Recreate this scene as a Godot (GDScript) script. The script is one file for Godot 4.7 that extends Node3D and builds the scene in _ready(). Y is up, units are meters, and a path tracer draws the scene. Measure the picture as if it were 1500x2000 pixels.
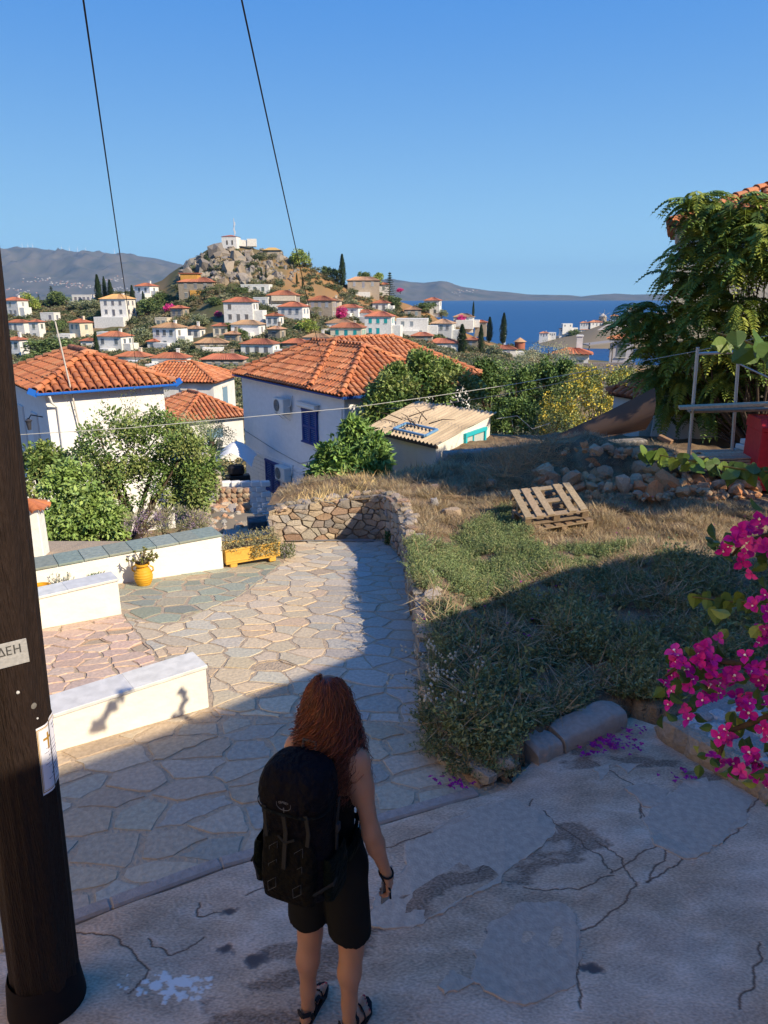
extends Node3D
# A hillside town above the sea seen from a shaded street: flagstone plaza, stone terrace, houses, rocky hill, one walker.

const FOCAL := 1387.0
const PITCH := 0.2941
const EYE := Vector3(0, 3.04, 0)
var rng := RandomNumberGenerator.new()
var fn := FastNoiseLite.new()
var names := {}
var mats := {}
var texs := {}

# ---------------------------------------------------------------- mesh builder
class MB:
	var v := PackedVector3Array()
	var n := PackedVector3Array()
	var c := PackedColorArray()
	var u := PackedVector2Array()
	var col := Color(1, 1, 1)
	func tri(a: Vector3, b: Vector3, d: Vector3) -> void:      # counter-clockwise from outside
		var nn := (b - a).cross(d - a).normalized()
		v.append(a); v.append(d); v.append(b)
		n.append(nn); n.append(nn); n.append(nn)
		c.append(col); c.append(col); c.append(col)
		u.append(Vector2.ZERO); u.append(Vector2.ZERO); u.append(Vector2.ZERO)
	func quad(a: Vector3, b: Vector3, d: Vector3, e: Vector3) -> void:
		tri(a, b, d); tri(a, d, e)
	func uvquad(a: Vector3, b: Vector3, d: Vector3, e: Vector3) -> void:  # uv: a lower left, b lower right, d upper right, e upper left
		var k := v.size()
		quad(a, b, d, e)
		u[k] = Vector2(0, 1); u[k + 1] = Vector2(1, 0); u[k + 2] = Vector2(1, 1)
		u[k + 3] = Vector2(0, 1); u[k + 4] = Vector2(0, 0); u[k + 5] = Vector2(1, 0)
	func stri(a: Vector3, b: Vector3, d: Vector3, na: Vector3, nb: Vector3, nd: Vector3) -> void:
		v.append(a); v.append(d); v.append(b)
		n.append(na); n.append(nd); n.append(nb)
		c.append(col); c.append(col); c.append(col)
		u.append(Vector2.ZERO); u.append(Vector2.ZERO); u.append(Vector2.ZERO)
	func ctri(a: Vector3, b: Vector3, d: Vector3, na: Vector3, nb: Vector3, nd: Vector3, ca: Color, cb: Color, cd: Color) -> void:
		v.append(a); v.append(d); v.append(b)
		n.append(na); n.append(nd); n.append(nb)
		c.append(ca); c.append(cd); c.append(cb)
		u.append(Vector2.ZERO); u.append(Vector2.ZERO); u.append(Vector2.ZERO)
	func box(t: Transform3D, s: Vector3, bev := 0.0) -> void:
		var h := s * 0.5
		if bev <= 0.0:
			var p := []
			for i in 8:
				p.append(t * Vector3(h.x if i & 1 else -h.x, h.y if i & 2 else -h.y, h.z if i & 4 else -h.z))
			quad(p[4], p[5], p[7], p[6]); quad(p[1], p[0], p[2], p[3]); quad(p[0], p[4], p[6], p[2])
			quad(p[5], p[1], p[3], p[7]); quad(p[6], p[7], p[3], p[2]); quad(p[0], p[1], p[5], p[4])
			return
		var b := minf(bev, minf(h.x, minf(h.y, h.z)) * 0.95)
		# every corner has three points, one per face
		var q := {}
		for i in 8:
			var sg := Vector3(1 if i & 1 else -1, 1 if i & 2 else -1, 1 if i & 4 else -1)
			for ax in 3:
				var e := h - Vector3(b, b, b)
				e[ax] = h[ax]
				q[i * 3 + ax] = t * (e * sg)
		for ax in 3:
			var o1 := (ax + 1) % 3
			var o2 := (ax + 2) % 3
			for sgn in 2:
				var base: int = (1 << ax) * sgn
				var i00 := base
				var i10: int = base | (1 << o1)
				var i11: int = base | (1 << o1) | (1 << o2)
				var i01: int = base | (1 << o2)
				if sgn: quad(q[i00 * 3 + ax], q[i10 * 3 + ax], q[i11 * 3 + ax], q[i01 * 3 + ax])
				else: quad(q[i01 * 3 + ax], q[i11 * 3 + ax], q[i10 * 3 + ax], q[i00 * 3 + ax])
			for s1 in 2:
				for s2 in 2:
					var lo: int = (1 << o1) * s1 | (1 << o2) * s2
					var hi: int = lo | (1 << ax)
					oquad(t.origin, q[lo * 3 + o1], q[hi * 3 + o1], q[hi * 3 + o2], q[lo * 3 + o2])
		for i in 8:
			otri(t.origin, q[i * 3], q[i * 3 + 1], q[i * 3 + 2])
	func otri(o: Vector3, a: Vector3, b: Vector3, d: Vector3) -> void:   # turned so that it faces away from o
		if (b - a).cross(d - a).dot((a + b + d) / 3.0 - o) >= 0: tri(a, b, d)
		else: tri(a, d, b)
	func oquad(o: Vector3, a: Vector3, b: Vector3, d: Vector3, e: Vector3) -> void:
		otri(o, a, b, d); otri(o, a, d, e)
	func bar(a: Vector3, b: Vector3, w: float, h: float, bev := 0.0, up := Vector3.UP) -> void:
		var z := (b - a).normalized()
		var x := up.cross(z)
		if x.length() < 0.01: x = Vector3.RIGHT.cross(z)
		x = x.normalized()
		box(Transform3D(Basis(x, z.cross(x), z), (a + b) * 0.5), Vector3(w, h, a.distance_to(b)), bev)
	func tube(p: Array, r: Array, sides := 8, cap := true) -> void:
		var rings := []
		var px := Vector3.ZERO
		for i in p.size():
			var a: Vector3 = p[maxi(i - 1, 0)]
			var b: Vector3 = p[mini(i + 1, p.size() - 1)]
			var z := (b - a).normalized()
			var x := px - z * px.dot(z)
			if x.length() < 0.01: x = Vector3.UP.cross(z) if absf(z.y) < 0.9 else Vector3.RIGHT.cross(z)
			x = x.normalized(); px = x
			var y := z.cross(x)
			var ring := []
			for k in sides:
				var w := TAU * k / sides
				ring.append([p[i] + (x * cos(w) + y * sin(w)) * float(r[i]), x * cos(w) + y * sin(w)])
			rings.append(ring)
		for i in p.size() - 1:
			for k in sides:
				var A: Array = rings[i][k]; var B: Array = rings[i][(k + 1) % sides]
				var D: Array = rings[i + 1][(k + 1) % sides]; var E: Array = rings[i + 1][k]
				stri(A[0], B[0], D[0], A[1], B[1], D[1]); stri(A[0], D[0], E[0], A[1], D[1], E[1])
		if cap:
			for k in sides:
				tri(p[0], rings[0][(k + 1) % sides][0], rings[0][k][0])
				tri(p[-1], rings[-1][k][0], rings[-1][(k + 1) % sides][0])
	func lathe(prof: Array, t: Transform3D, sides := 24) -> void:   # prof: Vector2(radius, height) upwards
		for i in prof.size() - 1:
			var a: Vector2 = prof[i]; var b: Vector2 = prof[i + 1]
			var nn := Vector2(b.y - a.y, a.x - b.x).normalized()
			for k in sides:
				var w := TAU * k / sides; var w2 := TAU * (k + 1) / sides
				var d1 := Vector3(cos(w), 0, -sin(w)); var d2 := Vector3(cos(w2), 0, -sin(w2))
				var n1 := (t.basis * (d1 * nn.x + Vector3.UP * nn.y)).normalized(); var n2 := (t.basis * (d2 * nn.x + Vector3.UP * nn.y)).normalized()
				var A := t * (d1 * a.x + Vector3.UP * a.y); var B := t * (d2 * a.x + Vector3.UP * a.y)
				var D := t * (d2 * b.x + Vector3.UP * b.y); var E := t * (d1 * b.x + Vector3.UP * b.y)
				if a.x > 0.0001: stri(A, B, D, n1, n2, n2)
				if b.x > 0.0001: stri(A, D, E, n1, n2, n1)
	func grid(p: Array, cols := [], flat := false) -> void:   # p[i][j]; normal = d/dj x d/di
		var R := p.size(); var C: int = p[0].size()
		var nr := []
		for i in R:
			var row := PackedVector3Array()
			for j in C:
				var du: Vector3 = p[mini(i + 1, R - 1)][j] - p[maxi(i - 1, 0)][j]
				var dv: Vector3 = p[i][mini(j + 1, C - 1)] - p[i][maxi(j - 1, 0)]
				row.append(dv.cross(du).normalized())
			nr.append(row)
		for i in R - 1:
			for j in C - 1:
				var a: Vector3 = p[i][j]; var b: Vector3 = p[i][j + 1]; var d: Vector3 = p[i + 1][j + 1]; var e: Vector3 = p[i + 1][j]
				if cols.size():
					ctri(a, b, d, nr[i][j], nr[i][j + 1], nr[i + 1][j + 1], cols[i][j], cols[i][j + 1], cols[i + 1][j + 1])
					ctri(a, d, e, nr[i][j], nr[i + 1][j + 1], nr[i + 1][j], cols[i][j], cols[i + 1][j + 1], cols[i + 1][j])
				elif flat: quad(a, b, d, e)
				else:
					stri(a, b, d, nr[i][j], nr[i][j + 1], nr[i + 1][j + 1]); stri(a, d, e, nr[i][j], nr[i + 1][j + 1], nr[i + 1][j])
	func prism(pts: Array, up: Vector3, bottom := true) -> void:   # planar polygon (any turn) pushed along up
		var pl := PackedVector2Array()
		var x: Vector3 = (pts[1] - pts[0]).normalized()
		var z := up.normalized()
		x = (x - z * x.dot(z)).normalized()
		var y := z.cross(x)
		var ar := 0.0
		for q in pts: pl.append(Vector2(x.dot(q - pts[0]), y.dot(q - pts[0])))
		for i in pl.size(): ar += pl[i].cross(pl[(i + 1) % pl.size()])
		var P := pts.duplicate()
		if ar < 0: P.reverse(); pl.reverse()
		var ix := Geometry2D.triangulate_polygon(pl)
		for k in range(0, ix.size(), 3):
			var a: Vector3 = P[ix[k]]; var b: Vector3 = P[ix[k + 1]]; var d: Vector3 = P[ix[k + 2]]
			if (b - a).cross(d - a).dot(up) < 0:
				var q := b; b = d; d = q
			tri(a + up, b + up, d + up)
			if bottom: tri(a, d, b)
		for i in P.size():
			var a: Vector3 = P[i]; var b: Vector3 = P[(i + 1) % P.size()]
			quad(a, b, b + up, a + up)
	func leaf(p: Vector3, d: Vector3, up: Vector3, l: float, w: float) -> void:   # a bent leaf of four triangles
		var s := d.cross(up).normalized() * w * 0.5
		var nn := s.cross(d).normalized()
		var m := p + d * l * 0.45 - nn * w * 0.12
		var e := p + d * l - nn * l * 0.1
		var a := m + s + nn * w * 0.15; var b := m - s + nn * w * 0.15
		tri(p, m, a); tri(m, e, a); tri(p, b, m); tri(b, e, m)
	func leaf2(p: Vector3, d: Vector3, s: Vector3, l: float, w: float) -> void:   # two triangles
		var m := p + d * l * 0.5
		var h := s * w * 0.5
		tri(p, m + h, p + d * l); tri(p, p + d * l, m - h)
	func rock(t: Transform3D, r: RandomNumberGenerator, rough := 0.25) -> void:
		var jit := {}
		var dirs := []
		for i in 3:
			for j in 6:
				dirs.append(Vector3(cos(TAU * (j + 0.5 * (i % 2)) / 6.0) * cos((i - 1) * 0.85), sin((i - 1) * 0.85), sin(TAU * (j + 0.5 * (i % 2)) / 6.0) * cos((i - 1) * 0.85)))
		dirs.append(Vector3.DOWN); dirs.append(Vector3.UP)
		var P := []
		for q in dirs:
			var k := maxf(absf(q.x), maxf(absf(q.y), absf(q.z)))
			P.append(t * (q * lerpf(1.0, 1.0 / maxf(k, 0.6), 0.55) * r.randf_range(1.0 - rough, 1.0 + rough * 0.5)))
		var o := t.origin
		for i in 2:
			for j in 6:
				var a := i * 6 + j; var b := i * 6 + (j + 1) % 6
				var e := (i + 1) * 6 + j; var d := (i + 1) * 6 + (j + 1) % 6
				if i % 2 == 0:
					otri(o, P[a], P[b], P[e]); otri(o, P[b], P[d], P[e])
				else:
					otri(o, P[a], P[b], P[d]); otri(o, P[a], P[d], P[e])
		for j in 6:
			otri(o, P[18], P[j], P[(j + 1) % 6]); otri(o, P[19], P[12 + j], P[12 + (j + 1) % 6])
	func mesh() -> ArrayMesh:
		var m := ArrayMesh.new()
		if v.is_empty(): return m
		var a := []
		a.resize(Mesh.ARRAY_MAX)
		a[Mesh.ARRAY_VERTEX] = v; a[Mesh.ARRAY_NORMAL] = n; a[Mesh.ARRAY_COLOR] = c; a[Mesh.ARRAY_TEX_UV] = u
		m.add_surface_from_arrays(Mesh.PRIMITIVE_TRIANGLES, a)
		return m

# ---------------------------------------------------------------- naming and tagging
func numbered(called: String) -> String:
	var k: int = names.get(called, 0)
	names[called] = k + 1
	return called if k == 0 else "%s_%03d" % [called, k]

func tag(o: Node3D, label := "", category := "", group := "", kind := "") -> Node3D:
	if label: o.set_meta("label", label)
	if category: o.set_meta("category", category)
	if group: o.set_meta("group", group)
	if kind: o.set_meta("kind", kind)
	return o

func thing(called: String, label: String, category: String, pos := Vector3.ZERO, turn := 0.0, group := "") -> Node3D:
	var o := Node3D.new()
	o.name = numbered(called)
	add_child(o, true)
	o.position = pos; o.rotation.y = turn
	return tag(o, label, category, group)

func obj(called: String, b, m: Material, parent: Node3D = null, t := Transform3D()) -> MeshInstance3D:
	var o := MeshInstance3D.new()
	o.mesh = b.mesh() if b is MB else b
	o.material_override = m
	if parent == null or parent == self:
		o.name = numbered(called)
		add_child(o, true)
	else:
		var key := str(parent.get_instance_id()) + called
		var k: int = names.get(key, 0)
		names[key] = k + 1
		o.name = called if k == 0 else "%s_%03d" % [called, k]
		parent.add_child(o, true)
	o.transform = t
	return o

func struct(called: String, b, m: Material, parent: Node3D = null) -> MeshInstance3D:
	var o := obj(called, b, m, parent)
	if parent == null: o.set_meta("kind", "structure")
	return o

func scatter(called: String, me: Mesh, m: Material, where: Array, cols: Array, parent: Node3D = null) -> MultiMeshInstance3D:
	var mm := MultiMesh.new()
	mm.transform_format = MultiMesh.TRANSFORM_3D
	mm.use_colors = true
	mm.mesh = me
	mm.instance_count = where.size()
	for i in where.size():
		mm.set_instance_transform(i, where[i])
		mm.set_instance_color(i, cols[i])
	var o := MultiMeshInstance3D.new()
	o.multimesh = mm
	o.material_override = m
	if parent == null:
		o.name = numbered(called)
		add_child(o, true)
	else:
		o.name = called
		parent.add_child(o, true)
	o.set_meta("kind", "stuff")
	return o

# ---------------------------------------------------------------- places
func ray(px: float, py: float) -> Vector3:
	var a := (px - 750.0) / FOCAL
	var b := (1000.0 - py) / FOCAL
	return Vector3(a, -sin(PITCH) + b * cos(PITCH), -cos(PITCH) - b * sin(PITCH))
func at(px: float, py: float, d: float) -> Vector3:    # the point at distance d ahead on the sight line
	var r := ray(px, py)
	return EYE + r * (d / -r.z)
func street(d: float) -> float:                        # height of the street, d metres ahead
	if d < 12.0: return -0.118 * (d - 2.33)
	if d < 30.0: return -1.141 - 0.27 * (d - 12.0)
	return -6.0 - 0.047 * (d - 30.0)
func gp(px: float, py: float, lift := 0.0) -> Vector3:  # where a sight line meets the plaza (plus lift)
	var r := ray(px, py)
	var t := (EYE.y - lift - 0.118 * 2.33) / (-r.y + 0.118 * r.z)
	return EYE + r * t
func lv(px: float, py: float, y: float) -> Vector3:     # where it meets a level
	var r := ray(px, py)
	return EYE + r * ((y - EYE.y) / r.y)

# ---------------------------------------------------------------- materials
func tex(key: String, freq: float, oct: int, lo: float, hi: float, size := 256, kind := FastNoiseLite.TYPE_SIMPLEX_SMOOTH, warp := 0.0) -> NoiseTexture2D:
	if texs.has(key): return texs[key]
	var f := FastNoiseLite.new()
	f.seed = hash(key) % 10000
	f.noise_type = kind; f.frequency = freq; f.fractal_octaves = oct
	if kind == FastNoiseLite.TYPE_CELLULAR: f.cellular_return_type = FastNoiseLite.RETURN_DISTANCE
	if warp > 0: f.domain_warp_enabled = true; f.domain_warp_amplitude = warp; f.domain_warp_frequency = freq
	var t := NoiseTexture2D.new()
	t.width = size; t.height = size; t.seamless = true; t.noise = f
	var g := Gradient.new()
	g.set_color(0, Color(lo, lo, lo).linear_to_srgb()); g.set_color(1, Color(hi, hi, hi).linear_to_srgb())
	t.color_ramp = g
	texs[key] = t
	return t

# a material that takes its base colour from the vertices, mottled by a grey noise, with relief
func mat(key: String, rough: float, atex: Texture2D = null, scale := 1.0, btex: Texture2D = null, relief := 0.0, extra := {}) -> StandardMaterial3D:
	if mats.has(key): return mats[key]
	var m := StandardMaterial3D.new()
	m.resource_name = key
	m.vertex_color_use_as_albedo = true
	m.roughness = rough
	m.metallic_specular = 0.35
	if atex or btex:
		m.uv1_triplanar = true
		m.uv1_world_triplanar = true
		m.uv1_scale = Vector3(scale, scale, scale)
		m.albedo_texture = atex
	if btex:
		m.heightmap_enabled = true
		m.heightmap_texture = btex
		m.heightmap_scale = relief
	for k in extra: m.set(k, extra[k])
	mats[key] = m
	return m

func hue(c: Color, r := 0.1) -> Color:    # a slightly different tone
	var k := 1.0 + rng.randf_range(-r, r)
	return Color(c.r * k * (1.0 + rng.randf_range(-r, r) * 0.3), c.g * k, c.b * k * (1.0 + rng.randf_range(-r, r) * 0.3))
func rot(yaw: float) -> Basis: return Basis(Vector3.UP, yaw)
func rv(s := 1.0) -> Vector3: return Vector3(rng.randf_range(-s, s), rng.randf_range(-s, s), rng.randf_range(-s, s))
func rdir() -> Vector3:
	var v := rv()
	while v.length() < 0.1 or v.length() > 1.0: v = rv()
	return v.normalized()
func curve(xs: Array, ys: Array, x: float) -> float:
	if x <= xs[0]: return ys[0]
	for i in xs.size() - 1:
		if x <= xs[i + 1]: return lerpf(ys[i], ys[i + 1], (x - xs[i]) / (xs[i + 1] - xs[i]))
	return ys[-1]

# ---------------------------------------------------------------- camera, sky, sun, air
func make_light() -> void:
	var cam := Camera3D.new()
	cam.name = "camera"
	cam.keep_aspect = Camera3D.KEEP_HEIGHT
	cam.fov = rad_to_deg(2.0 * atan(1000.0 / FOCAL))
	cam.near = 0.05; cam.far = 60000.0
	cam.position = EYE
	cam.rotation = Vector3(-PITCH, 0, 0)
	add_child(cam)
	cam.current = true
	var env := Environment.new()
	env.background_mode = Environment.BG_SKY
	var sm := ProceduralSkyMaterial.new()
	sm.sky_top_color = Color(0.12, 0.43, 0.76)
	sm.sky_horizon_color = Color(0.62, 0.80, 0.875)
	sm.sky_curve = 0.135
	sm.sky_energy_multiplier = 0.93
	sm.ground_bottom_color = Color(0.42, 0.38, 0.33)
	sm.ground_horizon_color = Color(0.52, 0.52, 0.50)
	sm.sun_angle_max = 40.0
	sm.sun_curve = 0.10
	# one faint wisp of cloud low over the sea
	var im := Image.create(2048, 1024, false, Image.FORMAT_RGBA8)
	im.fill(Color(0, 0, 0, 0))
	var f := FastNoiseLite.new()
	f.seed = 5; f.frequency = 0.03; f.fractal_octaves = 4
	for x in range(990, 1062):
		for y in range(480, 504):
			var dx := (x - 1028.0) / 26.0; var dy := (y - (492.0 - (x - 1028.0) * 0.03)) / 5.0
			var k := clampf(1.0 - dx * dx - dy * dy, 0, 1) * clampf(0.5 + f.get_noise_2d(x, y * 4.0), 0, 1)
			im.set_pixel(x, y, Color(0.62, 0.58, 0.56, k * 0.85))
	sm.sky_cover = ImageTexture.create_from_image(im)
	var sky := Sky.new()
	sky.sky_material = sm
	env.sky = sky
	env.tonemap_mode = Environment.TONE_MAPPER_LINEAR
	env.tonemap_exposure = 1.62
	env.sdfgi_enabled = true; env.ssao_enabled = true; env.ssil_enabled = true
	env.fog_enabled = true
	env.fog_mode = Environment.FOG_MODE_EXPONENTIAL
	env.fog_light_color = Color(0.60, 0.80, 1.0)
	env.fog_density = 0.00005
	var we := WorldEnvironment.new()
	we.name = "environment"
	we.environment = env
	add_child(we)
	var sun := DirectionalLight3D.new()
	sun.name = "sun"
	sun.light_color = Color(1.0, 0.93, 0.81)
	sun.light_energy = 1.4
	sun.light_angular_distance = 0.5
	sun.shadow_enabled = true
	add_child(sun)
	var az := deg_to_rad(125.0); var el := deg_to_rad(35.0)
	var to_sun := Vector3(sin(az) * cos(el), sin(el), -cos(az) * cos(el))
	sun.look_at_from_position(to_sun * 100.0, Vector3.ZERO)

# ---------------------------------------------------------------- land and sea
const SEA := -33.0
func skyline(col: float) -> float:
	return curve([-700, -100, 140, 260, 330, 352, 400, 420, 440, 500, 545, 600, 650, 690, 770, 830, 870, 950, 1050, 1250, 2200],
		[640, 596, 590, 572, 545, 528, 498, 482, 474, 480, 490, 516, 541, 560, 584, 606, 634, 668, 694, 720, 740], col)
func land(x: float, d: float) -> float:
	if d < 30.0:
		var y := street(d) - 0.35
		var l := smoothstep(-1.6, -2.8, x + 0.12 * (d - 11.0)) * smoothstep(10.2, 11.0, d)
		y = lerpf(y, minf(y, -3.0 - (d - 11.0) * 0.157), l)
		return lerpf(y, -0.9, smoothstep(0.8, 2.0, x) * (1.0 - smoothstep(14.5, 22.0, d))) if x > 0.8 else y
	if d < 130.0: return lerpf(-6.3, -10.7, (d - 30.0) / 100.0)
	var c := 750.0 + FOCAL * 1.02 * x / d
	var s := (d - 130.0) / 155.0
	var py := 735.0 + (skyline(c) - 735.0) * pow(minf(s, 1.0), 1.35)
	var r := ray(c, py)
	var y := EYE.y + r.y * (minf(d, 285.0) / -r.z)
	if d > 285.0: y = lerpf(y, SEA - 4.0, smoothstep(0, 1, (d - 285.0) / 150.0))
	return y
func hit(px: float, py: float, d0 := 36.0) -> Vector3:     # where a sight line first meets the land
	var d := d0
	while d < 330.0:
		var p := at(px, py, d)
		if p.y < land(p.x, d): return p
		d += 0.5
	return at(px, py, 285.0)

func make_far() -> void:
	var b := MB.new()
	b.col = Color(0.012, 0.075, 0.21)
	b.quad(Vector3(-26000, SEA, -200), Vector3(26000, SEA, -200), Vector3(26000, SEA, -15500), Vector3(-26000, SEA, -15500))
	struct("sea", b, mat("sea", 0.42, tex("seaa", 0.02, 4, 0.78, 1.0, 512), 0.004, tex("seab", 0.03, 5, 0.0, 1.0, 512), 40.0, {"metallic_specular": 0.25}))
	# the mainland range on the left and the low island on the right
	var mm := mat("mountain", 1.0)
	for s in [
		["mountain_range", 8800.0, [-700, 0, 60, 130, 250, 303, 350, 400, 470, 560], [470, 487, 485, 491, 497, 504, 516, 534, 556, 579], 3.0],
		["island_ridge", 8200.0, [690, 760, 800, 830, 867, 890, 910, 940, 967, 1000, 1050, 1093, 1133, 1148, 1156, 1175, 1200, 1233, 1263, 1400, 1900], [562, 542, 549, 551, 547, 553, 559, 563, 567, 569, 575, 575.5, 576, 578, 579.5, 577, 574.5, 573, 575, 572, 577], 9.0]]:
		fn.seed = int(s[4]); fn.frequency = 0.0011; fn.fractal_octaves = 5; fn.fractal_type = FastNoiseLite.FRACTAL_RIDGED
		var p := []; var cs := []
		var lo: float = s[2][0]; var hi: float = s[2][-1]
		var N := 190; var R := 34
		for i in R:
			var t := float(i) / (R - 1)
			var rowp := PackedVector3Array(); var rowc := PackedColorArray()
			for j in N:
				var px := lerpf(lo, hi, float(j) / (N - 1))
				var top := at(px, curve(s[2], s[3], px), s[1])
				var d: float = s[1] + lerpf(-2600.0 * clampf((top.y - SEA) / 500.0, 0.2, 1.0), 700.0, t)
				var x := top.x * (0.85 + 0.15 * t * 1.27)
				var f := minf(t / 0.787, 1.0)
				var hgt := (top.y - SEA) * (pow(f, 0.8) if t < 0.787 else 1.0 - (t - 0.787) * 3.0)
				var q := fn.get_noise_2d(x, d)
				hgt *= 1.0 + 0.42 * q * sin(PI * minf(f, 1.0)) - 0.0
				rowp.append(Vector3(x, SEA + hgt - 1.0, -d))
				var w := clampf(0.5 + fn.get_noise_2d(x * 2.3 + 900.0, d * 2.3) * 0.7, 0, 1)
				rowc.append(Color(0.035, 0.045, 0.03).lerp(Color(0.13, 0.11, 0.08), w))
			p.append(rowp); cs.append(rowc)
		b = MB.new()
		b.grid(p, cs)
		struct(s[0], b, mm)
	fn.fractal_type = FastNoiseLite.FRACTAL_FBM
	# the pale specks of a village at the mountain's foot
	var spots := []; var sc := []
	rng.seed = 31
	for k in 150:
		var c: float = [75.0, 120.0, 150.0, 215.0, 40.0, 232.0, 905.0][k % 7]
		var y0: float = [549.0, 554.0, 560.0, 548.0, 570.0, 565.0, 571.0][k % 7]
		var px := c + rng.randfn(0, 15)
		var p := at(px, y0 + rng.randfn(0, 3.2), 6250.0 if c < 500 else 7600.0)
		spots.append(Transform3D(rot(rng.randf() * 3.0).scaled(Vector3(rng.randf_range(7, 13), rng.randf_range(4, 7), 10)), p + Vector3(0, 6, 0)))
		sc.append(Color(0.50, 0.46, 0.41) if rng.randf() < 0.7 else Color(0.45, 0.25, 0.17))
	b = MB.new(); b.box(Transform3D(), Vector3.ONE)
	scatter("far_village", b.mesh(), mat("plain", 0.9), spots, sc)
	# wind turbines on the ridge
	var first: Node3D
	var txs := [44, 55, 64, 121, 136, 152, 168, 224]
	var tls := ["leftmost wind turbine of the three above the highest part of the ridge", "middle wind turbine of the three above the highest part of the ridge", "right wind turbine of the three above the highest part of the ridge", "wind turbine fourth from the left on the far ridge", "wind turbine fifth from the left on the far ridge", "wind turbine sixth from the left on the far ridge", "wind turbine second from the right on the far ridge", "lone rightmost wind turbine on the ridge, close left of the dark overhead wire"]
	for k in txs.size():
		var p := at(txs[k], curve([0, 60, 130, 250], [487, 485, 491, 497], txs[k]) + 1.0, 8800.0)
		var o := first.duplicate() if first else thing("wind_turbine", "", "wind turbine")
		if first:
			o.name = numbered("wind_turbine"); add_child(o, true)
		else:
			first = o
			var w := MB.new(); w.col = Color(0.8, 0.8, 0.8)
			w.tube([Vector3.ZERO, Vector3(0, 46, 0)], [3.0, 1.6], 6); obj("tower", w, mat("plain", 0.9), o)
			for a in 3:
				w = MB.new(); w.col = Color(0.8, 0.8, 0.8)
				w.bar(Vector3(0, 46, 3), Vector3(sin(a * TAU / 3 + 0.3) * 24, 46 + cos(a * TAU / 3 + 0.3) * 24, 3), 1.8, 1.0)
				obj("blade", w, mat("plain", 0.9), o)
		o.position = p
		tag(o, tls[k], "wind turbine", "wind turbines on the far ridge")
	# the town's hillside
	var P := []; var C := []
	var ds := []
	var d := 10.2
	while d < 30.0:
		ds.append(d); d += 0.8
	while d < 440.0:
		ds.append(d); d *= 1.028
	fn.frequency = 0.06; fn.fractal_octaves = 5; fn.seed = 3
	b = MB.new(); b.col = Color(0.30, 0.235, 0.16)
	for i in 2:
		var sgn := -1.0 if i else 1.0
		b.oquad(Vector3(0, -500, 0), Vector3(-90, -0.4, 3.0), Vector3(90, -0.4, 3.0), Vector3(160, 34, 130), Vector3(-160, 34, 130)) if i == 0 else b.oquad(Vector3(0, -500, 0), Vector3(-90, -0.7, 3.0), Vector3(-9.0, -0.7, 3.0), Vector3(-9.0, -1.4, -10.5), Vector3(-90, -3, -10.5))
	b.oquad(Vector3(0, -500, 0), Vector3(9.5, -0.9, 3.0), Vector3(90, -0.7, 3.0), Vector3(90, -3, -16), Vector3(9.5, -1.2, -16))
	struct("upper_slope", b, mat("soil", 1))
	for dd in ds:
		var rp := PackedVector3Array(); var rc := PackedColorArray()
		for j in 170:
			var col := -650.0 + j * 16.6
			var x: float = (col - 750.0) / FOCAL / 1.02 * dd
			var y := land(x, dd)
			var q := fn.get_noise_2d(x, dd)
			var q2 := fn.get_noise_2d(x * 3.1 + 50.0, dd * 3.1)
			if dd > 40.0: y += q * 0.8 + q2 * 0.35
			rp.append(Vector3(x, y, -dd))
			var g := Color(0.23, 0.165, 0.095).lerp(Color(0.075, 0.085, 0.035), clampf(0.5 + q * 1.6 + q2 * 0.6, 0, 1))
			if dd > 225.0 and dd < 290.0:
				g = g.lerp(Color(0.33, 0.18, 0.075), clampf(smoothstep(540, 585, col) * 0.75 + q2, 0, 0.9) * smoothstep(225, 240, dd))
			rc.append(g)
		P.append(rp); C.append(rc)
	b = MB.new()
	b.grid(P, C)
	struct("hillside", b, mat("soil", 1.0, tex("soila", 0.05, 5, 0.55, 1.0, 512), 0.35, tex("soilb", 0.08, 5, 0, 1, 512), 3.0))

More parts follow.
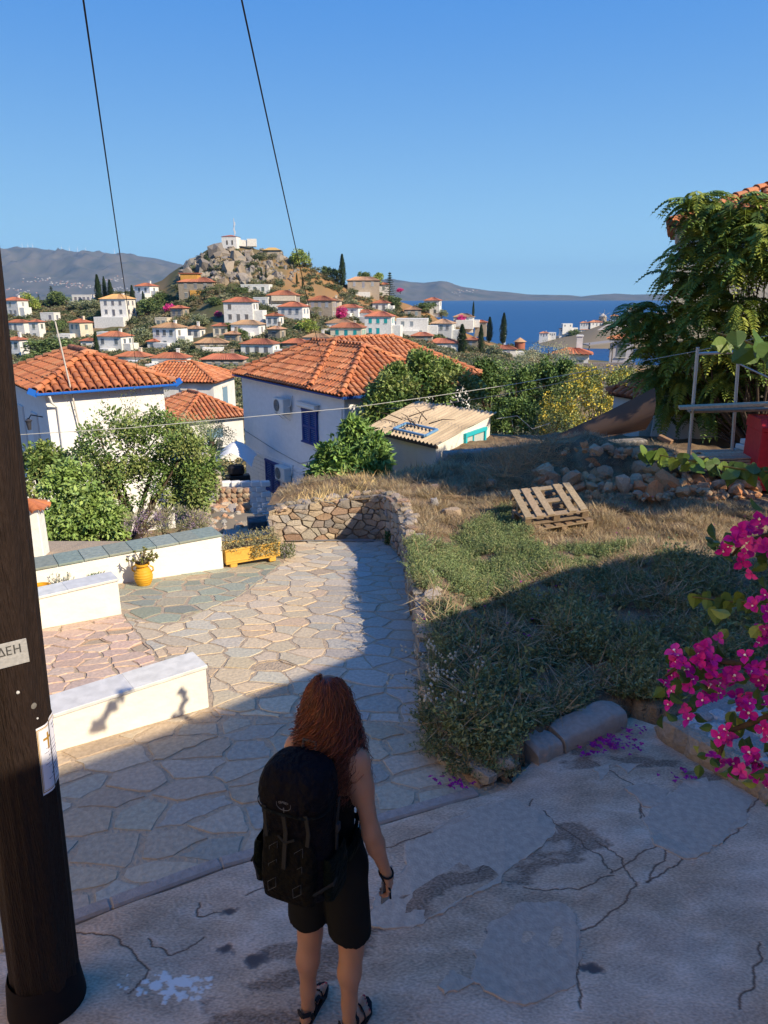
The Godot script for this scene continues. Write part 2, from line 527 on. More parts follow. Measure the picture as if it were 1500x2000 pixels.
# ---------------------------------------------------------------- paving
var street_edge := []
func v2(p: Vector3) -> Vector2: return Vector2(p.x, -p.z)
func zone(px: Array) -> PackedVector2Array:
	var o := PackedVector2Array()
	for q in px: o.append(v2(gp(q[0], q[1])))
	return o
func cells(area: PackedVector2Array, size: Vector2, yaw: float, gap: float, jit := 0.42) -> Array:   # irregular polygons that fill an area
	var out := []
	var inv := area.duplicate()
	for i in inv.size(): inv[i] = inv[i].rotated(-yaw) / size
	var lo := inv[0]; var hi := inv[0]
	for q in inv:
		lo = lo.min(q); hi = hi.max(q)
	var W := int(ceil(hi.x - lo.x)) + 5; var H := int(ceil(hi.y - lo.y)) + 5
	var seeds := []
	for j in H:
		for i in W:
			seeds.append(lo + Vector2(i - 2 + (0.5 if j % 2 else 0.0) + rng.randf_range(-jit, jit), j - 2 + rng.randf_range(-jit, jit)))
	for j in range(1, H - 1):
		for i in range(1, W - 1):
			var s: Vector2 = seeds[j * W + i]
			var poly := PackedVector2Array([s + Vector2(-1.7, -1.7), s + Vector2(1.7, -1.7), s + Vector2(1.7, 1.7), s + Vector2(-1.7, 1.7)])
			for jj in range(maxi(j - 2, 0), mini(j + 3, H)):
				for ii in range(maxi(i - 2, 0), mini(i + 3, W)):
					if ii == i and jj == j: continue
					var o: Vector2 = seeds[jj * W + ii]
					var mid := (s + o) * 0.5; var nn := (o - s).normalized()
					var cut := PackedVector2Array()
					for k in poly.size():
						var a := poly[k]; var b := poly[(k + 1) % poly.size()]
						var da := (a - mid).dot(nn); var db := (b - mid).dot(nn)
						if da <= 0: cut.append(a)
						if (da < 0) != (db < 0) and absf(da - db) > 1e-9: cut.append(a.lerp(b, da / (da - db)))
					poly = cut
					if poly.size() < 3: break
				if poly.size() < 3: break
			if poly.size() < 3: continue
			for k in poly.size(): poly[k] = (poly[k] * size).rotated(yaw)
			for piece in Geometry2D.intersect_polygons(poly, area):
				for q in Geometry2D.offset_polygon(piece, -gap * 0.5):
					var ar := 0.0
					for k in q.size(): ar += q[k].cross(q[(k + 1) % q.size()])
					if absf(ar) * 0.5 > size.x * size.y * 0.06 and q.size() >= 3: out.append(q)
	return out
func rough_edge(q: PackedVector2Array, step: float, amp: float) -> PackedVector2Array:
	var o := PackedVector2Array()
	for k in q.size():
		var a := q[k]; var b := q[(k + 1) % q.size()]
		o.append(a + Vector2(rng.randf_range(-amp, amp), rng.randf_range(-amp, amp)))
		var m := int(a.distance_to(b) / step)
		for i in range(1, m + 1):
			o.append(a.lerp(b, float(i) / (m + 1)) + Vector2(rng.randf_range(-amp, amp), rng.randf_range(-amp, amp)))
	return o
func slab(b: MB, q: PackedVector2Array, lift: float, base: float, hf: Callable, tilt := Vector2.ZERO) -> void:   # a flat stone with a chamfered rim
	var c := Vector2.ZERO
	for p in q: c += p / q.size()
	var top := []; var low := []
	for p in q:
		var i := c + (p - c) * (1.0 - 0.010 / maxf(p.distance_to(c), 0.03))
		var z := (p - c).dot(tilt)
		top.append(Vector3(i.x, hf.call(i.x, i.y) + lift + z, -i.y))
		low.append(Vector3(p.x, hf.call(p.x, p.y) + base, -p.y))
	var ix := Geometry2D.triangulate_polygon(q)
	for k in range(0, ix.size(), 3):
		var a: Vector3 = top[ix[k]]; var d: Vector3 = top[ix[k + 1]]; var e: Vector3 = top[ix[k + 2]]
		if (d - a).cross(e - a).y < 0: b.tri(a, e, d)
		else: b.tri(a, d, e)
	var cc := Vector3(c.x, hf.call(c.x, c.y) - 0.05, -c.y)
	for k in q.size():
		var n2 := (k + 1) % q.size()
		b.oquad(cc, low[k], low[n2], top[n2], top[k])
func pave(parent: Node3D, called: String, area: PackedVector2Array, size: Vector2, yaw: float, gap: float, tone: Callable, m: Material, most: int, hf: Callable, amp := 0.012) -> void:
	var all := cells(area, size, yaw, gap)
	all.sort_custom(func(a, b): return a[0].y < b[0].y)
	var rest := MB.new()
	for k in all.size():
		var q: PackedVector2Array = all[k]
		var one := MB.new() if k < most else rest
		one.col = tone.call(q[0])
		slab(one, rough_edge(q, 0.11, amp) if k < most else q, 0.004 + rng.randf() * 0.005, -0.02, hf, Vector2(rng.randf_range(-0.012, 0.012), rng.randf_range(-0.012, 0.012)))
		if k < most: obj(called, one, m, parent)
	if rest.v.size():
		var r := obj("distant_" + called + "s", rest, m, parent)
		r.set_meta("kind", "stuff")
func flat_street(x: float, d: float) -> float: return street(d)

func make_ground() -> void:
	var stone := mat("paving", 0.72, tex("pava", 0.03, 7, 0.66, 1.0, 512), 1.3, tex("pavb", 0.03, 5, 0, 1, 512), 0.45)
	var mortar := mat("mortar", 0.95, tex("mora", 0.03, 5, 0.7, 1.0), 1.7, tex("morb", 0.06, 4, 0, 1), 0.8)
	# the mortar bed of the plaza, one sheet under all the flagstones
	var P := []
	for i in 40:
		var row := PackedVector3Array()
		var d := lerpf(1.9, 12.05, i / 39.0)
		for j in 12: row.append(Vector3(lerpf(-9.0, 1.4, j / 11.0), street(d), -d))
		P.append(row)
	var b := MB.new(); b.col = Color(0.50, 0.39, 0.28)
	b.grid(P)
	var plaza := struct("plaza", b, mortar)
	var edge := [[-320, 1985], [0, 1862], [215, 1782], [430, 1702], [700, 1628], [930, 1562]]
	var grey := func(q: Vector2) -> Color: return hue([Color(0.52, 0.45, 0.35), Color(0.46, 0.42, 0.35), Color(0.55, 0.45, 0.335), Color(0.50, 0.405, 0.295)][rng.randi() % 4], 0.12)
	pave(plaza, "flagstone", zone(edge + [[985, 1535], [880, 1500], [845, 1420], [425, 1400], [409, 1384], [112, 1470], [-150, 1545]]), Vector2(0.36, 0.27), 0.35, 0.026, grey, stone, 130, flat_street, 0.016)
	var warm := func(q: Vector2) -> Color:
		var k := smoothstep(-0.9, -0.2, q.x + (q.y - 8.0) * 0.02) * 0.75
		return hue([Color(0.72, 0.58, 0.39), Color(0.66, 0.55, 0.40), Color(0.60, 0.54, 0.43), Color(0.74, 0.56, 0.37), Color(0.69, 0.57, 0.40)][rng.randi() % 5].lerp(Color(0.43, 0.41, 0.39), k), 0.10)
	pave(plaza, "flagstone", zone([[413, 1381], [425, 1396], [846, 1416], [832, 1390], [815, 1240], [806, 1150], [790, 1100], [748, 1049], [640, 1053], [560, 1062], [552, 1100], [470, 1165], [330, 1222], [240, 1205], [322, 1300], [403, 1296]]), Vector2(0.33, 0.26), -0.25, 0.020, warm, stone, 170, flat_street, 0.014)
	var green := func(q: Vector2) -> Color: return hue([Color(0.42, 0.42, 0.32), Color(0.37, 0.40, 0.31), Color(0.49, 0.44, 0.32), Color(0.33, 0.345, 0.28)][rng.randi() % 4], 0.12)
	pave(plaza, "slate_slab", zone([[30, 1195], [238, 1195], [242, 1206], [330, 1222], [470, 1165], [552, 1100], [540, 1085], [437, 1108], [235, 1142], [30, 1170]]), Vector2(0.36, 0.30), 0.2, 0.035, green, stone, 90, flat_street, 0.012)
	var pink := func(q: Vector2) -> Color: return hue([Color(0.70, 0.50, 0.39), Color(0.65, 0.47, 0.38), Color(0.72, 0.54, 0.42)][rng.randi() % 3], 0.10)
	pave(plaza, "pink_slab", zone([[-120, 1268], [70, 1233], [239, 1200], [320, 1300], [100, 1395], [-120, 1440]]), Vector2(0.27, 0.20), 0.4, 0.016, pink, stone, 110, func(x, d): return street(d) + 0.006, 0.016)

	# the concrete street on this side, its edge a small step above the paving, with cracks, dirt and cement patches
	var S := 1024
	var im := Image.create(S, S, false, Image.FORMAT_RGB8)
	var n1 := FastNoiseLite.new(); n1.frequency = 0.006; n1.fractal_octaves = 5; n1.seed = 4
	var n2 := FastNoiseLite.new(); n2.frequency = 0.35; n2.fractal_octaves = 2; n2.seed = 9
	var n3 := FastNoiseLite.new(); n3.frequency = 0.02; n3.fractal_octaves = 5; n3.seed = 19
	var band := []
	for q in [[520, 1990], [600, 1900], [700, 1845], [800, 1790], [880, 1742], [960, 1705], [1040, 1672], [1105, 1640]]: band.append(v2(gp(q[0], q[1])))
	var band2 := []
	for q in [[1130, 1480], [1200, 1495], [1300, 1500], [1350, 1530]]: band2.append(v2(gp(q[0], q[1])))
	for y in S:
		for x in S:
			var w := Vector2(lerpf(-3.6, 4.4, x / 1023.0), lerpf(0.9, 5.3, y / 1023.0))
			var a := n1.get_noise_2d(x, y); var f := n2.get_noise_2d(x, y); var g := n3.get_noise_2d(x, y)
			var c := Color(0.55, 0.395, 0.28).lerp(Color(0.47, 0.36, 0.28), clampf(0.5 + a * 1.4, 0, 1))
			c = c.lerp(Color(0.54, 0.43, 0.35), clampf(g * 1.2 - 0.15, 0, 0.6))
			var dd := 9.0
			for i in band.size() - 1: dd = minf(dd, Geometry2D.get_closest_point_to_segment(w, band[i], band[i + 1]).distance_to(w) if absf(w.x - band[i].x) < 1.0 else 9.0)
			for i in 3: dd = minf(dd, Geometry2D.get_closest_point_to_segment(w, band2[i], band2[i + 1]).distance_to(w) if absf(w.x - band2[i].x) < 1.0 else 9.0)
			var dirt := clampf((0.15 + g * 0.34 + a * 0.12 - dd) * 9.0, 0, 1)
			c = c.lerp(Color(0.15, 0.10, 0.07).lerp(Color(0.27, 0.195, 0.145), clampf(0.5 + f, 0, 1)), dirt * 0.92)
			c = c * (0.98 + f * 0.42 + g * 0.30 + a * 0.35)
			im.set_pixel(x, y, c.linear_to_srgb())
	var stamp := func(p: Vector2, r: float, c: Color, k: float) -> void:
		var cx := (p.x + 3.6) / 8.0 * S; var cy := (p.y - 0.9) / 4.4 * S
		var rx := maxf(r / 8.0 * S, 0.7); var ry := maxf(r / 4.4 * S, 0.9)
		for yy in range(int(cy - ry), int(cy + ry) + 1):
			for xx in range(int(cx - rx), int(cx + rx) + 1):
				if xx < 0 or yy < 0 or xx >= S or yy >= S: continue
				if pow((xx - cx) / rx, 2) + pow((yy - cy) / ry, 2) <= 1.0: im.set_pixel(xx, yy, im.get_pixel(xx, yy).lerp(c, k))
	var cracks := [
		[[1060, 1590], [1130, 1650], [1170, 1680], [1195, 1720]], [[1130, 1830], [1190, 1795], [1240, 1745], [1215, 1690], [1160, 1650]], [[1130, 1830], [1128, 1900], [1130, 1990]],
		[[1020, 1745], [1090, 1750], [1130, 1750], [1200, 1725]], [[1250, 1590], [1275, 1640], [1310, 1670], [1350, 1685], [1420, 1650], [1450, 1610], [1480, 1570]],
		[[1480, 1850], [1470, 1920], [1440, 1990]], [[1040, 1570], [1000, 1660], [930, 1720]], [[1190, 1720], [1240, 1690], [1285, 1655]], [[1340, 1680], [1260, 1740], [1300, 1670]],
		[[150, 1835], [230, 1850], [290, 1910], [250, 1960]], [[290, 1850], [330, 1880], [400, 1840]], [[390, 1775], [385, 1800], [430, 1790]], [[480, 1760], [560, 1720], [620, 1700]], [[840, 1640], [760, 1670], [690, 1690]], [[1160, 1500], [1260, 1560], [1250, 1610]]]
	for ck in cracks:
		for i in ck.size() - 1:
			var a := v2(gp(ck[i][0], ck[i][1])); var e := v2(gp(ck[i + 1][0], ck[i + 1][1]))
			var L := a.distance_to(e); var side := (e - a).orthogonal().normalized()
			var m := int(L / 0.004) + 1
			for k in m:
				var t := float(k) / m
				var p := a.lerp(e, t) + side * (n3.get_noise_1d(k * 0.5 + i * 77.0 + a.x * 500.0) * 0.06 * sin(PI * t) + n2.get_noise_1d(k * 0.1 + a.y * 99.0) * 0.008)
				stamp.call(p, 0.0016 + 0.003 * absf(n3.get_noise_1d(k * 2.0)), Color(0.36, 0.28, 0.235), 0.6)
	rng.seed = 12
	for k in 900:     # splashes of whitewash
		var c: Vector2 = [v2(gp(335, 1945)), v2(gp(335, 1935)), v2(gp(290, 1740)), v2(gp(270, 1720))][k % 4]
		var p := c + Vector2(rng.randfn(0, 0.085 if k % 4 < 2 else 0.04), rng.randfn(0, 0.03))
		if n3.get_noise_2d(p.x * 900, p.y * 900) > 0.02: stamp.call(p, rng.randf_range(0.004, 0.014), Color(0.86, 0.85, 0.84), 0.8)
	for q in [[975, 1838, 0.055], [1045, 1800, 0.04], [1060, 1790, 0.03], [500, 1890, 0.05], [905, 1665, 0.03], [900, 1690, 0.025], [870, 1680, 0.02], [450, 1790, 0.03], [1150, 1905, 0.04], [440, 1865, 0.03]]:
		for k in 30: stamp.call(v2(gp(q[0], q[1])) + Vector2(rng.randfn(0, q[2] * 0.6), rng.randfn(0, q[2] * 0.35)), q[2] * 0.45, Color(0.33, 0.31, 0.31), 0.35)
	var sm := StandardMaterial3D.new()
	sm.resource_name = "street_concrete"; sm.roughness = 0.9; sm.metallic_specular = 0.3
	sm.albedo_texture = ImageTexture.create_from_image(im)
	sm.heightmap_enabled = true; sm.heightmap_texture = sm.albedo_texture; sm.heightmap_scale = 1.6
	b = MB.new()
	var ep := []
	for q in edge + [[985, 1540], [1048, 1482], [1230, 1400], [1300, 1425]]: ep.append(v2(gp(q[0], q[1], 0.03)))
	ep[0] = Vector2(-5.5, ep[1].y - 0.55 * (5.5 + ep[1].x))
	ep.append(Vector2(6.5, 5.3))
	street_edge = ep
	var xs := []; var top := []
	for i in 90:
		var x := lerpf(-5.5, 6.5, i / 89.0)
		var kx := []; var ky := []
		for q in ep:
			kx.append(q.x); ky.append(q.y)
		xs.append(x); top.append(curve(kx, ky, x) + n3.get_noise_1d(x * 160.0) * 0.02)
	var st := func(x: float, d: float) -> float: return street(d) + 0.045 + n1.get_noise_2d(x * 160.0, d * 160.0) * 0.035
	for i in 89:
		for j in 60:
			var q := []
			for e in [[i, j], [i + 1, j], [i + 1, j + 1], [i, j + 1]]:
				var d := lerpf(-3.0, top[e[0]], pow(e[1] / 60.0, 0.75))
				q.append(Vector3(xs[e[0]], st.call(xs[e[0]], d) - (0.012 if e[1] == 60 else 0.0), -d))
			var k := b.v.size()
			b.quad(q[0], q[1], q[2], q[3])
			for e in range(k, k + 6):
				var p := b.v[e]
				b.u[e] = Vector2((p.x + 3.6) / 8.0, (-p.z - 0.9) / 4.4)
				var dx := Vector3(0.1, st.call(p.x + 0.05, -p.z) - st.call(p.x - 0.05, -p.z), 0); var dz := Vector3(0, st.call(p.x, -p.z + 0.05) - st.call(p.x, -p.z - 0.05), -0.1)
				b.n[e] = dx.cross(dz).normalized()
		var e1 := Vector3(xs[i], st.call(xs[i], top[i]) - 0.012, -top[i]); var e2 := Vector3(xs[i + 1], st.call(xs[i + 1], top[i + 1]) - 0.012, -top[i + 1])
		var k2 := b.v.size()
		b.quad(e2 - Vector3(0, 0.1, 0), e1 - Vector3(0, 0.1, 0), e1, e2)
		for e in range(k2, k2 + 6): b.u[e] = Vector2((b.v[e].x + 3.6) / 8.0, (-b.v[e].z - 0.9) / 4.4)
	var road := struct("street", b, sm)
	var cement := mat("cement", 0.8, tex("cema", 0.03, 7, 0.66, 1.0, 512), 1.1, tex("cemb", 0.09, 5, 0, 1, 512), 0.35)
	for q in [
		[[790, 1650], [900, 1590], [1000, 1558], [1075, 1590], [1088, 1618], [1060, 1650], [1000, 1700], [930, 1745], [850, 1790], [740, 1825], [690, 1800], [770, 1720]],
		[[925, 1860], [960, 1800], [1010, 1765], [1090, 1758], [1128, 1790], [1132, 1850], [1120, 1925], [1040, 1958], [960, 1955], [910, 1915]],
		[[1255, 1600], [1290, 1555], [1330, 1528], [1400, 1522], [1468, 1560], [1455, 1610], [1420, 1655], [1350, 1682], [1285, 1660]],
		[[1222, 1535], [1270, 1530], [1312, 1545], [1290, 1580], [1250, 1575]], [[1325, 1525], [1370, 1518], [1390, 1535], [1350, 1545]], [[1145, 1500], [1185, 1490], [1200, 1510], [1170, 1525]], [[1210, 1495], [1245, 1488], [1250, 1500], [1230, 1515]],
		[[848, 1925], [880, 1905], [922, 1915], [900, 1940], [860, 1945]]]:
		var area := PackedVector2Array()
		for p in q: area.append(v2(gp(p[0], p[1], 0.05)))
		b = MB.new(); b.col = hue(Color(0.55, 0.44, 0.35), 0.05)
		var up := func(x: float, d: float) -> float: return st.call(x, d)
		var fine := rough_edge(rough_edge(rough_edge(area, 0.16, 0.03), 0.07, 0.014), 0.03, 0.006)
		slab(b, fine, 0.005, -0.03, up)
		obj("cement_patch", b, cement, road)
	# the thin kerb strip between street and paving
	b = MB.new(); b.col = Color(0.42, 0.36, 0.32)
	for i in range(1, 5):
		var a := gp(edge[i][0], edge[i][1] - 12, 0.0); var e := gp(edge[i + 1][0], edge[i + 1][1] - 12, 0.0)
		b.bar(a + Vector3(0, -0.02, 0), e + Vector3(0, -0.02, 0), 0.09, 0.10, 0.012)
	obj("kerb_strip", b, cement, road)

	# the lane that goes on downhill behind the plaza
	P = []
	for i in 30:
		var d := lerpf(11.95, 31.0, i / 29.0)
		var row := PackedVector3Array()
		for j in 5: row.append(Vector3(-0.183 * d + 0.45 + lerpf(-1.2, 1.6, j / 4.0) * (0.75 + d * 0.02), street(d) + 0.02, -d))
		P.append(row)
	b = MB.new(); b.col = Color(0.33, 0.33, 0.33)
	b.grid(P)
	var lane := struct("lane", b, mortar)
	pave(lane, "flagstone", PackedVector2Array([Vector2(-2.6, 12.15), Vector2(-1.75, 12.1), Vector2(-2.3, 18), Vector2(-3.6, 26), Vector2(-5.6, 26), Vector2(-4.0, 18)]), Vector2(0.5, 0.4), 0.1, 0.05, grey, stone, 0, func(x, d): return street(d) + 0.025)

# ---------------------------------------------------------------- low white walls of the plaza
func low_wall(called: String, label: String, a: Vector3, e: Vector3, thick: float, top: float, col: Color, ncap: int, capcol: Array, capm: Material, over := 0.02, capname := "cap_slab") -> void:
	# a, e: front foot, left and right; the wall lies behind that line
	var o := thing(called, label, "wall", (a + e) * 0.5)
	var d := Vector3(e.x - a.x, 0, e.z - a.z)
	var L := d.length(); d = d.normalized()
	var back := Vector3.UP.cross(d) * 1.0      # away from the camera
	if back.z > 0: back = -back
	var low := minf(a.y, e.y) - 0.6
	var bs := Basis(d, Vector3.UP, -back)
	var c := (Vector3(a.x, 0, a.z) + Vector3(e.x, 0, e.z)) * 0.5 + back * thick * 0.5
	var b := MB.new(); b.col = col
	b.box(Transform3D(bs, c + Vector3(0, (low + top - 0.03) * 0.5, 0) - o.position), Vector3(L, top - 0.03 - low, thick), 0.012)
	obj("wall", b, mat("plaster", 0.85, tex("plaa", 0.012, 6, 0.88, 1.0, 512), 0.6, tex("plab", 0.02, 5, 0, 1, 512), 0.7), o)
	for i in ncap:
		b = MB.new(); b.col = hue(capcol[i % capcol.size()], 0.06)
		var w := L / ncap
		b.box(Transform3D(bs, c + d * (-L * 0.5 + w * (i + 0.5)) + Vector3(0, top - 0.012 + rng.randf() * 0.003, 0) - o.position), Vector3(w - 0.006 + (over if i == ncap - 1 else 0.0), 0.032, thick + over * 2), 0.005)
		obj(capname, b, capm, o)

func make_plaza_walls() -> void:
	var marble := mat("marble", 0.4, tex("mara", 0.012, 5, 0.72, 1.0, 512, FastNoiseLite.TYPE_SIMPLEX_SMOOTH, 60.0), 1.1)
	var slate := mat("slate", 0.65, tex("slaa", 0.03, 5, 0.7, 1.0), 1.4, tex("slab", 0.03, 5, 0, 1), 0.6)
	var white := Color(0.83, 0.79, 0.70)
	var dirn := (gp(409, 1381) - gp(112, 1467))
	low_wall("bench_wall", "nearer low cream bench wall with grey-veined marble top, directly right of the wooden pole", gp(112, 1467) - dirn * 0.5, gp(409, 1381), 0.27, 0.045, white, 3, [Color(0.74, 0.73, 0.70), Color(0.66, 0.66, 0.66)], marble)
	dirn = (gp(238, 1199) - gp(83, 1228))
	low_wall("bench_wall", "farther low cream bench wall with marble top, on the far side of the pink paving", gp(83, 1228) - dirn * 0.9, gp(238, 1199), 0.27, -0.20, white, 3, [Color(0.70, 0.70, 0.69), Color(0.74, 0.73, 0.70)], marble)
	dirn = (gp(437, 1110) - gp(100, 1159))
	low_wall("parapet_wall", "white parapet wall with green slate top behind the yellow pot", gp(100, 1159) - dirn * 0.35, gp(437, 1110), 0.42, -0.37, Color(0.84, 0.82, 0.77), 10, [Color(0.27, 0.33, 0.29), Color(0.33, 0.37, 0.33), Color(0.30, 0.33, 0.28)], slate, 0.025, "slate_tile")

# ---------------------------------------------------------------- the stone terrace
var wall_line := []       # foot of the retaining wall, plan x and d
var wall_high := []       # its height there
func along(s: float) -> Array:    # plan point, outward normal, height at arc length s
	for i in wall_line.size() - 1:
		var a: Vector2 = wall_line[i]; var b: Vector2 = wall_line[i + 1]
		var L := a.distance_to(b)
		if s <= L or i == wall_line.size() - 2:
			var t := clampf(s / L, 0, 1)
			var t0: Vector2 = (b - (wall_line[i - 1] as Vector2)) if i > 0 else b - a
			var t1: Vector2 = ((wall_line[i + 2] as Vector2) - a) if i < wall_line.size() - 2 else b - a
			var tg := t0.normalized().lerp(t1.normalized(), t).normalized()
			return [a.lerp(b, t), Vector2(tg.y, -tg.x), lerpf(wall_high[i], wall_high[i + 1], t)]
		s -= L
	return []
func wall_x(d: float) -> float:
	for i in range(3, wall_line.size() - 1):
		var a: Vector2 = wall_line[i]; var b: Vector2 = wall_line[i + 1]
		if d <= a.y and d >= b.y: return lerpf(a.x, b.x, (a.y - d) / maxf(a.y - b.y, 0.001))
	return wall_line[3].x if d > wall_line[3].y else 2.4
func garden(x: float, d: float) -> float:
	var y := curve([3.9, 4.6, 5.6, 7.5, 10.7, 13, 15, 17, 19, 24], [-0.22, -0.13, -0.20, -0.36, -0.52, -0.42, -0.40, -0.45, -0.6, -1.4], d)
	y += fn.get_noise_2d(x * 6.0, d * 6.0) * 0.16
	if d < 12.3:
		var e := wall_x(d)
		var base := street(d) + curve([4.1, 4.5, 5.2, 7.2, 10.4, 12.4], [0.05, 0.2, 0.34, 0.5, 0.58, 0.86], d)
		y = lerpf(base, y, smoothstep(0.1, 0.9, x - e))
	if x < 1.6:
		y -= smoothstep(0.6, -2.6, x) * 0.22 * smoothstep(11.5, 12.5, d)
		y -= smoothstep(13.8, 17.5, d) * smoothstep(1.8, -0.2, x) * 2.4
	y += 0.55 * exp(-pow((x - 4.0) / 1.5, 2) - pow((d - 14.9) / 1.1, 2)) + 0.25 * exp(-pow((x - 6.3) / 1.6, 2) - pow((d - 14.6) / 1.2, 2))
	return y

func make_terrace() -> void:
	for q in [[531, 1060, 0.58], [552, 1057, 0.62], [640, 1051, 0.74], [705, 1047, 0.82], [742, 1050, 0.86], [764, 1062, 0.82], [779, 1080, 0.70], [790, 1100, 0.58], [815, 1240, 0.46], [832, 1400, 0.32], [870, 1490, 0.20], [958, 1543, 0.09]]:
		wall_line.append(v2(gp(q[0], q[1]))); wall_high.append(q[2])
	wall_line.push_front(wall_line[0] + Vector2(-0.02, 0.75)); wall_high.push_front(0.5)
	fn.frequency = 0.09; fn.fractal_octaves = 4; fn.seed = 21
	var stone := mat("rubble", 0.9, tex("ruba", 0.022, 6, 0.6, 1.0, 512), 2.2, tex("rubb", 0.03, 5, 0, 1, 512), 1.2)
	var o := thing("stone_retaining_wall", "curved dry stone retaining wall along the right side of the flagstone path", "wall")
	var total := 0.0
	for i in wall_line.size() - 1: total += (wall_line[i] as Vector2).distance_to(wall_line[i + 1])
	# earth core behind the stones
	var b := MB.new(); b.col = Color(0.27, 0.20, 0.14)
	var P := [PackedVector3Array(), PackedVector3Array(), PackedVector3Array()]
	for k in 90:
		var w := along(total * k / 89.0)
		var p: Vector2 = w[0] - w[1] * 0.03
		var q: Vector2 = w[0] - w[1] * 0.30
		P[0].append(Vector3(p.x, street(p.y) - 0.4, -p.y)); P[1].append(Vector3(p.x, street(p.y) + w[2] - 0.02, -p.y)); P[2].append(Vector3(q.x, street(p.y) + w[2] - 0.01, -q.y))
	b.grid([P[2], P[1], P[0]])
	obj("earth_core", b, mat("soil", 1), o)
	var face := PackedVector2Array([Vector2(0, -0.05), Vector2(total, -0.05)])
	for k in range(60, -1, -1): face.append(Vector2(total * k / 60.0, along(total * k / 60.0)[2] + 0.01))
	rng.seed = 77
	var st := cells(face, Vector2(0.215, 0.122), 0.0, 0.007, 0.48)
	st.sort_custom(func(a, c): return a[0].x > c[0].x)
	var tones := [Color(0.46, 0.37, 0.28), Color(0.40, 0.34, 0.285), Color(0.50, 0.43, 0.35), Color(0.42, 0.29, 0.20), Color(0.36, 0.33, 0.30), Color(0.52, 0.40, 0.29)]
	var rest := MB.new()
	for k in st.size():
		var one := MB.new() if k < 290 else rest
		one.col = hue(tones[rng.randi() % 6], 0.15)
		var q: PackedVector2Array = rough_edge(st[k], 0.09, 0.006)
		var c := Vector2.ZERO
		for p in q: c += p / q.size()
		var put := func(sh: Vector2, out: float) -> Vector3:
			var w := along(clampf(sh.x, 0, total))
			var pp: Vector2 = w[0] + w[1] * out
			return Vector3(pp.x, street(w[0].y) + sh.y, -pp.y)
		var prd := rng.randf_range(0.02, 0.055)
		var mid: Vector3 = put.call(c + Vector2(rng.randf_range(-0.02, 0.02), rng.randf_range(-0.02, 0.02)), prd + rng.randf_range(-0.006, 0.012))
		var tl := Vector2(rng.randf_range(-0.16, 0.16), rng.randf_range(-0.22, 0.22))
		var deep: Vector3 = put.call(c, -0.3)
		for i in q.size():
			var A := q[i]; var B := q[(i + 1) % q.size()]
			var a0: Vector3 = put.call(A, -0.06); var b0: Vector3 = put.call(B, -0.06)
			var A1 := c + (A - c) * 0.91; var B1 := c + (B - c) * 0.91
			var a1: Vector3 = put.call(A1, prd * 0.85 + (A1 - c).dot(tl)); var b1: Vector3 = put.call(B1, prd * 0.85 + (B1 - c).dot(tl))
			one.oquad(deep, a0, b0, b1, a1); one.otri(deep, a1, b1, mid)
		if k < 290: obj("stone", one, stone, o)
	if rest.v.size(): obj("far_stones", rest, stone, o).set_meta("kind", "stuff")
	# loose stones that cap it
	for k in 64:
		var s := total * (k + rng.randf_range(0.2, 0.8)) / 64.0
		var w := along(s)
		if w[0].y < 5.5 and rng.randf() < 0.5: continue
		var p: Vector2 = w[0] - w[1] * rng.randf_range(0.06, 0.22)
		b = MB.new(); b.col = hue(tones[rng.randi() % 6], 0.15)
		b.rock(Transform3D(rot(rng.randf() * TAU) * Basis(Vector3.RIGHT, rng.randf_range(-0.2, 0.2)) * Basis.from_scale(Vector3(rng.randf_range(0.08, 0.15), rng.randf_range(0.035, 0.06), rng.randf_range(0.07, 0.11))), Vector3(p.x, street(w[0].y) + w[2] + 0.015, -p.y)), rng)
		obj("coping_stone", b, stone, o)

	# the terrace soil
	var G := []; var C := []
	for i in 120:
		var d := 3.95 + 17.0 * pow(i / 119.0, 1.3)
		var xl := -2.15 if d > 12.45 else wall_x(d) + 0.12
		if d < 4.16: xl = 1.0
		if d > 11.9 and d <= 12.45: xl = lerpf(wall_x(11.9) + 0.12, -1.6, 0.0) if d < 12.2 else -0.2
		var row := PackedVector3Array(); var rc := PackedColorArray()
		for j in 120:
			var x := lerpf(xl, 11.0, pow(j / 119.0, 1.35))
			var y := garden(x, d) + fn.get_noise_2d(x * 40.0, d * 40.0) * 0.035
			if j == 119: y -= 0.4
			if d < 5.6 and x > 0.7:
				var kx := []; var ky := []
				for q in street_edge:
					kx.append(q.x); ky.append(q.y)
				if d < curve(kx, ky, x) + 0.05: y = street(d) - 0.25
			row.append(Vector3(x, y, -d))
			var q := fn.get_noise_2d(x * 16.0, d * 16.0); var q2 := fn.get_noise_2d(x * 60.0 + 9.0, d * 60.0)
			rc.append(Color(0.20, 0.135, 0.09).lerp(Color(0.42, 0.30, 0.175), clampf(0.45 + q * 0.9 + q2 * 0.9, 0, 1)))
		G.append(row); C.append(rc)
	b = MB.new(); b.grid(G, C)
	struct("terrace_ground", b, mat("earth", 1.0, tex("eara", 0.05, 5, 0.6, 1.0, 512), 1.2, tex("earb", 0.07, 5, 0, 1, 512), 2.5))
	make_growth()
	make_terrace_stones(stone, tones)

func in_px(poly: Array, p: Vector3) -> bool:
	var k := PackedVector2Array()
	for q in poly: k.append(v2(lv(q[0], q[1], -0.38)))
	return Geometry2D.is_point_in_polygon(v2(p), k)

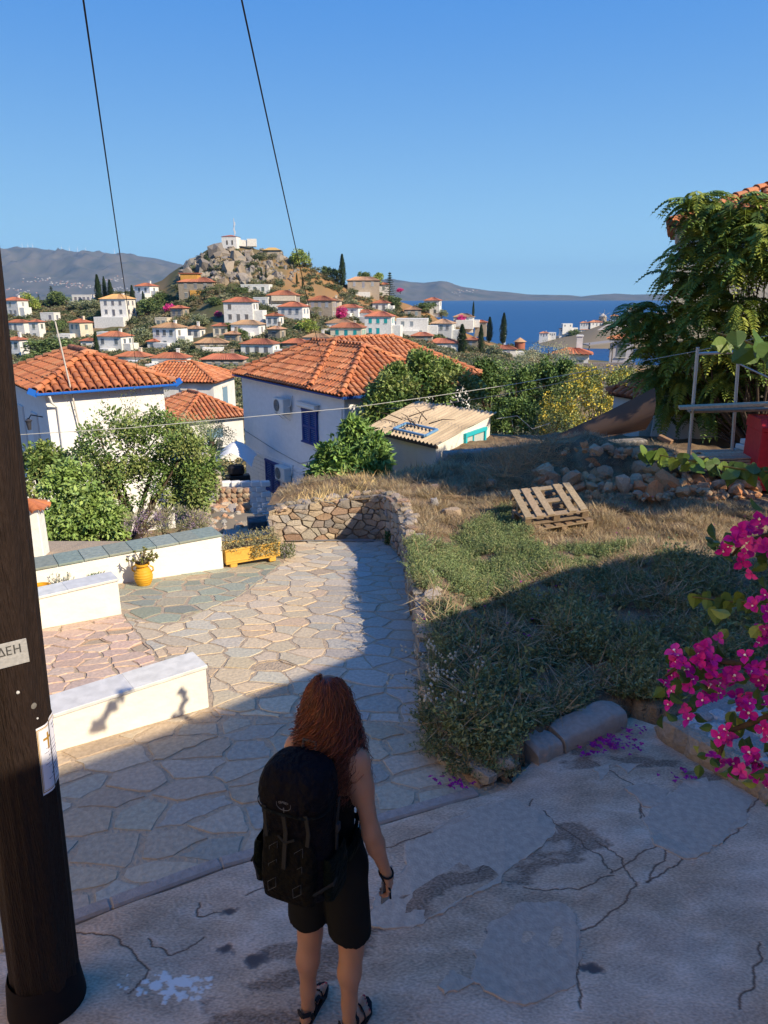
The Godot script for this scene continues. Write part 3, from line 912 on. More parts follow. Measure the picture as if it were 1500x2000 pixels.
func make_growth() -> void:
	rng.seed = 99
	var green := mat("herb", 0.75, null, 1, null, 0, {"backlight_enabled": true, "backlight": Color(0.25, 0.25, 0.25)})
	var protos := []
	for v in 3:
		var b := MB.new()
		for s in 6:
			var dir := (Vector3.UP * rng.randf_range(0.45, 1.1) + Vector3(rng.randf_range(-1, 1), 0, rng.randf_range(-1, 1)) * 0.8).normalized()
			var L := rng.randf_range(0.09, 0.20)
			b.col = Color(0.8, 0.85, 0.7)
			var sd := dir.cross(Vector3.UP).normalized()
			b.leaf2(Vector3.ZERO, dir, sd, L, 0.005)
			for k in 17:
				var p := dir * L * (0.2 + 0.8 * k / 16.0)
				var ld := (dir * 0.5 + rdir() * 0.9).normalized()
				b.col = Color(1, 1, 1) * rng.randf_range(0.7, 1.15)
				b.leaf2(p, ld, ld.cross(rdir()).normalized(), rng.randf_range(0.015, 0.034), rng.randf_range(0.006, 0.012))
		protos.append(b.mesh())
	var straws := []
	for v in 2:
		var b := MB.new()
		for s in 14:
			var dir := (Vector3.UP * rng.randf_range(0.02, 0.55) + Vector3(rng.randf_range(-1, 1), 0, rng.randf_range(-1, 1))).normalized()
			b.col = Color(1, 1, 1) * rng.randf_range(0.6, 1.1)
			b.leaf2(rv(0.07) * Vector3(1, 0.15, 1), dir, dir.cross(Vector3.UP).normalized(), rng.randf_range(0.08, 0.24), rng.randf_range(0.003, 0.006))
		straws.append(b.mesh())
	var lush := [[820, 1230], [1000, 1150], [1240, 1100], [1420, 1095], [1510, 1150], [1480, 1300], [1290, 1390], [1200, 1400], [1050, 1470], [960, 1545], [860, 1510], [800, 1440], [835, 1340]]
	var light := [[812, 1200], [850, 1052], [985, 985], [1040, 1000], [1030, 1060], [1165, 1060], [1280, 1052], [1000, 1140], [930, 1180]]
	var dry := [[600, 975], [640, 938], [760, 905], [860, 905], [1000, 930], [1250, 965], [1520, 985], [1520, 1060], [1250, 1070], [1040, 1060], [990, 985], [850, 1045], [740, 965]]
	var T := [[], [], []]; var K := [[], [], []]
	var S := [[], []]; var SC := [[], []]
	var greens := [Color(0.155, 0.215, 0.10), Color(0.19, 0.24, 0.12), Color(0.23, 0.26, 0.14), Color(0.13, 0.185, 0.10), Color(0.27, 0.23, 0.12)]
	var pale := [Color(0.25, 0.32, 0.13), Color(0.21, 0.28, 0.12), Color(0.33, 0.34, 0.16), Color(0.18, 0.24, 0.11)]
	var n := 0
	while n < 80000:
		n += 1
		var d := 3.9 + 12.6 * pow(rng.randf(), 1.25)
		var x := lerpf(wall_x(d) + 0.10 if d < 12.3 else -2.0, 7.5, rng.randf())
		var p := Vector3(x, garden(x, d), -d)
		var q := fn.get_noise_2d(x * 14.0, d * 14.0)
		var q2 := fn.get_noise_2d(x * 5.0 + 40.0, d * 5.0)
		var k := n % 3
		if in_px(lush, p):
			if q < -0.10 or (q2 < -0.08 and rng.randf() < 0.75): continue
			if rng.randf() < 0.07:
				S[n % 2].append(Transform3D(rot(rng.randf() * TAU) * Basis(Vector3.RIGHT, rng.randf_range(0, 0.8)) * Basis.from_scale(Vector3.ONE * rng.randf_range(0.8, 1.9)), p + Vector3(0, 0.10, 0)))
				SC[n % 2].append(hue(Color(0.40, 0.30, 0.18), 0.2))
				continue
			var h := rng.randf_range(0.5, 1.15) * (1.0 + 1.0 * maxf(q, 0.0) + 0.9 * maxf(q2, 0.0))
			if rng.randf() < 0.04: h *= 1.6
			T[k].append(Transform3D(rot(rng.randf() * TAU) * Basis(rdir(), 0.3) * Basis.from_scale(Vector3(h, h * 0.95, h)), p + Vector3(0, -0.02, 0)))
			K[k].append(hue(greens[rng.randi() % 5].lerp(pale[rng.randi() % 4], clampf(q2 + 0.2, 0, 0.6)), 0.2))
		elif in_px(light, p):
			if q < -0.16: continue
			var h := rng.randf_range(0.55, 1.05)
			T[k].append(Transform3D(rot(rng.randf() * TAU) * Basis(rdir(), 0.3) * Basis.from_scale(Vector3(h, h, h)), p + Vector3(0, -0.02, 0)))
			K[k].append(hue(pale[rng.randi() % 4], 0.2))
		elif in_px(dry, p) or (rng.randf() < 0.35 and x < 6.0 and d > 8.5):
			if rng.randf() < 0.25 or (q < -0.15): continue
			var h := rng.randf_range(0.7, 1.5)
			S[n % 2].append(Transform3D(rot(rng.randf() * TAU) * Basis.from_scale(Vector3(h, h, h)), p + Vector3(0, 0.005, 0)))
			SC[n % 2].append(hue([Color(0.50, 0.38, 0.20), Color(0.42, 0.30, 0.16), Color(0.55, 0.44, 0.26), Color(0.36, 0.24, 0.14)][rng.randi() % 4], 0.15))
	# green hangs over the wall's lip and grows at its foot
	for i in 1500:
		var d := rng.randf_range(4.2, 9.6)
		var e := wall_x(d)
		var w := curve([4.1, 5.2, 7.2, 10.4], [0.12, 0.34, 0.5, 0.58], d)
		var out := rng.randf_range(-0.10, 0.25) if d < 5.0 else rng.randf_range(0.0, 0.2)
		var y := street(d) + w * (1.0 if out > 0 else clampf(1.0 + out * 6.0, 0.1, 1.0)) * rng.randf_range(0.5, 1.05)
		if d > 5.4 and (rng.randf() < 0.7 or d < 7.4): continue
		if d > 5.4: y = street(d) + w
		T[i % 3].append(Transform3D(rot(rng.randf() * TAU) * Basis(Vector3.FORWARD, 0.5) * Basis.from_scale(Vector3.ONE * rng.randf_range(0.6, 1.2)), Vector3(e + out, y - 0.02, -d)))
		K[i % 3].append(hue(greens[rng.randi() % 5] if d < 7.5 else pale[rng.randi() % 4], 0.2))
	for k in 3: tag(scatter("ground_herbs", protos[k], green, T[k], K[k]), ["low green herbs covering the terrace behind the stone wall", "feathery green weeds spread through the terrace garden", "small leafed green plants mixed over the terrace slope"][k], "weeds")
	for k in 2: tag(scatter("dry_grass", straws[k], green, S[k], SC[k]), ["pale dry straw scattered over the terrace soil", "yellow dry grass lying on the terrace behind the wall"][k], "dry grass")
	# taller dry tuft on the far lip and the brush heap beside the rubble
	for q in [["dry_grass_tuft", "golden dry grass standing on the terrace lip before the blue shuttered house", "dry grass", [[620, 972], [660, 950], [720, 930], [770, 918], [830, 912]], 700, 0.34, 0.5, Color(0.62, 0.47, 0.22)], ["brush_heap", "brown heap of dry twigs and brush left of the rubble pile", "brush heap", [[985, 945], [1005, 930], [1030, 935], [1055, 920]], 900, 0.7, 0.35, Color(0.40, 0.27, 0.15)]]:
		var b := MB.new()
		for i in q[4]:
			var s: Array = q[3][rng.randi() % q[3].size()]
			var p := lv(s[0] + rng.randfn(0, 16), s[1], -0.42)
			p += Vector3(rng.randfn(0, 0.22), 0, rng.randfn(0, 0.35))
			p.y = garden(p.x, -p.z) + (absf(rng.randfn(0, 0.16)) if q[0] == "brush_heap" else 0.0)
			var dir: Vector3 = (Vector3.UP * float(q[6]) + rdir() * 0.8)
			if dir.y < 0: dir.y *= -0.3
			dir = dir.normalized()
			b.col = hue(q[7], 0.3)
			b.leaf2(p, dir, dir.cross(Vector3(rng.randf(), 0.1, 1)).normalized(), q[5] * rng.randf_range(0.4, 1.0), rng.randf_range(0.005, 0.010))
		tag(obj(q[0], b, green), q[1], q[2], "", "stuff")
	# grey dry flower stems over the wall corner
	var g := MB.new()
	for i in 26:
		var p := Vector3(0.42 + rng.randf_range(-0.06, 0.35), street(5.0) + 0.38, -rng.randf_range(4.7, 5.5))
		var d := (Vector3(rng.randf_range(-1, 0.3), rng.randf_range(0.2, 0.8), rng.randf_range(-0.3, 0.8))).normalized()
		var L := rng.randf_range(0.15, 0.42)
		g.col = Color(0.38, 0.36, 0.29)
		g.tube([p, p + d * L * 0.6 + rv(0.02), p + d * L + rv(0.03)], [0.003, 0.0025, 0.002], 4)
		for k in 5:
			g.col = Color(0.45, 0.44, 0.37)
			var t := Transform3D(Basis.from_scale(Vector3.ONE * rng.randf_range(0.006, 0.011)), p + d * L + rv(0.035))
			g.rock(t, rng)
	tag(obj("withered_plant", g, green), "withered grey plant with dry flower heads at the near stone wall corner", "plant")

func make_terrace_stones(stone: Material, tones: Array) -> void:
	rng.seed = 55
	# the rubble pile in front of the old wall
	var o := thing("rubble_pile", "long heap of broken building stones in front of the white house", "rubble pile")
	var cnt := 0
	while cnt < 300:
		var px := rng.randf_range(1040, 1480); var py := rng.randf_range(880, 975)
		if py < curve([1040, 1100, 1180, 1260, 1380, 1480], [925, 885, 868, 880, 930, 940], px): continue
		if px > 1270 and px < 1500 and py < 915 and px > 1290: continue
		var y0 := -0.4
		var p := lv(px, py, y0)
		for i in 6: p = lv(px, py, garden(p.x, -p.z))
		if -p.z > 17.0: continue
		var s := rng.randf_range(0.05, 0.10) * (1.0 + 1.1 * pow(rng.randf(), 6))
		var b := MB.new()
		b.col = Color(1.25, 1.02, 0.78) * hue(tones[rng.randi() % 6].lerp(Color(0.50, 0.25, 0.14), 0.7 if rng.randf() < 0.4 else 0.0).lerp(Color(0.42, 0.38, 0.35), 0.7 if rng.randf() < 0.3 else 0.0), 0.15)
		b.rock(Transform3D(Basis(rdir(), rng.randf() * TAU) * Basis.from_scale(Vector3(s * 1.35, s * rng.randf_range(0.5, 0.9), s)), p + Vector3(0, s * rng.randf_range(0.5, 1.6), 0)), rng, 0.35)
		obj("broken_stone", b, stone, o)
		cnt += 1
	var fill := MB.new()
	for k in 1500:
		var px := rng.randf_range(1040, 1480); var py := rng.randf_range(866, 978)
		if py < curve([1040, 1100, 1180, 1260, 1380, 1480], [925, 885, 868, 880, 930, 940], px): continue
		var p := lv(px, py, -0.4)
		for i in 6: p = lv(px, py, garden(p.x, -p.z))
		if -p.z > 17.0: continue
		var s := rng.randf_range(0.02, 0.055)
		fill.col = Color(1.25, 1.02, 0.78) * hue(tones[rng.randi() % 6].lerp(Color(0.50, 0.27, 0.16), 0.5 if rng.randf() < 0.4 else 0.0), 0.2)
		fill.rock(Transform3D(Basis(rdir(), rng.randf() * TAU) * Basis.from_scale(Vector3(s * 1.35, s * 0.8, s)), p + Vector3(0, s * 0.9, 0)), rng, 0.35)
	obj("small_rubble", fill, stone, o).set_meta("kind", "stuff")
	# rubble at the left foot of the lane
	o = thing("rubble_pile", "small heap of rubble stones beside the lane, left of the dark block", "rubble pile")
	for i in 75:
		var px := rng.randf_range(395, 482); var py := rng.randf_range(980, 1042)
		var p := at(px, py, 15.0 + (1042 - py) * 0.055)
		var s := rng.randf_range(0.07, 0.15)
		var b := MB.new(); b.col = hue([Color(0.55, 0.47, 0.38), Color(0.55, 0.34, 0.22), Color(0.47, 0.44, 0.41)][rng.randi() % 3], 0.15)
		b.rock(Transform3D(Basis(rdir(), rng.randf() * TAU) * Basis.from_scale(Vector3(s * 1.3, s * 0.75, s)), p), rng, 0.35)
		obj("broken_stone", b, stone, o)
	var mb := MB.new(); mb.col = Color(0.22, 0.19, 0.15)
	var hp := at(440, 1020, 15.6)
	mb.rock(Transform3D(Basis.from_scale(Vector3(1.1, 0.7, 1.1)), hp + Vector3(0, -0.75, -0.4)), rng, 0.1)
	obj("earth_mound", mb, mat("soil", 1), o)
	# single stones
	var singles := [
		[1060, 1172, "flat pale grey stone slab lying left in the middle of the garden", Vector3(0.20, 0.035, 0.13), Color(0.42, 0.42, 0.42)], [1185, 1165, "long tan stone slab lying in the middle of the garden", Vector3(0.33, 0.04, 0.10), Color(0.40, 0.31, 0.24)],
		[1062, 1072, "small rounded reddish stone in front of the pallets", Vector3(0.06, 0.08, 0.06), Color(0.48, 0.32, 0.21)], [1090, 1090, "little brown stone right of and nearer than the reddish one before the pallets", Vector3(0.05, 0.03, 0.05), Color(0.38, 0.28, 0.19)],
		[1410, 1250, "flat grey stone half hidden behind the bougainvillea", Vector3(0.2, 0.05, 0.14), Color(0.33, 0.31, 0.29)],
		[880, 1012, "big tan boulder at the bend of the stone wall", Vector3(0.22, 0.13, 0.15), Color(0.46, 0.35, 0.25)], [848, 990, "upright grey stone next to the tan boulder at the wall bend", Vector3(0.07, 0.12, 0.07), Color(0.36, 0.34, 0.33)],
		[850, 958, "rounded brown stone in the dry grass behind the wall bend", Vector3(0.11, 0.09, 0.09), Color(0.40, 0.29, 0.22)], [960, 950, "brown stone at the left foot of the brush heap", Vector3(0.12, 0.1, 0.1), Color(0.42, 0.31, 0.22)],
		[1270, 1030, "small pale stone on the sunny strip right of the pallets", Vector3(0.1, 0.05, 0.06), Color(0.5, 0.42, 0.33)]]
	for s in singles:
		var p := lv(s[0], s[1], -0.4)
		for i in 5: p = lv(s[0], s[1], garden(p.x, -p.z))
		var b := MB.new(); b.col = s[4]
		b.rock(Transform3D(rot(rng.randf_range(-0.4, 0.4)) * Basis(Vector3.FORWARD, rng.randf_range(-0.12, 0.12)) * Basis.from_scale(s[3]), p + Vector3(0, s[3].y * 0.4, 0)), rng, 0.18)
		tag(obj("stone", b, stone), s[2], "stone")
	# broken concrete kerb in front of the garden
	var a := gp(1052, 1488, 0.08); var e := gp(1228, 1408, 0.10)
	var kb := thing("kerb_block", "broken concrete kerb block lying between street and garden", "kerb")
	for k in 2:
		var b := MB.new(); b.col = Color(0.40, 0.33, 0.285)
		var p0 := a.lerp(e, 0.0 if k == 0 else 0.27); var p1 := a.lerp(e, 0.25 if k == 0 else 1.0)
		var q := []
		for i in 9:
			var t := i / 8.0
			var c := p0.lerp(p1, t) + Vector3(rng.randf_range(-0.012, 0.012), rng.randf_range(-0.012, 0.012), rng.randf_range(-0.012, 0.012))
			var s := 1.0 - 0.18 * pow(absf(t * 2 - 1), 5) - (0.12 if k == 0 else 0.0)
			var back := Vector3(-0.42, 0, -0.9).normalized()
			var row := PackedVector3Array()
			for w in [Vector2(0, -0.14), Vector2(-0.008, 0.0), Vector2(0.012, 0.065), Vector2(0.035, 0.088), Vector2(0.13, 0.10), Vector2(0.23, 0.095), Vector2(0.26, 0.07), Vector2(0.27, -0.14)]:
				row.append(c + back * w.x * s + Vector3(0, w.y * s + rng.randf_range(-0.006, 0.006), 0))
			q.append(row)
		b.grid(q)
		for end in [0, 8]:
			for i in 6: b.otri((p0 + p1) * 0.5, q[end][0], q[end][i + 1], q[end][i + 2] if i < 6 else q[end][7])
		obj("concrete_piece", b, mat("cement", 1), kb)
	# stone edged bed on the right, with its whitened rubble top
	o = thing("low_bed_wall", "low crumbling stone bed wall under the bougainvillea", "wall")
	a = gp(1292, 1445, 0.03); e = gp(1500, 1572, 0.03); e += (e - a) * 0.9
	var dr := (e - a).normalized(); var back2 := Vector3(-dr.z, 0, dr.x)
	if back2.z > 0: back2 = -back2
	back2 = Vector3(dr.z, 0, -dr.x)
	if back2.x < 0: back2 = -back2
	for k in 14:
		var b := MB.new(); b.col = hue([Color(0.42, 0.33, 0.25), Color(0.38, 0.31, 0.25), Color(0.46, 0.38, 0.30)][k % 3], 0.1)
		var t := (k + 0.5) / 14.0
		b.rock(Transform3D(Basis(dr, Vector3.UP, -back2) * Basis.from_scale(Vector3(0.16, 0.13, 0.1)), a.lerp(e, t) + back2 * 0.05 + Vector3(0, 0.07, 0)), rng, 0.12)
		obj("edge_stone", b, stone, o)
	var bb := MB.new(); bb.col = Color(0.36, 0.34, 0.33)
	var up := Vector3(0, 0.17, 0)
	bb.prism([a + back2 * 0.03 - Vector3(0, 0.2, 0), e + back2 * 0.03 - Vector3(0, 0.2, 0), e + back2 * 1.5 - Vector3(0, 0.2, 0), a + back2 * 0.9 - dr * 0.1 - Vector3(0, 0.2, 0)], up + Vector3(0, 0.2, 0))
	obj("bed_core", bb, stone, o)
	for k in 46:
		var b := MB.new(); b.col = hue(Color(0.52, 0.53, 0.55) if rng.randf() < 0.7 else Color(0.40, 0.36, 0.32), 0.1)
		var p := a.lerp(e, rng.randf_range(0.02, 0.75)) + back2 * rng.randf_range(0.1, 0.8)
		b.rock(Transform3D(rot(rng.randf() * 6.0) * Basis.from_scale(Vector3(rng.randf_range(0.06, 0.14), 0.025, rng.randf_range(0.05, 0.10))), p + Vector3(0, 0.168, 0)), rng, 0.2)
		obj("top_stone", b, stone, o)

# ---------------------------------------------------------------- roofs and houses
func tile_proto(w: float, l: float) -> MB:    # one curved roof tile along -z (up the slope), lying on y = 0
	var b := MB.new()
	b.col = Color(1, 1, 1)
	for k in 5:
		var a0 := PI * k / 5.0; var a1 := PI * (k + 1) / 5.0
		var r0 := w * 0.42; var r1 := w * 0.34
		var A := Vector3(cos(a0) * r0, sin(a0) * r0 * 0.85 + 0.03, 0); var B := Vector3(cos(a1) * r0, sin(a1) * r0 * 0.85 + 0.03, 0)
		var D := Vector3(cos(a1) * r1, sin(a1) * r1 * 0.85, -l * 1.12); var E := Vector3(cos(a0) * r1, sin(a0) * r1 * 0.85, -l * 1.12)
		var nA := Vector3(cos(a0), sin(a0), 0.05).normalized(); var nB := Vector3(cos(a1), sin(a1), 0.05).normalized()
		b.stri(A, D, E, nA, nB, nA) if false else b.stri(A, E, D, nA, nA, nB)
		b.stri(A, D, B, nA, nB, nB)
		var A2 := A * Vector3(0.8, 0.8, 1); var B2 := B * Vector3(0.8, 0.8, 1)
		b.quad(A2, A, B, B2)
	for i in range(0, b.v.size(), 3):     # wind every face outward
		var nn := (b.v[i + 1] - b.v[i]).cross(b.v[i + 2] - b.v[i])
		if nn.dot(b.n[i]) > 0:
			var q := b.v[i + 1]; b.v[i + 1] = b.v[i + 2]; b.v[i + 2] = q
			var r := b.n[i + 1]; b.n[i + 1] = b.n[i + 2]; b.n[i + 2] = r
	return b
func add_to(b: MB, o: MB, t: Transform3D, c: Color) -> void:
	for i in o.v.size():
		b.v.append(t * o.v[i]); b.n.append((t.basis * o.n[i]).normalized()); b.c.append(Color(c.r * o.c[i].r, c.g * o.c[i].g, c.b * o.c[i].b)); b.u.append(o.u[i])
func tile_tone() -> Color:
	return hue([Color(0.64, 0.235, 0.105), Color(0.57, 0.20, 0.09), Color(0.70, 0.30, 0.15), Color(0.60, 0.255, 0.135), Color(0.48, 0.175, 0.09)][rng.randi() % 5], 0.13)
# hip roof over a rectangle x in [-w/2, w/2], z in [-l/2, l/2]; returns [[a, b, c, (d)]]: eave left, eave right, then the top, as seen from outside
func hip_faces(w: float, l: float, y: float, rise: float) -> Array:
	var a := Vector3(-w / 2, y, l / 2); var b := Vector3(w / 2, y, l / 2); var c := Vector3(w / 2, y, -l / 2); var d := Vector3(-w / 2, y, -l / 2)
	if l >= w:
		var r0 := Vector3(0, y + rise, l / 2 - w / 2); var r1 := Vector3(0, y + rise, -l / 2 + w / 2)
		return [[a, b, r0], [b, c, r1, r0], [c, d, r1], [d, a, r0, r1]]
	var s0 := Vector3(-w / 2 + l / 2, y + rise, 0); var s1 := Vector3(w / 2 - l / 2, y + rise, 0)
	return [[a, b, s1, s0], [b, c, s1], [c, d, s0, s1], [d, a, s0]]
func tiled_roof(parent: Node3D, t: Transform3D, w: float, l: float, y: float, rise: float, tw: float, tl: float, single: Array, most := 300) -> void:
	# single: the faces whose tiles are laid one by one; the others are joined
	var m := mat("tile", 0.85, tex("tila", 0.04, 5, 0.6, 1.0), 1.6, tex("tilb", 0.05, 4, 0, 1), 0.5)
	var faces := hip_faces(w, l, y, rise)
	var protos := []
	var base := tile_proto(tw, tl)
	for k in 5:
		var q := MB.new()
		add_to(q, base, Transform3D(), tile_tone())
		protos.append(q.mesh())
	var deck := MB.new(); deck.col = Color(0.33, 0.115, 0.06)
	var rest := MB.new()
	var laid := 0
	var roof := obj("roof", deck_of(faces, deck), m, parent, t)
	for fi in faces.size():
		var f: Array = faces[fi]
		var o: Vector3 = f[0]
		var ux: Vector3 = ((f[1] as Vector3) - o).normalized()
		var nn := ux.cross((f[2] as Vector3) - o).normalized()
		var vz := nn.cross(ux)
		var poly := PackedVector2Array()
		for q in f: poly.append(Vector2((q - o).dot(ux), (q - o).dot(vz)))
		var L := poly[1].x
		var n := int(L / tw)
		var H := poly[2].y
		for i in n:
			for j in int(H / tl) + 1:
				var p := Vector2((i + 0.5) * L / n, j * tl - 0.04)
				if not Geometry2D.is_point_in_polygon(p + Vector2(0, tl * 0.45), poly): continue
				var tt := Transform3D(Basis(ux, nn, -vz) * Basis(Vector3.UP, rng.randf_range(-0.03, 0.03)), o + ux * p.x + vz * p.y + nn * (0.02 + rng.randf() * 0.008))
				if fi in single and laid < most:
					obj("tile", protos[rng.randi() % 5], m, roof, tt)
					laid += 1
				else: add_to(rest, base, tt, tile_tone())
	if rest.v.size(): obj("joined_tiles", rest, m, roof).set_meta("kind", "stuff")
	# ridge and hip caps
	var cap := MB.new()
	var lines := []
	for f in faces:
		lines.append([f[1], f[2]])
	lines.append([faces[0][2], faces[0][3]] if faces[0].size() > 3 else [faces[1][2], faces[1][3]])
	for q in lines:
		var a: Vector3 = q[0]; var e: Vector3 = q[1]
		var k := int(a.distance_to(e) / (tl * 0.95))
		var z := (e - a).normalized(); var x := Vector3.UP.cross(z).normalized()
		for i in k:
			add_to(cap, base, Transform3D(Basis(x, z.cross(x), z) * Basis(Vector3.UP, PI) * Basis.from_scale(Vector3(1.15, 1.2, 1)), a.lerp(e, float(i) / k) + Vector3(0, tw * 0.28, 0)), tile_tone())
	obj("ridge_tiles", cap, m, roof).set_meta("kind", "stuff")
func deck_of(faces: Array, b: MB) -> MB:
	for f in faces:
		b.tri(f[0], f[1], f[2])
		if f.size() > 3: b.tri(f[0], f[2], f[3])
	b.quad(faces[0][0] - Vector3(0, 0.04, 0), faces[2][1] - Vector3(0, 0.04, 0), faces[2][0] - Vector3(0, 0.04, 0), faces[0][1] - Vector3(0, 0.04, 0))
	return b
func louvre(parent: Node3D, t: Transform3D, w: float, h: float, col: Color, called := "shutter") -> void:   # a pair of louvred shutters, facing +z
	var m := mat("paint", 0.5, tex("paia", 0.02, 4, 0.85, 1.0), 2.0)
	var fr := MB.new(); fr.col = col
	for s in [-1, 1]: fr.box(Transform3D(t.basis, t * Vector3(s * w / 2, 0, 0.02)), Vector3(0.06, h, 0.07))
	fr.box(Transform3D(t.basis, t * Vector3(0, h / 2, 0.02)), Vector3(w + 0.12, 0.07, 0.08)); fr.box(Transform3D(t.basis, t * Vector3(0, -h / 2, 0.03)), Vector3(w + 0.14, 0.05, 0.12))
	obj("window_frame", fr, m, parent)
	for s in [-1, 1]:
		var b := MB.new(); b.col = hue(col, 0.05)
		var c = s * w * 0.245; var lw := w * 0.47
		for e in [-1, 1]: b.box(Transform3D(t.basis, t * Vector3(c + e * (lw / 2 - 0.03), 0, 0.035)), Vector3(0.06, h - 0.08, 0.035))
		for yy in [-0.47, 0.0, 0.47]: b.box(Transform3D(t.basis, t * Vector3(c, yy * h, 0.036)), Vector3(lw - 0.06, 0.07, 0.035))
		var sh := obj(called, b, m, parent)
		var n := int(h / 0.075)
		for k in n:
			var sl := MB.new(); sl.col = b.col * 0.95
			sl.box(Transform3D(Basis(), Vector3.ZERO), Vector3(lw - 0.1, 0.055, 0.01))
			obj("slat", sl, m, sh, Transform3D(t.basis * Basis(Vector3.RIGHT, -0.6), t * Vector3(c, (k + 0.5) * (h - 0.1) / n - (h - 0.1) / 2, 0.03)))
func aircon(parent: Node3D, t: Transform3D) -> void:
	var m := mat("enamel", 0.45)
	var b := MB.new(); b.col = Color(0.70, 0.69, 0.65)
	b.box(t * Transform3D(Basis(), Vector3(0, 0, 0.19)), Vector3(0.82, 0.56, 0.30), 0.02)
	var ac := obj("air_conditioner", b, m, parent)
	var g := MB.new(); g.col = Color(0.33, 0.33, 0.33)
	for k in 4:
		var ring := []; var rr := []
		for i in 19:
			ring.append(t * Vector3(-0.12 + cos(TAU * i / 18) * (0.06 + k * 0.055), sin(TAU * i / 18) * (0.06 + k * 0.055), 0.35)); rr.append(0.007)
		g.tube(ring, rr, 4, false)
	obj("fan_grille", g, m, ac)
	g = MB.new(); g.col = Color(0.12, 0.12, 0.12)
	g.lathe([Vector2(0.0, 0.0), Vector2(0.22, 0.0), Vector2(0.22, 0.004), Vector2(0, 0.004)], t * Transform3D(Basis(Vector3.RIGHT, PI / 2), Vector3(-0.12, 0, 0.341)), 20)
	obj("fan", g, m, ac)
	g = MB.new(); g.col = Color(0.6, 0.6, 0.58)
	for s in [-1, 1]:
		g.bar(t * Vector3(s * 0.28, -0.3, 0), t * Vector3(s * 0.28, -0.3, 0.36), 0.03, 0.03); g.bar(t * Vector3(s * 0.28, -0.55, 0.005), t * Vector3(s * 0.28, -0.3, 0.3), 0.025, 0.02)
	obj("bracket", g, m, ac)
	g = MB.new(); g.col = Color(0.75, 0.74, 0.71)
	g.tube([t * Vector3(0.41, 0.0, 0.12), t * Vector3(0.50, 0.0, 0.1), t * Vector3(0.52, 0.25, 0.06), t * Vector3(0.5, 0.4, 0.0)], [0.02, 0.02, 0.02, 0.02], 6)
	obj("pipe", g, m, ac)
# a rectangular house frame: corner c, e1 along the first face, e2 along the second
func face_t(a: Vector2, e: Vector2, y: float) -> Transform3D:    # at the middle of wall a-e, x along it to the right, z outward
	var d := (e - a).normalized()
	var x := Vector3(d.x, 0, -d.y)
	return Transform3D(Basis(x, Vector3.UP, x.cross(Vector3.UP)), Vector3(a.x, y, -a.y))
func on_face(f: Transform3D, px: float, py: float) -> Vector3:  # where a sight line meets that face, in its own axes
	var r := ray(px, py)
	var t := (f.origin - EYE).dot(f.basis.z) / r.dot(f.basis.z)
	return f.affine_inverse() * (EYE + r * t)

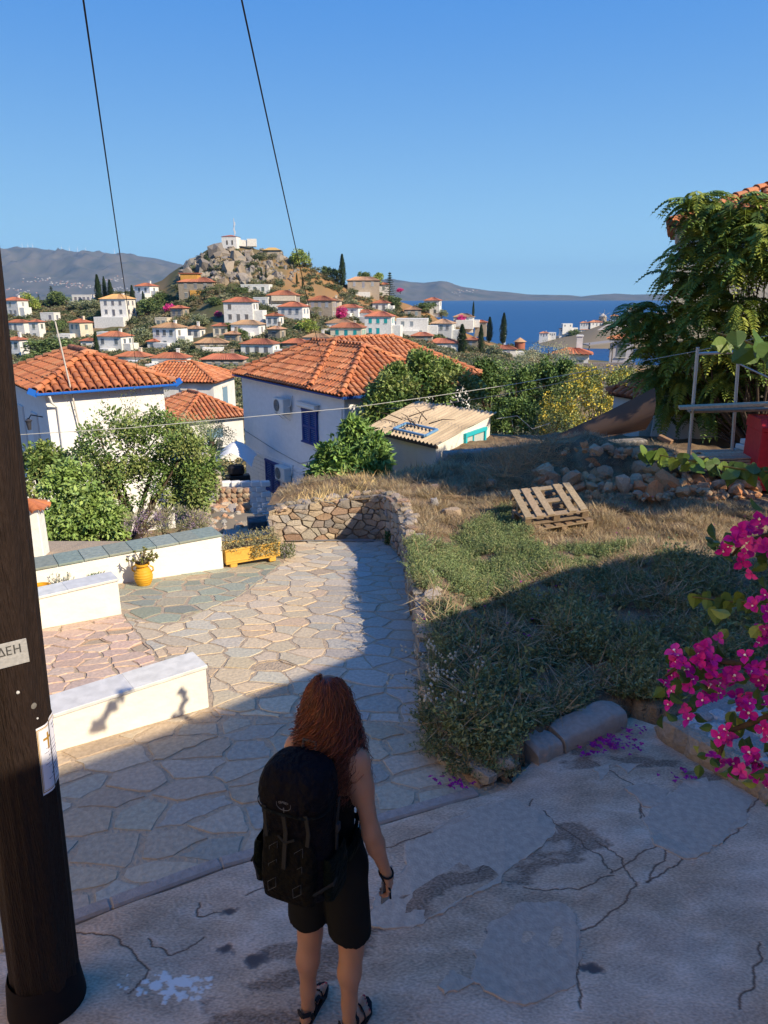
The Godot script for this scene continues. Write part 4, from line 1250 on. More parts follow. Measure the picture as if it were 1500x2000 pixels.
func make_near_houses() -> void:
	var plaster := mat("plaster", 0.85)
	var white := Color(0.82, 0.81, 0.80)
	var blue := Color(0.012, 0.040, 0.20)
	rng.seed = 41
	# the blue shuttered house
	var C := Vector2(-1.3, 23.2)
	var e1 := Vector2(-0.566, 0.824); var e2 := Vector2(0.824, 0.566)
	var o := thing("white_house", "two storey white house with dark blue shutters and orange tiled roof", "house")
	var fl := face_t(C + e1 * 8.2, C, 0.0)     # its shaded face, left corner first
	var f2 := face_t(C, C + e2 * 4.5, 0.0)
	var ctr := C + e1 * 4.1 + e2 * 2.25
	var T := Transform3D(Basis(Vector3(e2.x, 0, -e2.y), Vector3.UP, Vector3(-e1.x, 0, e1.y)), Vector3(ctr.x, 0, -ctr.y))
	var b := MB.new(); b.col = white
	b.box(T * Transform3D(Basis(), Vector3(0, -3.6, 0)), Vector3(4.5, 7.2, 8.2))
	obj("wall", b, plaster, o)
	# the lower, brick textured whitewashed storey: slightly proud courses
	var low := MB.new(); low.col = Color(0.80, 0.79, 0.78)
	for j in 18:
		var yy := -6.1 + j * 0.17
		var s := 0.0
		while s < 8.15:
			var L := minf(rng.randf_range(0.28, 0.5), 8.18 - s)
			low.box(fl * Transform3D(Basis(), Vector3(s + L / 2, yy, 0.006 + rng.randf() * 0.012)), Vector3(L - 0.012, 0.158, 0.03), 0.006)
			s += L
	obj("whitewashed_bricks", low, plaster, o).set_meta("kind", "stuff")
	tiled_roof(o, T, 5.1, 8.8, -0.02, 1.32, 0.225, 0.34, [0, 3], 300)
	var tr := MB.new(); tr.col = Color(0.015, 0.06, 0.26)
	tr.bar(fl * Vector3(-0.28, -0.07, 0.28), fl * Vector3(8.48, -0.07, 0.28), 0.04, 0.055); tr.bar(f2 * Vector3(-0.24, -0.07, 0.28), f2 * Vector3(4.78, -0.07, 0.28), 0.05, 0.09)
	obj("blue_eave_board", tr, mat("paint", 0.5), o)
	for q in [[593, 622, 798, 870], [521, 548, 897, 966], [598, 626, 926, 985]]:
		var p0 := on_face(fl, q[0], q[2]); var p1 := on_face(fl, q[1], q[3])
		louvre(o, fl * Transform3D(Basis(), Vector3((p0.x + p1.x) / 2, (p0.y + p1.y) / 2, 0.03)), absf(p1.x - p0.x), absf(p0.y - p1.y), blue)
	for q in [[560, 791], [562, 923]]:
		var p := on_face(fl, q[0], q[1])
		aircon(o, fl * Transform3D(Basis(), Vector3(p.x + 0.0, p.y, 0.02)))
	b = MB.new(); b.col = Color(0.72, 0.71, 0.69)
	var ap := on_face(fl, 606, 793)
	b.tube([fl * Vector3(ap.x - 0.65, ap.y, 0.12), fl * Vector3(ap.x + 0.65, ap.y, 0.12)], [0.1, 0.1], 12)
	b.box(fl * Transform3D(Basis(), Vector3(ap.x, ap.y + 0.1, 0.11)), Vector3(1.4, 0.03, 0.22))
	obj("rolled_awning", b, mat("enamel", 1), o)
	b = MB.new(); b.col = Color(0.3, 0.3, 0.3)
	b.tube([fl * Vector3(0.1, -2.4, 0.02), fl * Vector3(3, -2.75, 0.02), fl * Vector3(5.0, -2.9, 0.02), fl * Vector3(6.0, -2.6, 0.02)], [0.012, 0.012, 0.012, 0.012], 5)
	b.tube([fl * Vector3(8.1, -0.5, 0.03), fl * Vector3(8.1, -3.6, 0.03)], [0.012, 0.012], 5); b.tube([f2 * Vector3(0.15, -0.6, 0.03), f2 * Vector3(0.5, -1.3, 0.1), f2 * Vector3(0.9, -1.5, 0.2), f2 * Vector3(1.1, -1.1, 0.05)], [0.012, 0.012, 0.012, 0.012], 5)
	obj("wall_cable", b, mat("enamel", 1), o)
	# its rear wing
	var N := Vector2(3.5, 29.0)
	var c2 := N + e1 * 2.25 - e2 * 3.6
	var T2 := Transform3D(T.basis, Vector3(c2.x, 0, -c2.y))
	b = MB.new(); b.col = white
	b.box(T2 * Transform3D(Basis(), Vector3(0, -3.0, 0)), Vector3(7.2, 6.0, 4.5))
	obj("wing_wall", b, plaster, o)
	tiled_roof(o, T2, 7.8, 5.1, 0.06, 1.38, 0.225, 0.34, [0, 1], 300)

	# the house on the left
	var A := Vector2(-10.93, 23.0); var ef := Vector2(0.8, 0.6); var el := Vector2(-0.6, 0.8)
	o = thing("white_house", "white house with big orange tiles and bright blue gutter behind the left trees", "house")
	var ff := face_t(A, A + ef * 3.9, 0.1); var fs := face_t(A + el * 6.0, A, 0.1)
	ctr = A + ef * 1.95 + el * 3.0
	T = Transform3D(Basis(Vector3(ef.x, 0, -ef.y), Vector3.UP, Vector3(-el.x, 0, el.y)), Vector3(ctr.x, 0, -ctr.y))
	b = MB.new(); b.col = white
	b.box(T * Transform3D(Basis(), Vector3(0, -3.3, 0)), Vector3(3.9, 6.8, 6.0))
	obj("wall", b, plaster, o)
	tiled_roof(o, T, 4.6, 6.7, 0.12, 1.0, 0.27, 0.36, [0, 3], 300)
	b = MB.new(); b.col = Color(0.015, 0.12, 0.50)
	b.bar(ff * Vector3(-0.35, -0.02, 0.38), ff * Vector3(4.25, -0.02, 0.38), 0.08, 0.085, 0.02)
	b.box(ff * Transform3D(Basis(Vector3.BACK, 0.5), Vector3(4.3, 0.06, 0.36)), Vector3(0.3, 0.2, 0.06)); b.box(ff * Transform3D(Basis(Vector3.BACK, -0.5), Vector3(-0.42, 0.06, 0.36)), Vector3(0.3, 0.2, 0.06))
	obj("blue_gutter", b, mat("paint", 0.5), o)
	b = MB.new(); b.col = Color(0.78, 0.77, 0.75)
	b.tube([ff * Vector3(0.05, -0.1, 0.36), ff * Vector3(0.1, -0.3, 0.3), ff * Vector3(0.32, -0.5, 0.06), ff * Vector3(0.32, -4.5, 0.06)], [0.045, 0.045, 0.045, 0.045], 8)
	obj("downpipe", b, mat("enamel", 1), o)
	b = MB.new(); b.col = Color(0.55, 0.52, 0.47)
	b.tube([ff * Vector3(1.05, -2.6, 0.1), ff * Vector3(0.55, 2.2, 0.2)], [0.03, 0.025], 6)
	tag(obj("antenna_pole", b, mat("enamel", 1)), "thin grey metal mast in front of the left house's tiled roof", "pole")
	b = MB.new(); b.col = Color(0.05, 0.05, 0.06)
	b.tube([fs * Vector3(5.2, -0.9, 0), fs * Vector3(5.2, -0.8, 0.35), fs * Vector3(5.2, -0.95, 0.45)], [0.02, 0.02, 0.02], 6)
	b.lathe([Vector2(0.0, 0.1), Vector2(0.12, 0.0), Vector2(0.09, -0.05), Vector2(0.06, -0.3), Vector2(0.0, -0.32)], Transform3D(Basis(), fs * Vector3(5.2, -0.98, 0.45)), 8)
	obj("wall_lantern", b, mat("enamel", 1), o)
	for s in [1.7, 4.0]:
		b = MB.new(); b.col = Color(0.62, 0.62, 0.63)
		b.box(fs * Transform3D(Basis(), Vector3(s, -1.9, 0.0)), Vector3(0.9, 2.0, 0.12), 0.02)
		obj("shutter", b, mat("paint", 0.5), o)
	b = MB.new(); b.col = white
	b.box(ff * Transform3D(Basis(), Vector3(-0.7, -3.3, 1.0)), Vector3(2.6, 1.6, 0.3))
	obj("garden_wall", b, plaster, o)

	# the shed with the corrugated roof
	o = thing("shed", "small white shed with brown corrugated roof and turquoise window", "shed")
	var ra := Vector3(1.2, -0.21, -16.0); var rb := Vector3(-0.5, -0.21, -18.2); var rc := Vector3(0.94, 0.10, -21.0); var rd := Vector3(3.0, 0.10, -18.8)
	var inx := (rd - ra).normalized(); var iny := (rb - ra).normalized()
	b = MB.new(); b.col = Color(0.70, 0.62, 0.53)
	var wp := []
	for q in [ra + inx * 0.15 + iny * 0.12, rd - inx * 0.2 + iny * 0.12, rc - inx * 0.2 - iny * 0.1, rb + inx * 0.15 - iny * 0.1]: wp.append(q)
	for i in 4:
		var p: Vector3 = wp[i]; var q: Vector3 = wp[(i + 1) % 4]
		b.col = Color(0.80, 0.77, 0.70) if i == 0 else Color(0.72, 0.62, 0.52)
		b.oquad((wp[0] + wp[2]) * 0.5 - Vector3(0, 1, 0), Vector3(p.x, -2.6, p.z), Vector3(q.x, -2.6, q.z), q - Vector3(0, 0.05, 0), p - Vector3(0, 0.05, 0))
	obj("wall", b, plaster, o)
	b = MB.new()
	var P := []; var Q := []
	for i in 161:
		var t := i / 160.0
		var col: Color = Color(0.62, 0.49, 0.34)
		var row := PackedVector3Array(); var rw := PackedColorArray()
		for j in 9:
			var sg := j / 8.0
			var p := ra.lerp(rb, t).lerp(rd.lerp(rc, t), sg) + Vector3(0, 0.028 * sin(t * TAU * 20.0), 0)
			if j == 4: p.y += 0.02
			row.append(p)
			rw.append(col * (0.85 + 0.3 * fn.get_noise_2d(t * 90.0, sg * 20.0) + (0.1 if j > 4 else 0.0)))
		P.append(row); Q.append(rw)
	b.grid(P, Q)
	obj("corrugated_roof", b, mat("sheet", 0.9, tex("shea", 0.03, 5, 0.65, 1.0), 2.2), o)
	b = MB.new(); b.col = Color(0.12, 0.08, 0.06)
	b.bar(ra + Vector3(0, -0.07, 0) + inx * 0.05, rb + Vector3(0, -0.07, 0) + inx * 0.05, 0.05, 0.06)
	obj("eave_beam", b, mat("wood", 0.85, tex("wooa", 0.03, 5, 0.55, 1.0), 2.0), o)
	var fw := Transform3D(Basis(inx * Vector3(1, 0, 1), Vector3.UP, (inx * Vector3(1, 0, 1)).cross(Vector3.UP)).orthonormalized(), Vector3(wp[0].x, 0, wp[0].z))
	var q0 := on_face(fw, 907, 850); var q1 := on_face(fw, 943, 880)
	var wm := Transform3D(fw.basis, fw * Vector3((q0.x + q1.x) / 2, (q0.y + q1.y) / 2, 0.02))
	b = MB.new(); b.col = Color(0.03, 0.42, 0.50)
	var ww := absf(q1.x - q0.x); var wh := absf(q0.y - q1.y)
	for s in [-1, 1]: b.box(wm * Transform3D(Basis(), Vector3(s * ww / 2, 0, 0.01)), Vector3(0.09, wh, 0.08))
	b.box(wm * Transform3D(Basis(), Vector3(0, wh / 2, 0.012)), Vector3(ww + 0.12, 0.09, 0.1)); b.box(wm * Transform3D(Basis(), Vector3(0, -wh / 2, 0.012)), Vector3(ww + 0.12, 0.07, 0.1)); b.box(wm * Transform3D(Basis(), Vector3(-ww * 0.1, 0, 0.0)), Vector3(0.05, wh, 0.06))
	var win := obj("window", b, mat("paint", 0.5), o)
	b = MB.new(); b.col = Color(0.45, 0.50, 0.50)
	b.box(wm * Transform3D(Basis(), Vector3(0, 0, -0.005)), Vector3(ww, wh, 0.02))
	obj("pane", b, mat("glass", 0.15), win)
	# an old blue window frame and branches thrown on its roof
	var ru := (rb - ra).normalized(); var rv2 := (rd - ra).normalized(); var rn := rv2.cross(ru).normalized()
	if rn.y < 0: rn = -rn
	var fo := thing("old_window_frame", "discarded pale blue window frame lying on the corrugated roof", "window frame")
	var fc := ra.lerp(rb, 0.42).lerp(rd.lerp(rc, 0.42), 0.18) + rn * 0.06
	for k in 4:
		b = MB.new(); b.col = Color(0.16, 0.32, 0.50)
		var pa: Vector3 = fc + ru * [-0.6, 0.6, 0.6, -0.6][k] + rv2 * [-0.3, -0.3, 0.3, 0.3][k]; var pb: Vector3 = fc + ru * [0.6, 0.6, -0.6, -0.6][k] + rv2 * [-0.3, 0.3, 0.3, -0.3][k]
		b.bar(pa, pb, 0.07, 0.05, 0.008)
		obj("frame_bar", b, mat("paint", 0.5), fo)
	b = MB.new(); b.col = Color(0.13, 0.085, 0.06)
	for k in 9:
		var p := fc + rv2 * rng.randf_range(0.0, 0.9) + ru * rng.randf_range(-0.2, 0.9) + rn * 0.05
		var d := (rv2 * rng.randf_range(-1, 1) + ru * rng.randf_range(-1, 1) + rn * 0.15).normalized()
		b.tube([p, p + d * 0.4 + rn * 0.04, p + d * 0.8 + rv(0.06)], [0.016, 0.012, 0.005], 5)
	tag(obj("dead_branches", b, mat("wood", 1)), "bare dead branches lying on the corrugated shed roof", "branches")

	# old plastered wall at the back of the terrace
	o = thing("old_plaster_wall", "long low grey weathered wall behind the rubble pile", "wall")
	b = MB.new(); b.col = Color(0.40, 0.375, 0.35)
	b.bar(Vector3(1.35, -0.72, -15.55), Vector3(6.35, -0.72, -17.1), 0.34, 0.9, 0.03)
	obj("wall", b, mat("weathered", 0.95, tex("wea", 0.02, 6, 0.35, 1.0, 512), 0.7, tex("web", 0.04, 5, 0, 1), 1.2), o)

	# the house on the right, behind the drooping tree
	o = thing("white_house", "rough white walled house behind the big drooping tree on the right", "house")
	b = MB.new(); b.col = Color(0.78, 0.75, 0.71)
	var hf := Vector3(0.931, 0, 0.365); var hb := Vector3(0.365, 0, -0.931)
	var w0 := Vector3(7.25, -1.0, -19.1)
	var hp := [w0, w0 + hf * 7.2, w0 + hf * 7.2 + hb * 4.2, w0 + hb * 4.2]
	var hc := w0 + hf * 3.6 + hb * 2.1
	for i in 4:
		var p: Vector3 = hp[i]; var q: Vector3 = hp[(i + 1) % 4]
		var rows := []
		for k in 12:
			var row := PackedVector3Array()
			for j in 20:
				var t := j / 19.0
				var s := k / 11.0
				var g := p.lerp(q, t) + Vector3(0, s * 5.75, 0)
				g = g.lerp(Vector3(hc.x, g.y, hc.z), 0.055 * s) + rv(0.02)
				if j == 0 or j == 19:
					g = p.lerp(q, t).lerp(Vector3(hc.x, p.y, hc.z), 0.055 * s)
					g.y = p.y + s * 5.75
				row.append(g)
			rows.append(row)
		b.grid(rows)
	obj("wall", b, plaster, o)
	var rt := Transform3D(Basis(hf, Vector3.UP, -hb), Vector3(hc.x, 4.74, hc.z))
	tiled_roof(o, rt, 7.4, 4.5, 0, 1.0, 0.26, 0.38, [0, 3], 200)
	b = MB.new(); b.col = Color(0.45, 0.42, 0.40)
	b.box(rt * Transform3D(Basis(), Vector3(0, -0.11, 0)), Vector3(7.1, 0.16, 4.1), 0.03)
	obj("cornice", b, plaster, o)

	# two houses of the lane outside the frame, whose shade lies over street and garden
	for h in [[[Vector2(8.4, 4.75), Vector2(1.2, -1.5), Vector2(8.0, -9.0), Vector2(15.5, 5.7)], 4.7, "white house on the near side of the garden, right beside the street"], [[Vector2(-4.5, 3.3), Vector2(-10.0, 4.5), Vector2(-11.0, -7.0), Vector2(-4.2, -7.0)], 9.0, "tall ochre house on the left side of the street behind the pole"]]:
		o = thing("white_house", h[2], "house")
		b = MB.new(); b.col = Color(0.84, 0.65, 0.34) if "ochre" in h[2] else Color(0.82, 0.66, 0.46)
		var pts := []
		for q in h[0]: pts.append(Vector3(q.x, -1.2, -q.y))
		b.prism(pts, Vector3(0, 1.2 + h[1] - 0.15, 0))
		obj("wall", b, plaster, o)
		b = MB.new(); b.col = Color(0.42, 0.15, 0.08)
		var cc := Vector3.ZERO
		for q in pts: cc += q / 4.0
		cc.y = h[1] + 1.0
		for i in 4:
			var p: Vector3 = pts[i]; var q: Vector3 = pts[(i + 1) % 4]
			p.y = h[1] - 0.08; q.y = h[1] - 0.08
			b.oquad(cc - Vector3(0, 3, 0), p, q, q.lerp(cc, 0.97), p.lerp(cc, 0.97))
		obj("roof", b, mat("tile", 1), o)

# ---------------------------------------------------------------- the houses of the hillside
func far_house(label: String, p: Vector3, w: float, l: float, h: float, yaw: float, roof := "hip", wall := Color(0.80, 0.79, 0.76), rcol := Color(0.43, 0.15, 0.08), rise := 0.0, cols := 3, rows := 2, shut := Color(0.20, 0.22, 0.24)) -> Node3D:
	var o := thing("hillside_house", label, "house", p, yaw, "houses on the hillside")
	var pm := mat("far_wall", 0.9, tex("fara", 0.02, 6, 0.72, 1.0, 512), 0.12)
	var b := MB.new(); b.col = wall
	b.box(Transform3D(Basis(), Vector3(0, h / 2 - 1.5, 0)), Vector3(w, h + 3.0, l))
	if roof == "flat": b.box(Transform3D(Basis(), Vector3(0, h + 0.1, 0)), Vector3(w + 0.1, 0.35, l + 0.1))
	obj("wall", b, pm, o)
	if roof == "tiled": tiled_roof(o, Transform3D(), w + 0.7, l + 0.7, h, rise, 0.24, 0.40, [], 0)
	elif roof != "flat":
		b = MB.new()
		var r := rise if rise > 0 else minf(w, l) * 0.24
		for f in hip_faces(w + 0.9, l + 0.9, h, r) if roof == "hip" else [[Vector3(-w / 2 - 0.4, h, l / 2 + 0.4), Vector3(w / 2 + 0.4, h, l / 2 + 0.4), Vector3(w / 2 + 0.4, h + r, 0), Vector3(-w / 2 - 0.4, h + r, 0)], [Vector3(w / 2 + 0.4, h, -l / 2 - 0.4), Vector3(-w / 2 - 0.4, h, -l / 2 - 0.4), Vector3(-w / 2 - 0.4, h + r, 0), Vector3(w / 2 + 0.4, h + r, 0)]]:
			# ribbed by rows of tiles: valleys and crests run up the slope
			var a: Vector3 = f[0]; var e: Vector3 = f[1]; var t1: Vector3 = f[2]; var t0: Vector3 = f[3] if f.size() > 3 else f[2]
			var nn := (e - a).cross(t1 - a).normalized() * 0.09
			var n := maxi(int(a.distance_to(e) / 0.42), 3)
			for i in n:
				b.col = hue(rcol, 0.16)
				var s0 := float(i) / n; var s1 := (i + 1.0) / n; var sm := (s0 + s1) / 2
				b.quad(a.lerp(e, s0), a.lerp(e, sm) + nn, t0.lerp(t1, sm) + nn, t0.lerp(t1, s0)); b.quad(a.lerp(e, sm) + nn, a.lerp(e, s1), t0.lerp(t1, s1), t0.lerp(t1, sm) + nn)
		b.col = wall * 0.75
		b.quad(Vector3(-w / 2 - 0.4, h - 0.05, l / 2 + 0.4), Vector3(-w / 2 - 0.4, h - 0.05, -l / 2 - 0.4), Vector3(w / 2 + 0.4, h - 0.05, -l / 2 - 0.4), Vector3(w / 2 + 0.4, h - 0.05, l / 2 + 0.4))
		if roof == "gable":
			b.col = wall
			for s in [-1, 1]: b.otri(Vector3(0, h, 0), Vector3(s * w / 2, h, l / 2), Vector3(s * w / 2, h, -l / 2), Vector3(s * w / 2, h + r, 0))
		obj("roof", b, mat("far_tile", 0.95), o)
	for f in [[0.0, w, l / 2, cols], [PI / 2, l, w / 2, 2 if l > 5 else 1], [-PI / 2, l, w / 2, 2 if l > 5 else 1]]:
		for j in rows:
			for i in f[3]:
				if rng.randf() < 0.12: continue
				var t: Transform3D = Transform3D(Basis(Vector3.UP, f[0]), Vector3.ZERO) * Transform3D(Basis(), Vector3(((i + 0.5) / f[3] - 0.5) * f[1] * 0.86, h - 1.25 - j * 2.75, f[2]))
				var door: bool = j == rows - 1 and i == 1 and f[3] > 2
				var ws := Vector2(0.95, 2.0 if door else 1.35)
				b = MB.new(); b.col = hue(shut, 0.2)
				b.box(t * Transform3D(Basis(), Vector3(0, -0.3 if door else 0.0, 0.01)), Vector3(ws.x, ws.y, 0.06))
				b.col = Color(0.62, 0.60, 0.56)
				b.box(t * Transform3D(Basis(), Vector3(0, ws.y / 2 + (-0.3 if door else 0.0) + 0.06, 0.03)), Vector3(ws.x + 0.2, 0.12, 0.12)); b.box(t * Transform3D(Basis(), Vector3(0, -ws.y / 2 + (-0.3 if door else 0.0) - 0.05, 0.04)), Vector3(ws.x + 0.2, 0.08, 0.16))
				obj("door" if door else "window", b, mat("plain", 0.9), o)
	if rng.randf() < 0.4 and roof != "flat":
		b = MB.new(); b.col = wall
		b.box(Transform3D(Basis(), Vector3(w * 0.2, h + 0.9, -l * 0.1)), Vector3(0.6, 1.9, 0.6)); b.box(Transform3D(Basis(), Vector3(w * 0.2, h + 1.75, -l * 0.1)), Vector3(0.75, 0.12, 0.75))
		obj("chimney", b, pm, o)
	return o
func annex(o: Node3D, called: String, at3: Vector3, size: Vector3, col: Color) -> void:
	var b := MB.new(); b.col = col
	b.box(Transform3D(Basis(), at3 + Vector3(0, size.y / 2, 0)), size, 0.03)
	obj(called, b, mat("far_wall", 0.9), o)

func make_far_houses() -> void:
	rng.seed = 1234
	var W := Color(0.80, 0.79, 0.76); var CR := Color(0.72, 0.64, 0.50); var ST := Color(0.36, 0.31, 0.25); var OC := Color(0.66, 0.36, 0.09)
	var TN := Color(0.38, 0.23, 0.14); var RD := Color(0.36, 0.135, 0.08)
	# px of the middle, py of the foot, width in px, py of the eaves, depth / width, turn, roof, wall, roof colour, columns, rows, words
	for h in [
		[29, 622, 46, 587, 0.7, 0.35, "hip", W, RD, 3, 2, "tall white house with red roof at the far left edge, beside the dark pole"],
		[36, 652, 46, 630, 0.6, 0.25, "hip", W, RD, 3, 1, "long low white house with red roof below the tall one at the left edge"],
		[72, 662, 26, 629, 0.9, 0.2, "hip", W, RD, 1, 2, "narrow white house with tiny red roof joined to the long low one, far left"],
		[34, 702, 38, 664, 0.7, 0.3, "hip", W, RD, 2, 2, "white house with arched ground floor low at the left edge behind the pole"],
		[163, 590, 44, 577, 0.6, 0.1, "flat", W, RD, 4, 1, "flat roofed white building on the left skyline between trees"],
		[229, 632, 62, 584, 0.7, 0.18, "hip", W, Color(0.52, 0.29, 0.13), 3, 2, "white house with tan roof over a broad white terrace, left slope"],
		[285, 583, 44, 559, 0.7, 0.4, "hip", W, RD, 2, 1, "white house with red roof among trees below the rocky hill's left flank"],
		[157, 668, 46, 630, 0.8, 0.6, "hip", CR, RD, 2, 2, "cream stone house with side stairs and red roof, left of the olive trees"],
		[385, 580, 72, 551, 0.55, 0.05, "hip", ST, RD, 3, 2, "long stone villa with red roof at the foot of the rock"],
		[223, 692, 66, 657, 0.7, 0.3, "hip", W, RD, 3, 2, "white house with red roof and balcony on the lower left slope"],
		[173, 683, 28, 671, 0.7, 0.1, "hip", W, RD, 2, 1, "small low white house left of the white house with balcony"],
		[331, 682, 66, 640, 0.7, 0.35, "hip", W, TN, 3, 2, "white house with tan roof and small front wing, middle left slope"],
		[350, 626, 34, 602, 0.8, 0.3, "hip", ST, RD, 2, 1, "small grey stone house beside the pink bougainvillea on the slope"],
		[412, 690, 68, 670, 0.6, -0.15, "hip", ST, TN, 3, 1, "stone cottage with old tan roof and dark porch"],
		[260, 718, 70, 697, 0.6, 0.2, "hip", CR, RD, 3, 1, "cream bungalow with red roof right behind the left house's ridge"],
		[332, 722, 72, 706, 0.6, 0.05, "hip", W, RD, 2, 1, "low house with red roof and pale awning right of the cream bungalow"],
		[436, 726, 86, 708, 0.5, 0.0, "hip", ST, RD, 4, 1, "long grey stone house with red roof left of the blue shuttered house"],
		[470, 632, 66, 590, 0.65, 0.15, "hip", W, RD, 3, 2, "white house with stepped terraces and red roof below the rock"],
		[500, 572, 60, 567, 0.5, 0.1, "flat", W, RD, 3, 1, "low white flat roofed building under the rock"],
		[553, 606, 62, 577, 0.7, 0.1, "hip", ST, RD, 3, 2, "stone house with broad red roof and cream upper floor below the rock"],
		[573, 627, 62, 599, 0.7, 0.3, "hip", W, RD, 3, 2, "white house with red roof in front of the broad red roofed stone house"],
		[536, 642, 34, 617, 0.8, 0.25, "hip", W, RD, 2, 1, "small white house with red roof left of a curved garden wall"],
		[628, 622, 56, 587, 0.75, 0.15, "hip", ST, RD, 3, 2, "two tiered stone house with red roofs behind the palm"],
		[683, 622, 52, 601, 0.6, 0.3, "hip", W, RD, 2, 1, "white house with red roof above the big magenta bougainvillea"],
		[710, 628, 50, 611, 0.6, 0.35, "hip", W, RD, 2, 1, "white house with red roof just left behind the turquoise shuttered house"],
		[742, 662, 62, 618, 0.7, 0.2, "hip", W, RD, 3, 2, "bright white house with red roof and turquoise ground floor shutters"],
		[806, 656, 68, 624, 0.7, 0.1, "flat", W, RD, 3, 2, "white cube house with flat roof and balcony"],
		[866, 664, 52, 632, 0.8, 0.3, "hip", W, TN, 3, 2, "white house with tan red roof right of the flat roofed cube"],
		[710, 577, 64, 548, 0.5, 0.0, "hip", Color(0.44, 0.36, 0.28), TN, 3, 1, "old stone house with long roof on the ridge right of the tall cypress"],
		[750, 572, 24, 556, 0.8, 0.1, "hip", W, RD, 1, 1, "tiny white house right behind the old stone house on the ridge"],
		[846, 604, 36, 587, 0.8, 0.25, "hip", W, RD, 2, 2, "white house with red roof on the right shoulder, seen against the sea"],
		[806, 622, 34, 605, 0.8, 0.0, "hip", ST, TN, 2, 1, "small stone pavilion with tan roof on the right shoulder"],
		[507, 700, 76, 672, 0.6, 0.2, "hip", W, RD, 3, 1, "white house with red roof and yellow side wall behind the big roof"],
		[483, 658, 66, 634, 0.6, 0.2, "hip", W, TN, 2, 1, "low white house with tan roof in the middle of the slope"],
		[540, 668, 34, 643, 0.9, 0.35, "hip", ST, TN, 1, 1, "little stone cottage with grey tan roof in the middle of the slope"],
		[578, 690, 56, 671, 0.7, 0.15, "hip", ST, RD, 2, 1, "stone house with red roof and cream awning behind the big ridge"],
		[620, 680, 58, 659, 0.6, 0.2, "hip", W, TN, 3, 1, "long white house with tan roof and small dark windows"],
		[664, 650, 56, 631, 0.6, 0.1, "hip", W, TN, 2, 1, "low house with dark tan roof behind the cream house"],
		[680, 672, 72, 640, 0.6, 0.2, "hip", CR, RD, 3, 1, "cream house with red roof left of the turquoise shuttered house"],
		[660, 690, 54, 673, 0.7, 0.1, "hip", W, RD, 1, 1, "house with only its red roof and white chimney showing behind the ridge"],
		[717, 692, 36, 676, 0.7, 0.2, "hip", W, RD, 1, 1, "house with red roof top showing right of the white chimney"],
		[907, 634, 44, 619, 0.7, 0.2, "hip", W, TN, 2, 1, "white house with tan roof beside the bright pink bush, near the sea"],
		[940, 642, 26, 631, 0.8, 0.2, "hip", ST, RD, 1, 1, "small house with red roof between two slim cypresses"],
		[922, 682, 34, 664, 0.8, 0.3, "hip", ST, RD, 1, 1, "stone house with red roof behind the lower pink bush"],
		[866, 686, 66, 677, 0.6, 0.1, "hip", W, RD, 2, 1, "low house with faded red roof left of the dark cypress"],
		[825, 672, 46, 662, 0.7, 0.15, "hip", ST, RD, 2, 1, "stone house with red roof under the white cube house"],
		[983, 696, 56, 687, 0.6, 0.1, "hip", W, RD, 2, 1, "low white building with red roof right of the cypresses"],
		[97, 634, 34, 612, 0.7, 0.2, "flat", W, RD, 2, 1, "white flat roofed house between the long low white one and the cream stone one"],
		[128, 672, 30, 654, 0.8, 0.1, "flat", W, RD, 2, 1, "small white cube just left below the cream stone house"],
		[301, 686, 24, 667, 0.9, 0.2, "hip", W, RD, 1, 1, "tiny front house with red roof touching the tan roofed white house"],
		[318, 640, 30, 622, 0.8, 0.2, "flat", CR, RD, 2, 1, "cream flat roofed house above the tan roofed white house"],
		[512, 600, 34, 582, 0.7, 0.2, "flat", W, RD, 2, 1, "white flat roofed house close right above the stepped white house"],
		[596, 650, 34, 636, 0.8, 0.3, "hip", W, RD, 1, 1, "little white house below the palm with a red roof"],
		[650, 602, 34, 588, 0.8, 0.1, "hip", CR, TN, 2, 1, "cream house right behind the two tiered stone house"],
		[774, 648, 34, 630, 0.8, 0.2, "flat", W, RD, 2, 1, "low white cube between the turquoise shuttered house and the white cube with balcony"],
		[788, 690, 50, 680, 0.7, 0.1, "hip", W, RD, 2, 1, "red roof showing just behind the big roof's right ridge"],
		[455, 672, 34, 656, 0.8, 0.25, "hip", ST, TN, 2, 1, "stone house left of the low tan roofed white one, mid slope"],
		[590, 612, 30, 596, 0.8, 0.2, "flat", W, RD, 2, 1, "white flat house squeezed left of the two tiered stone house"],
		[380, 660, 36, 645, 0.8, 0.2, "hip", W, TN, 2, 1, "white house with tan roof above the stone cottage"],
		[432, 655, 32, 640, 0.8, 0.1, "hip", CR, RD, 2, 1, "small cream house left of the bright green tree, mid slope"],
		[745, 606, 36, 592, 0.7, 0.2, "hip", W, RD, 2, 1, "white house under the ridge, right above the magenta bougainvillea's right side"],
		[205, 668, 30, 650, 0.8, 0.2, "flat", W, RD, 1, 1, "white box house right behind the red roofed house with balcony"],
		[520, 543, 1, 540, 0.6, 0.1, "none", W, RD, 1, 1, ""]]:
		if h[6] == "none": continue
		var p := hit(h[0], h[1], 110.0)
		var D := -p.z
		var w: float = h[2] * D / FOCAL * 0.92
		w /= cos(h[5]) + h[4] * absf(sin(h[5])) * 0.9
		var top := at(h[0], h[3], D)
		var l: float = maxf(w * h[4], 3.0)
		p.z -= l * 0.4
		var rows: int = h[10]
		var o := far_house(h[11], p, w, l, maxf(top.y - p.y, 2.4), -h[5], h[6], hue(h[7], 0.06), hue(h[8], 0.2), 0.0, h[9], rows, Color(0.02, 0.28, 0.30) if "turquoise" in h[11] else hue(Color(0.20, 0.22, 0.24), 0.4))
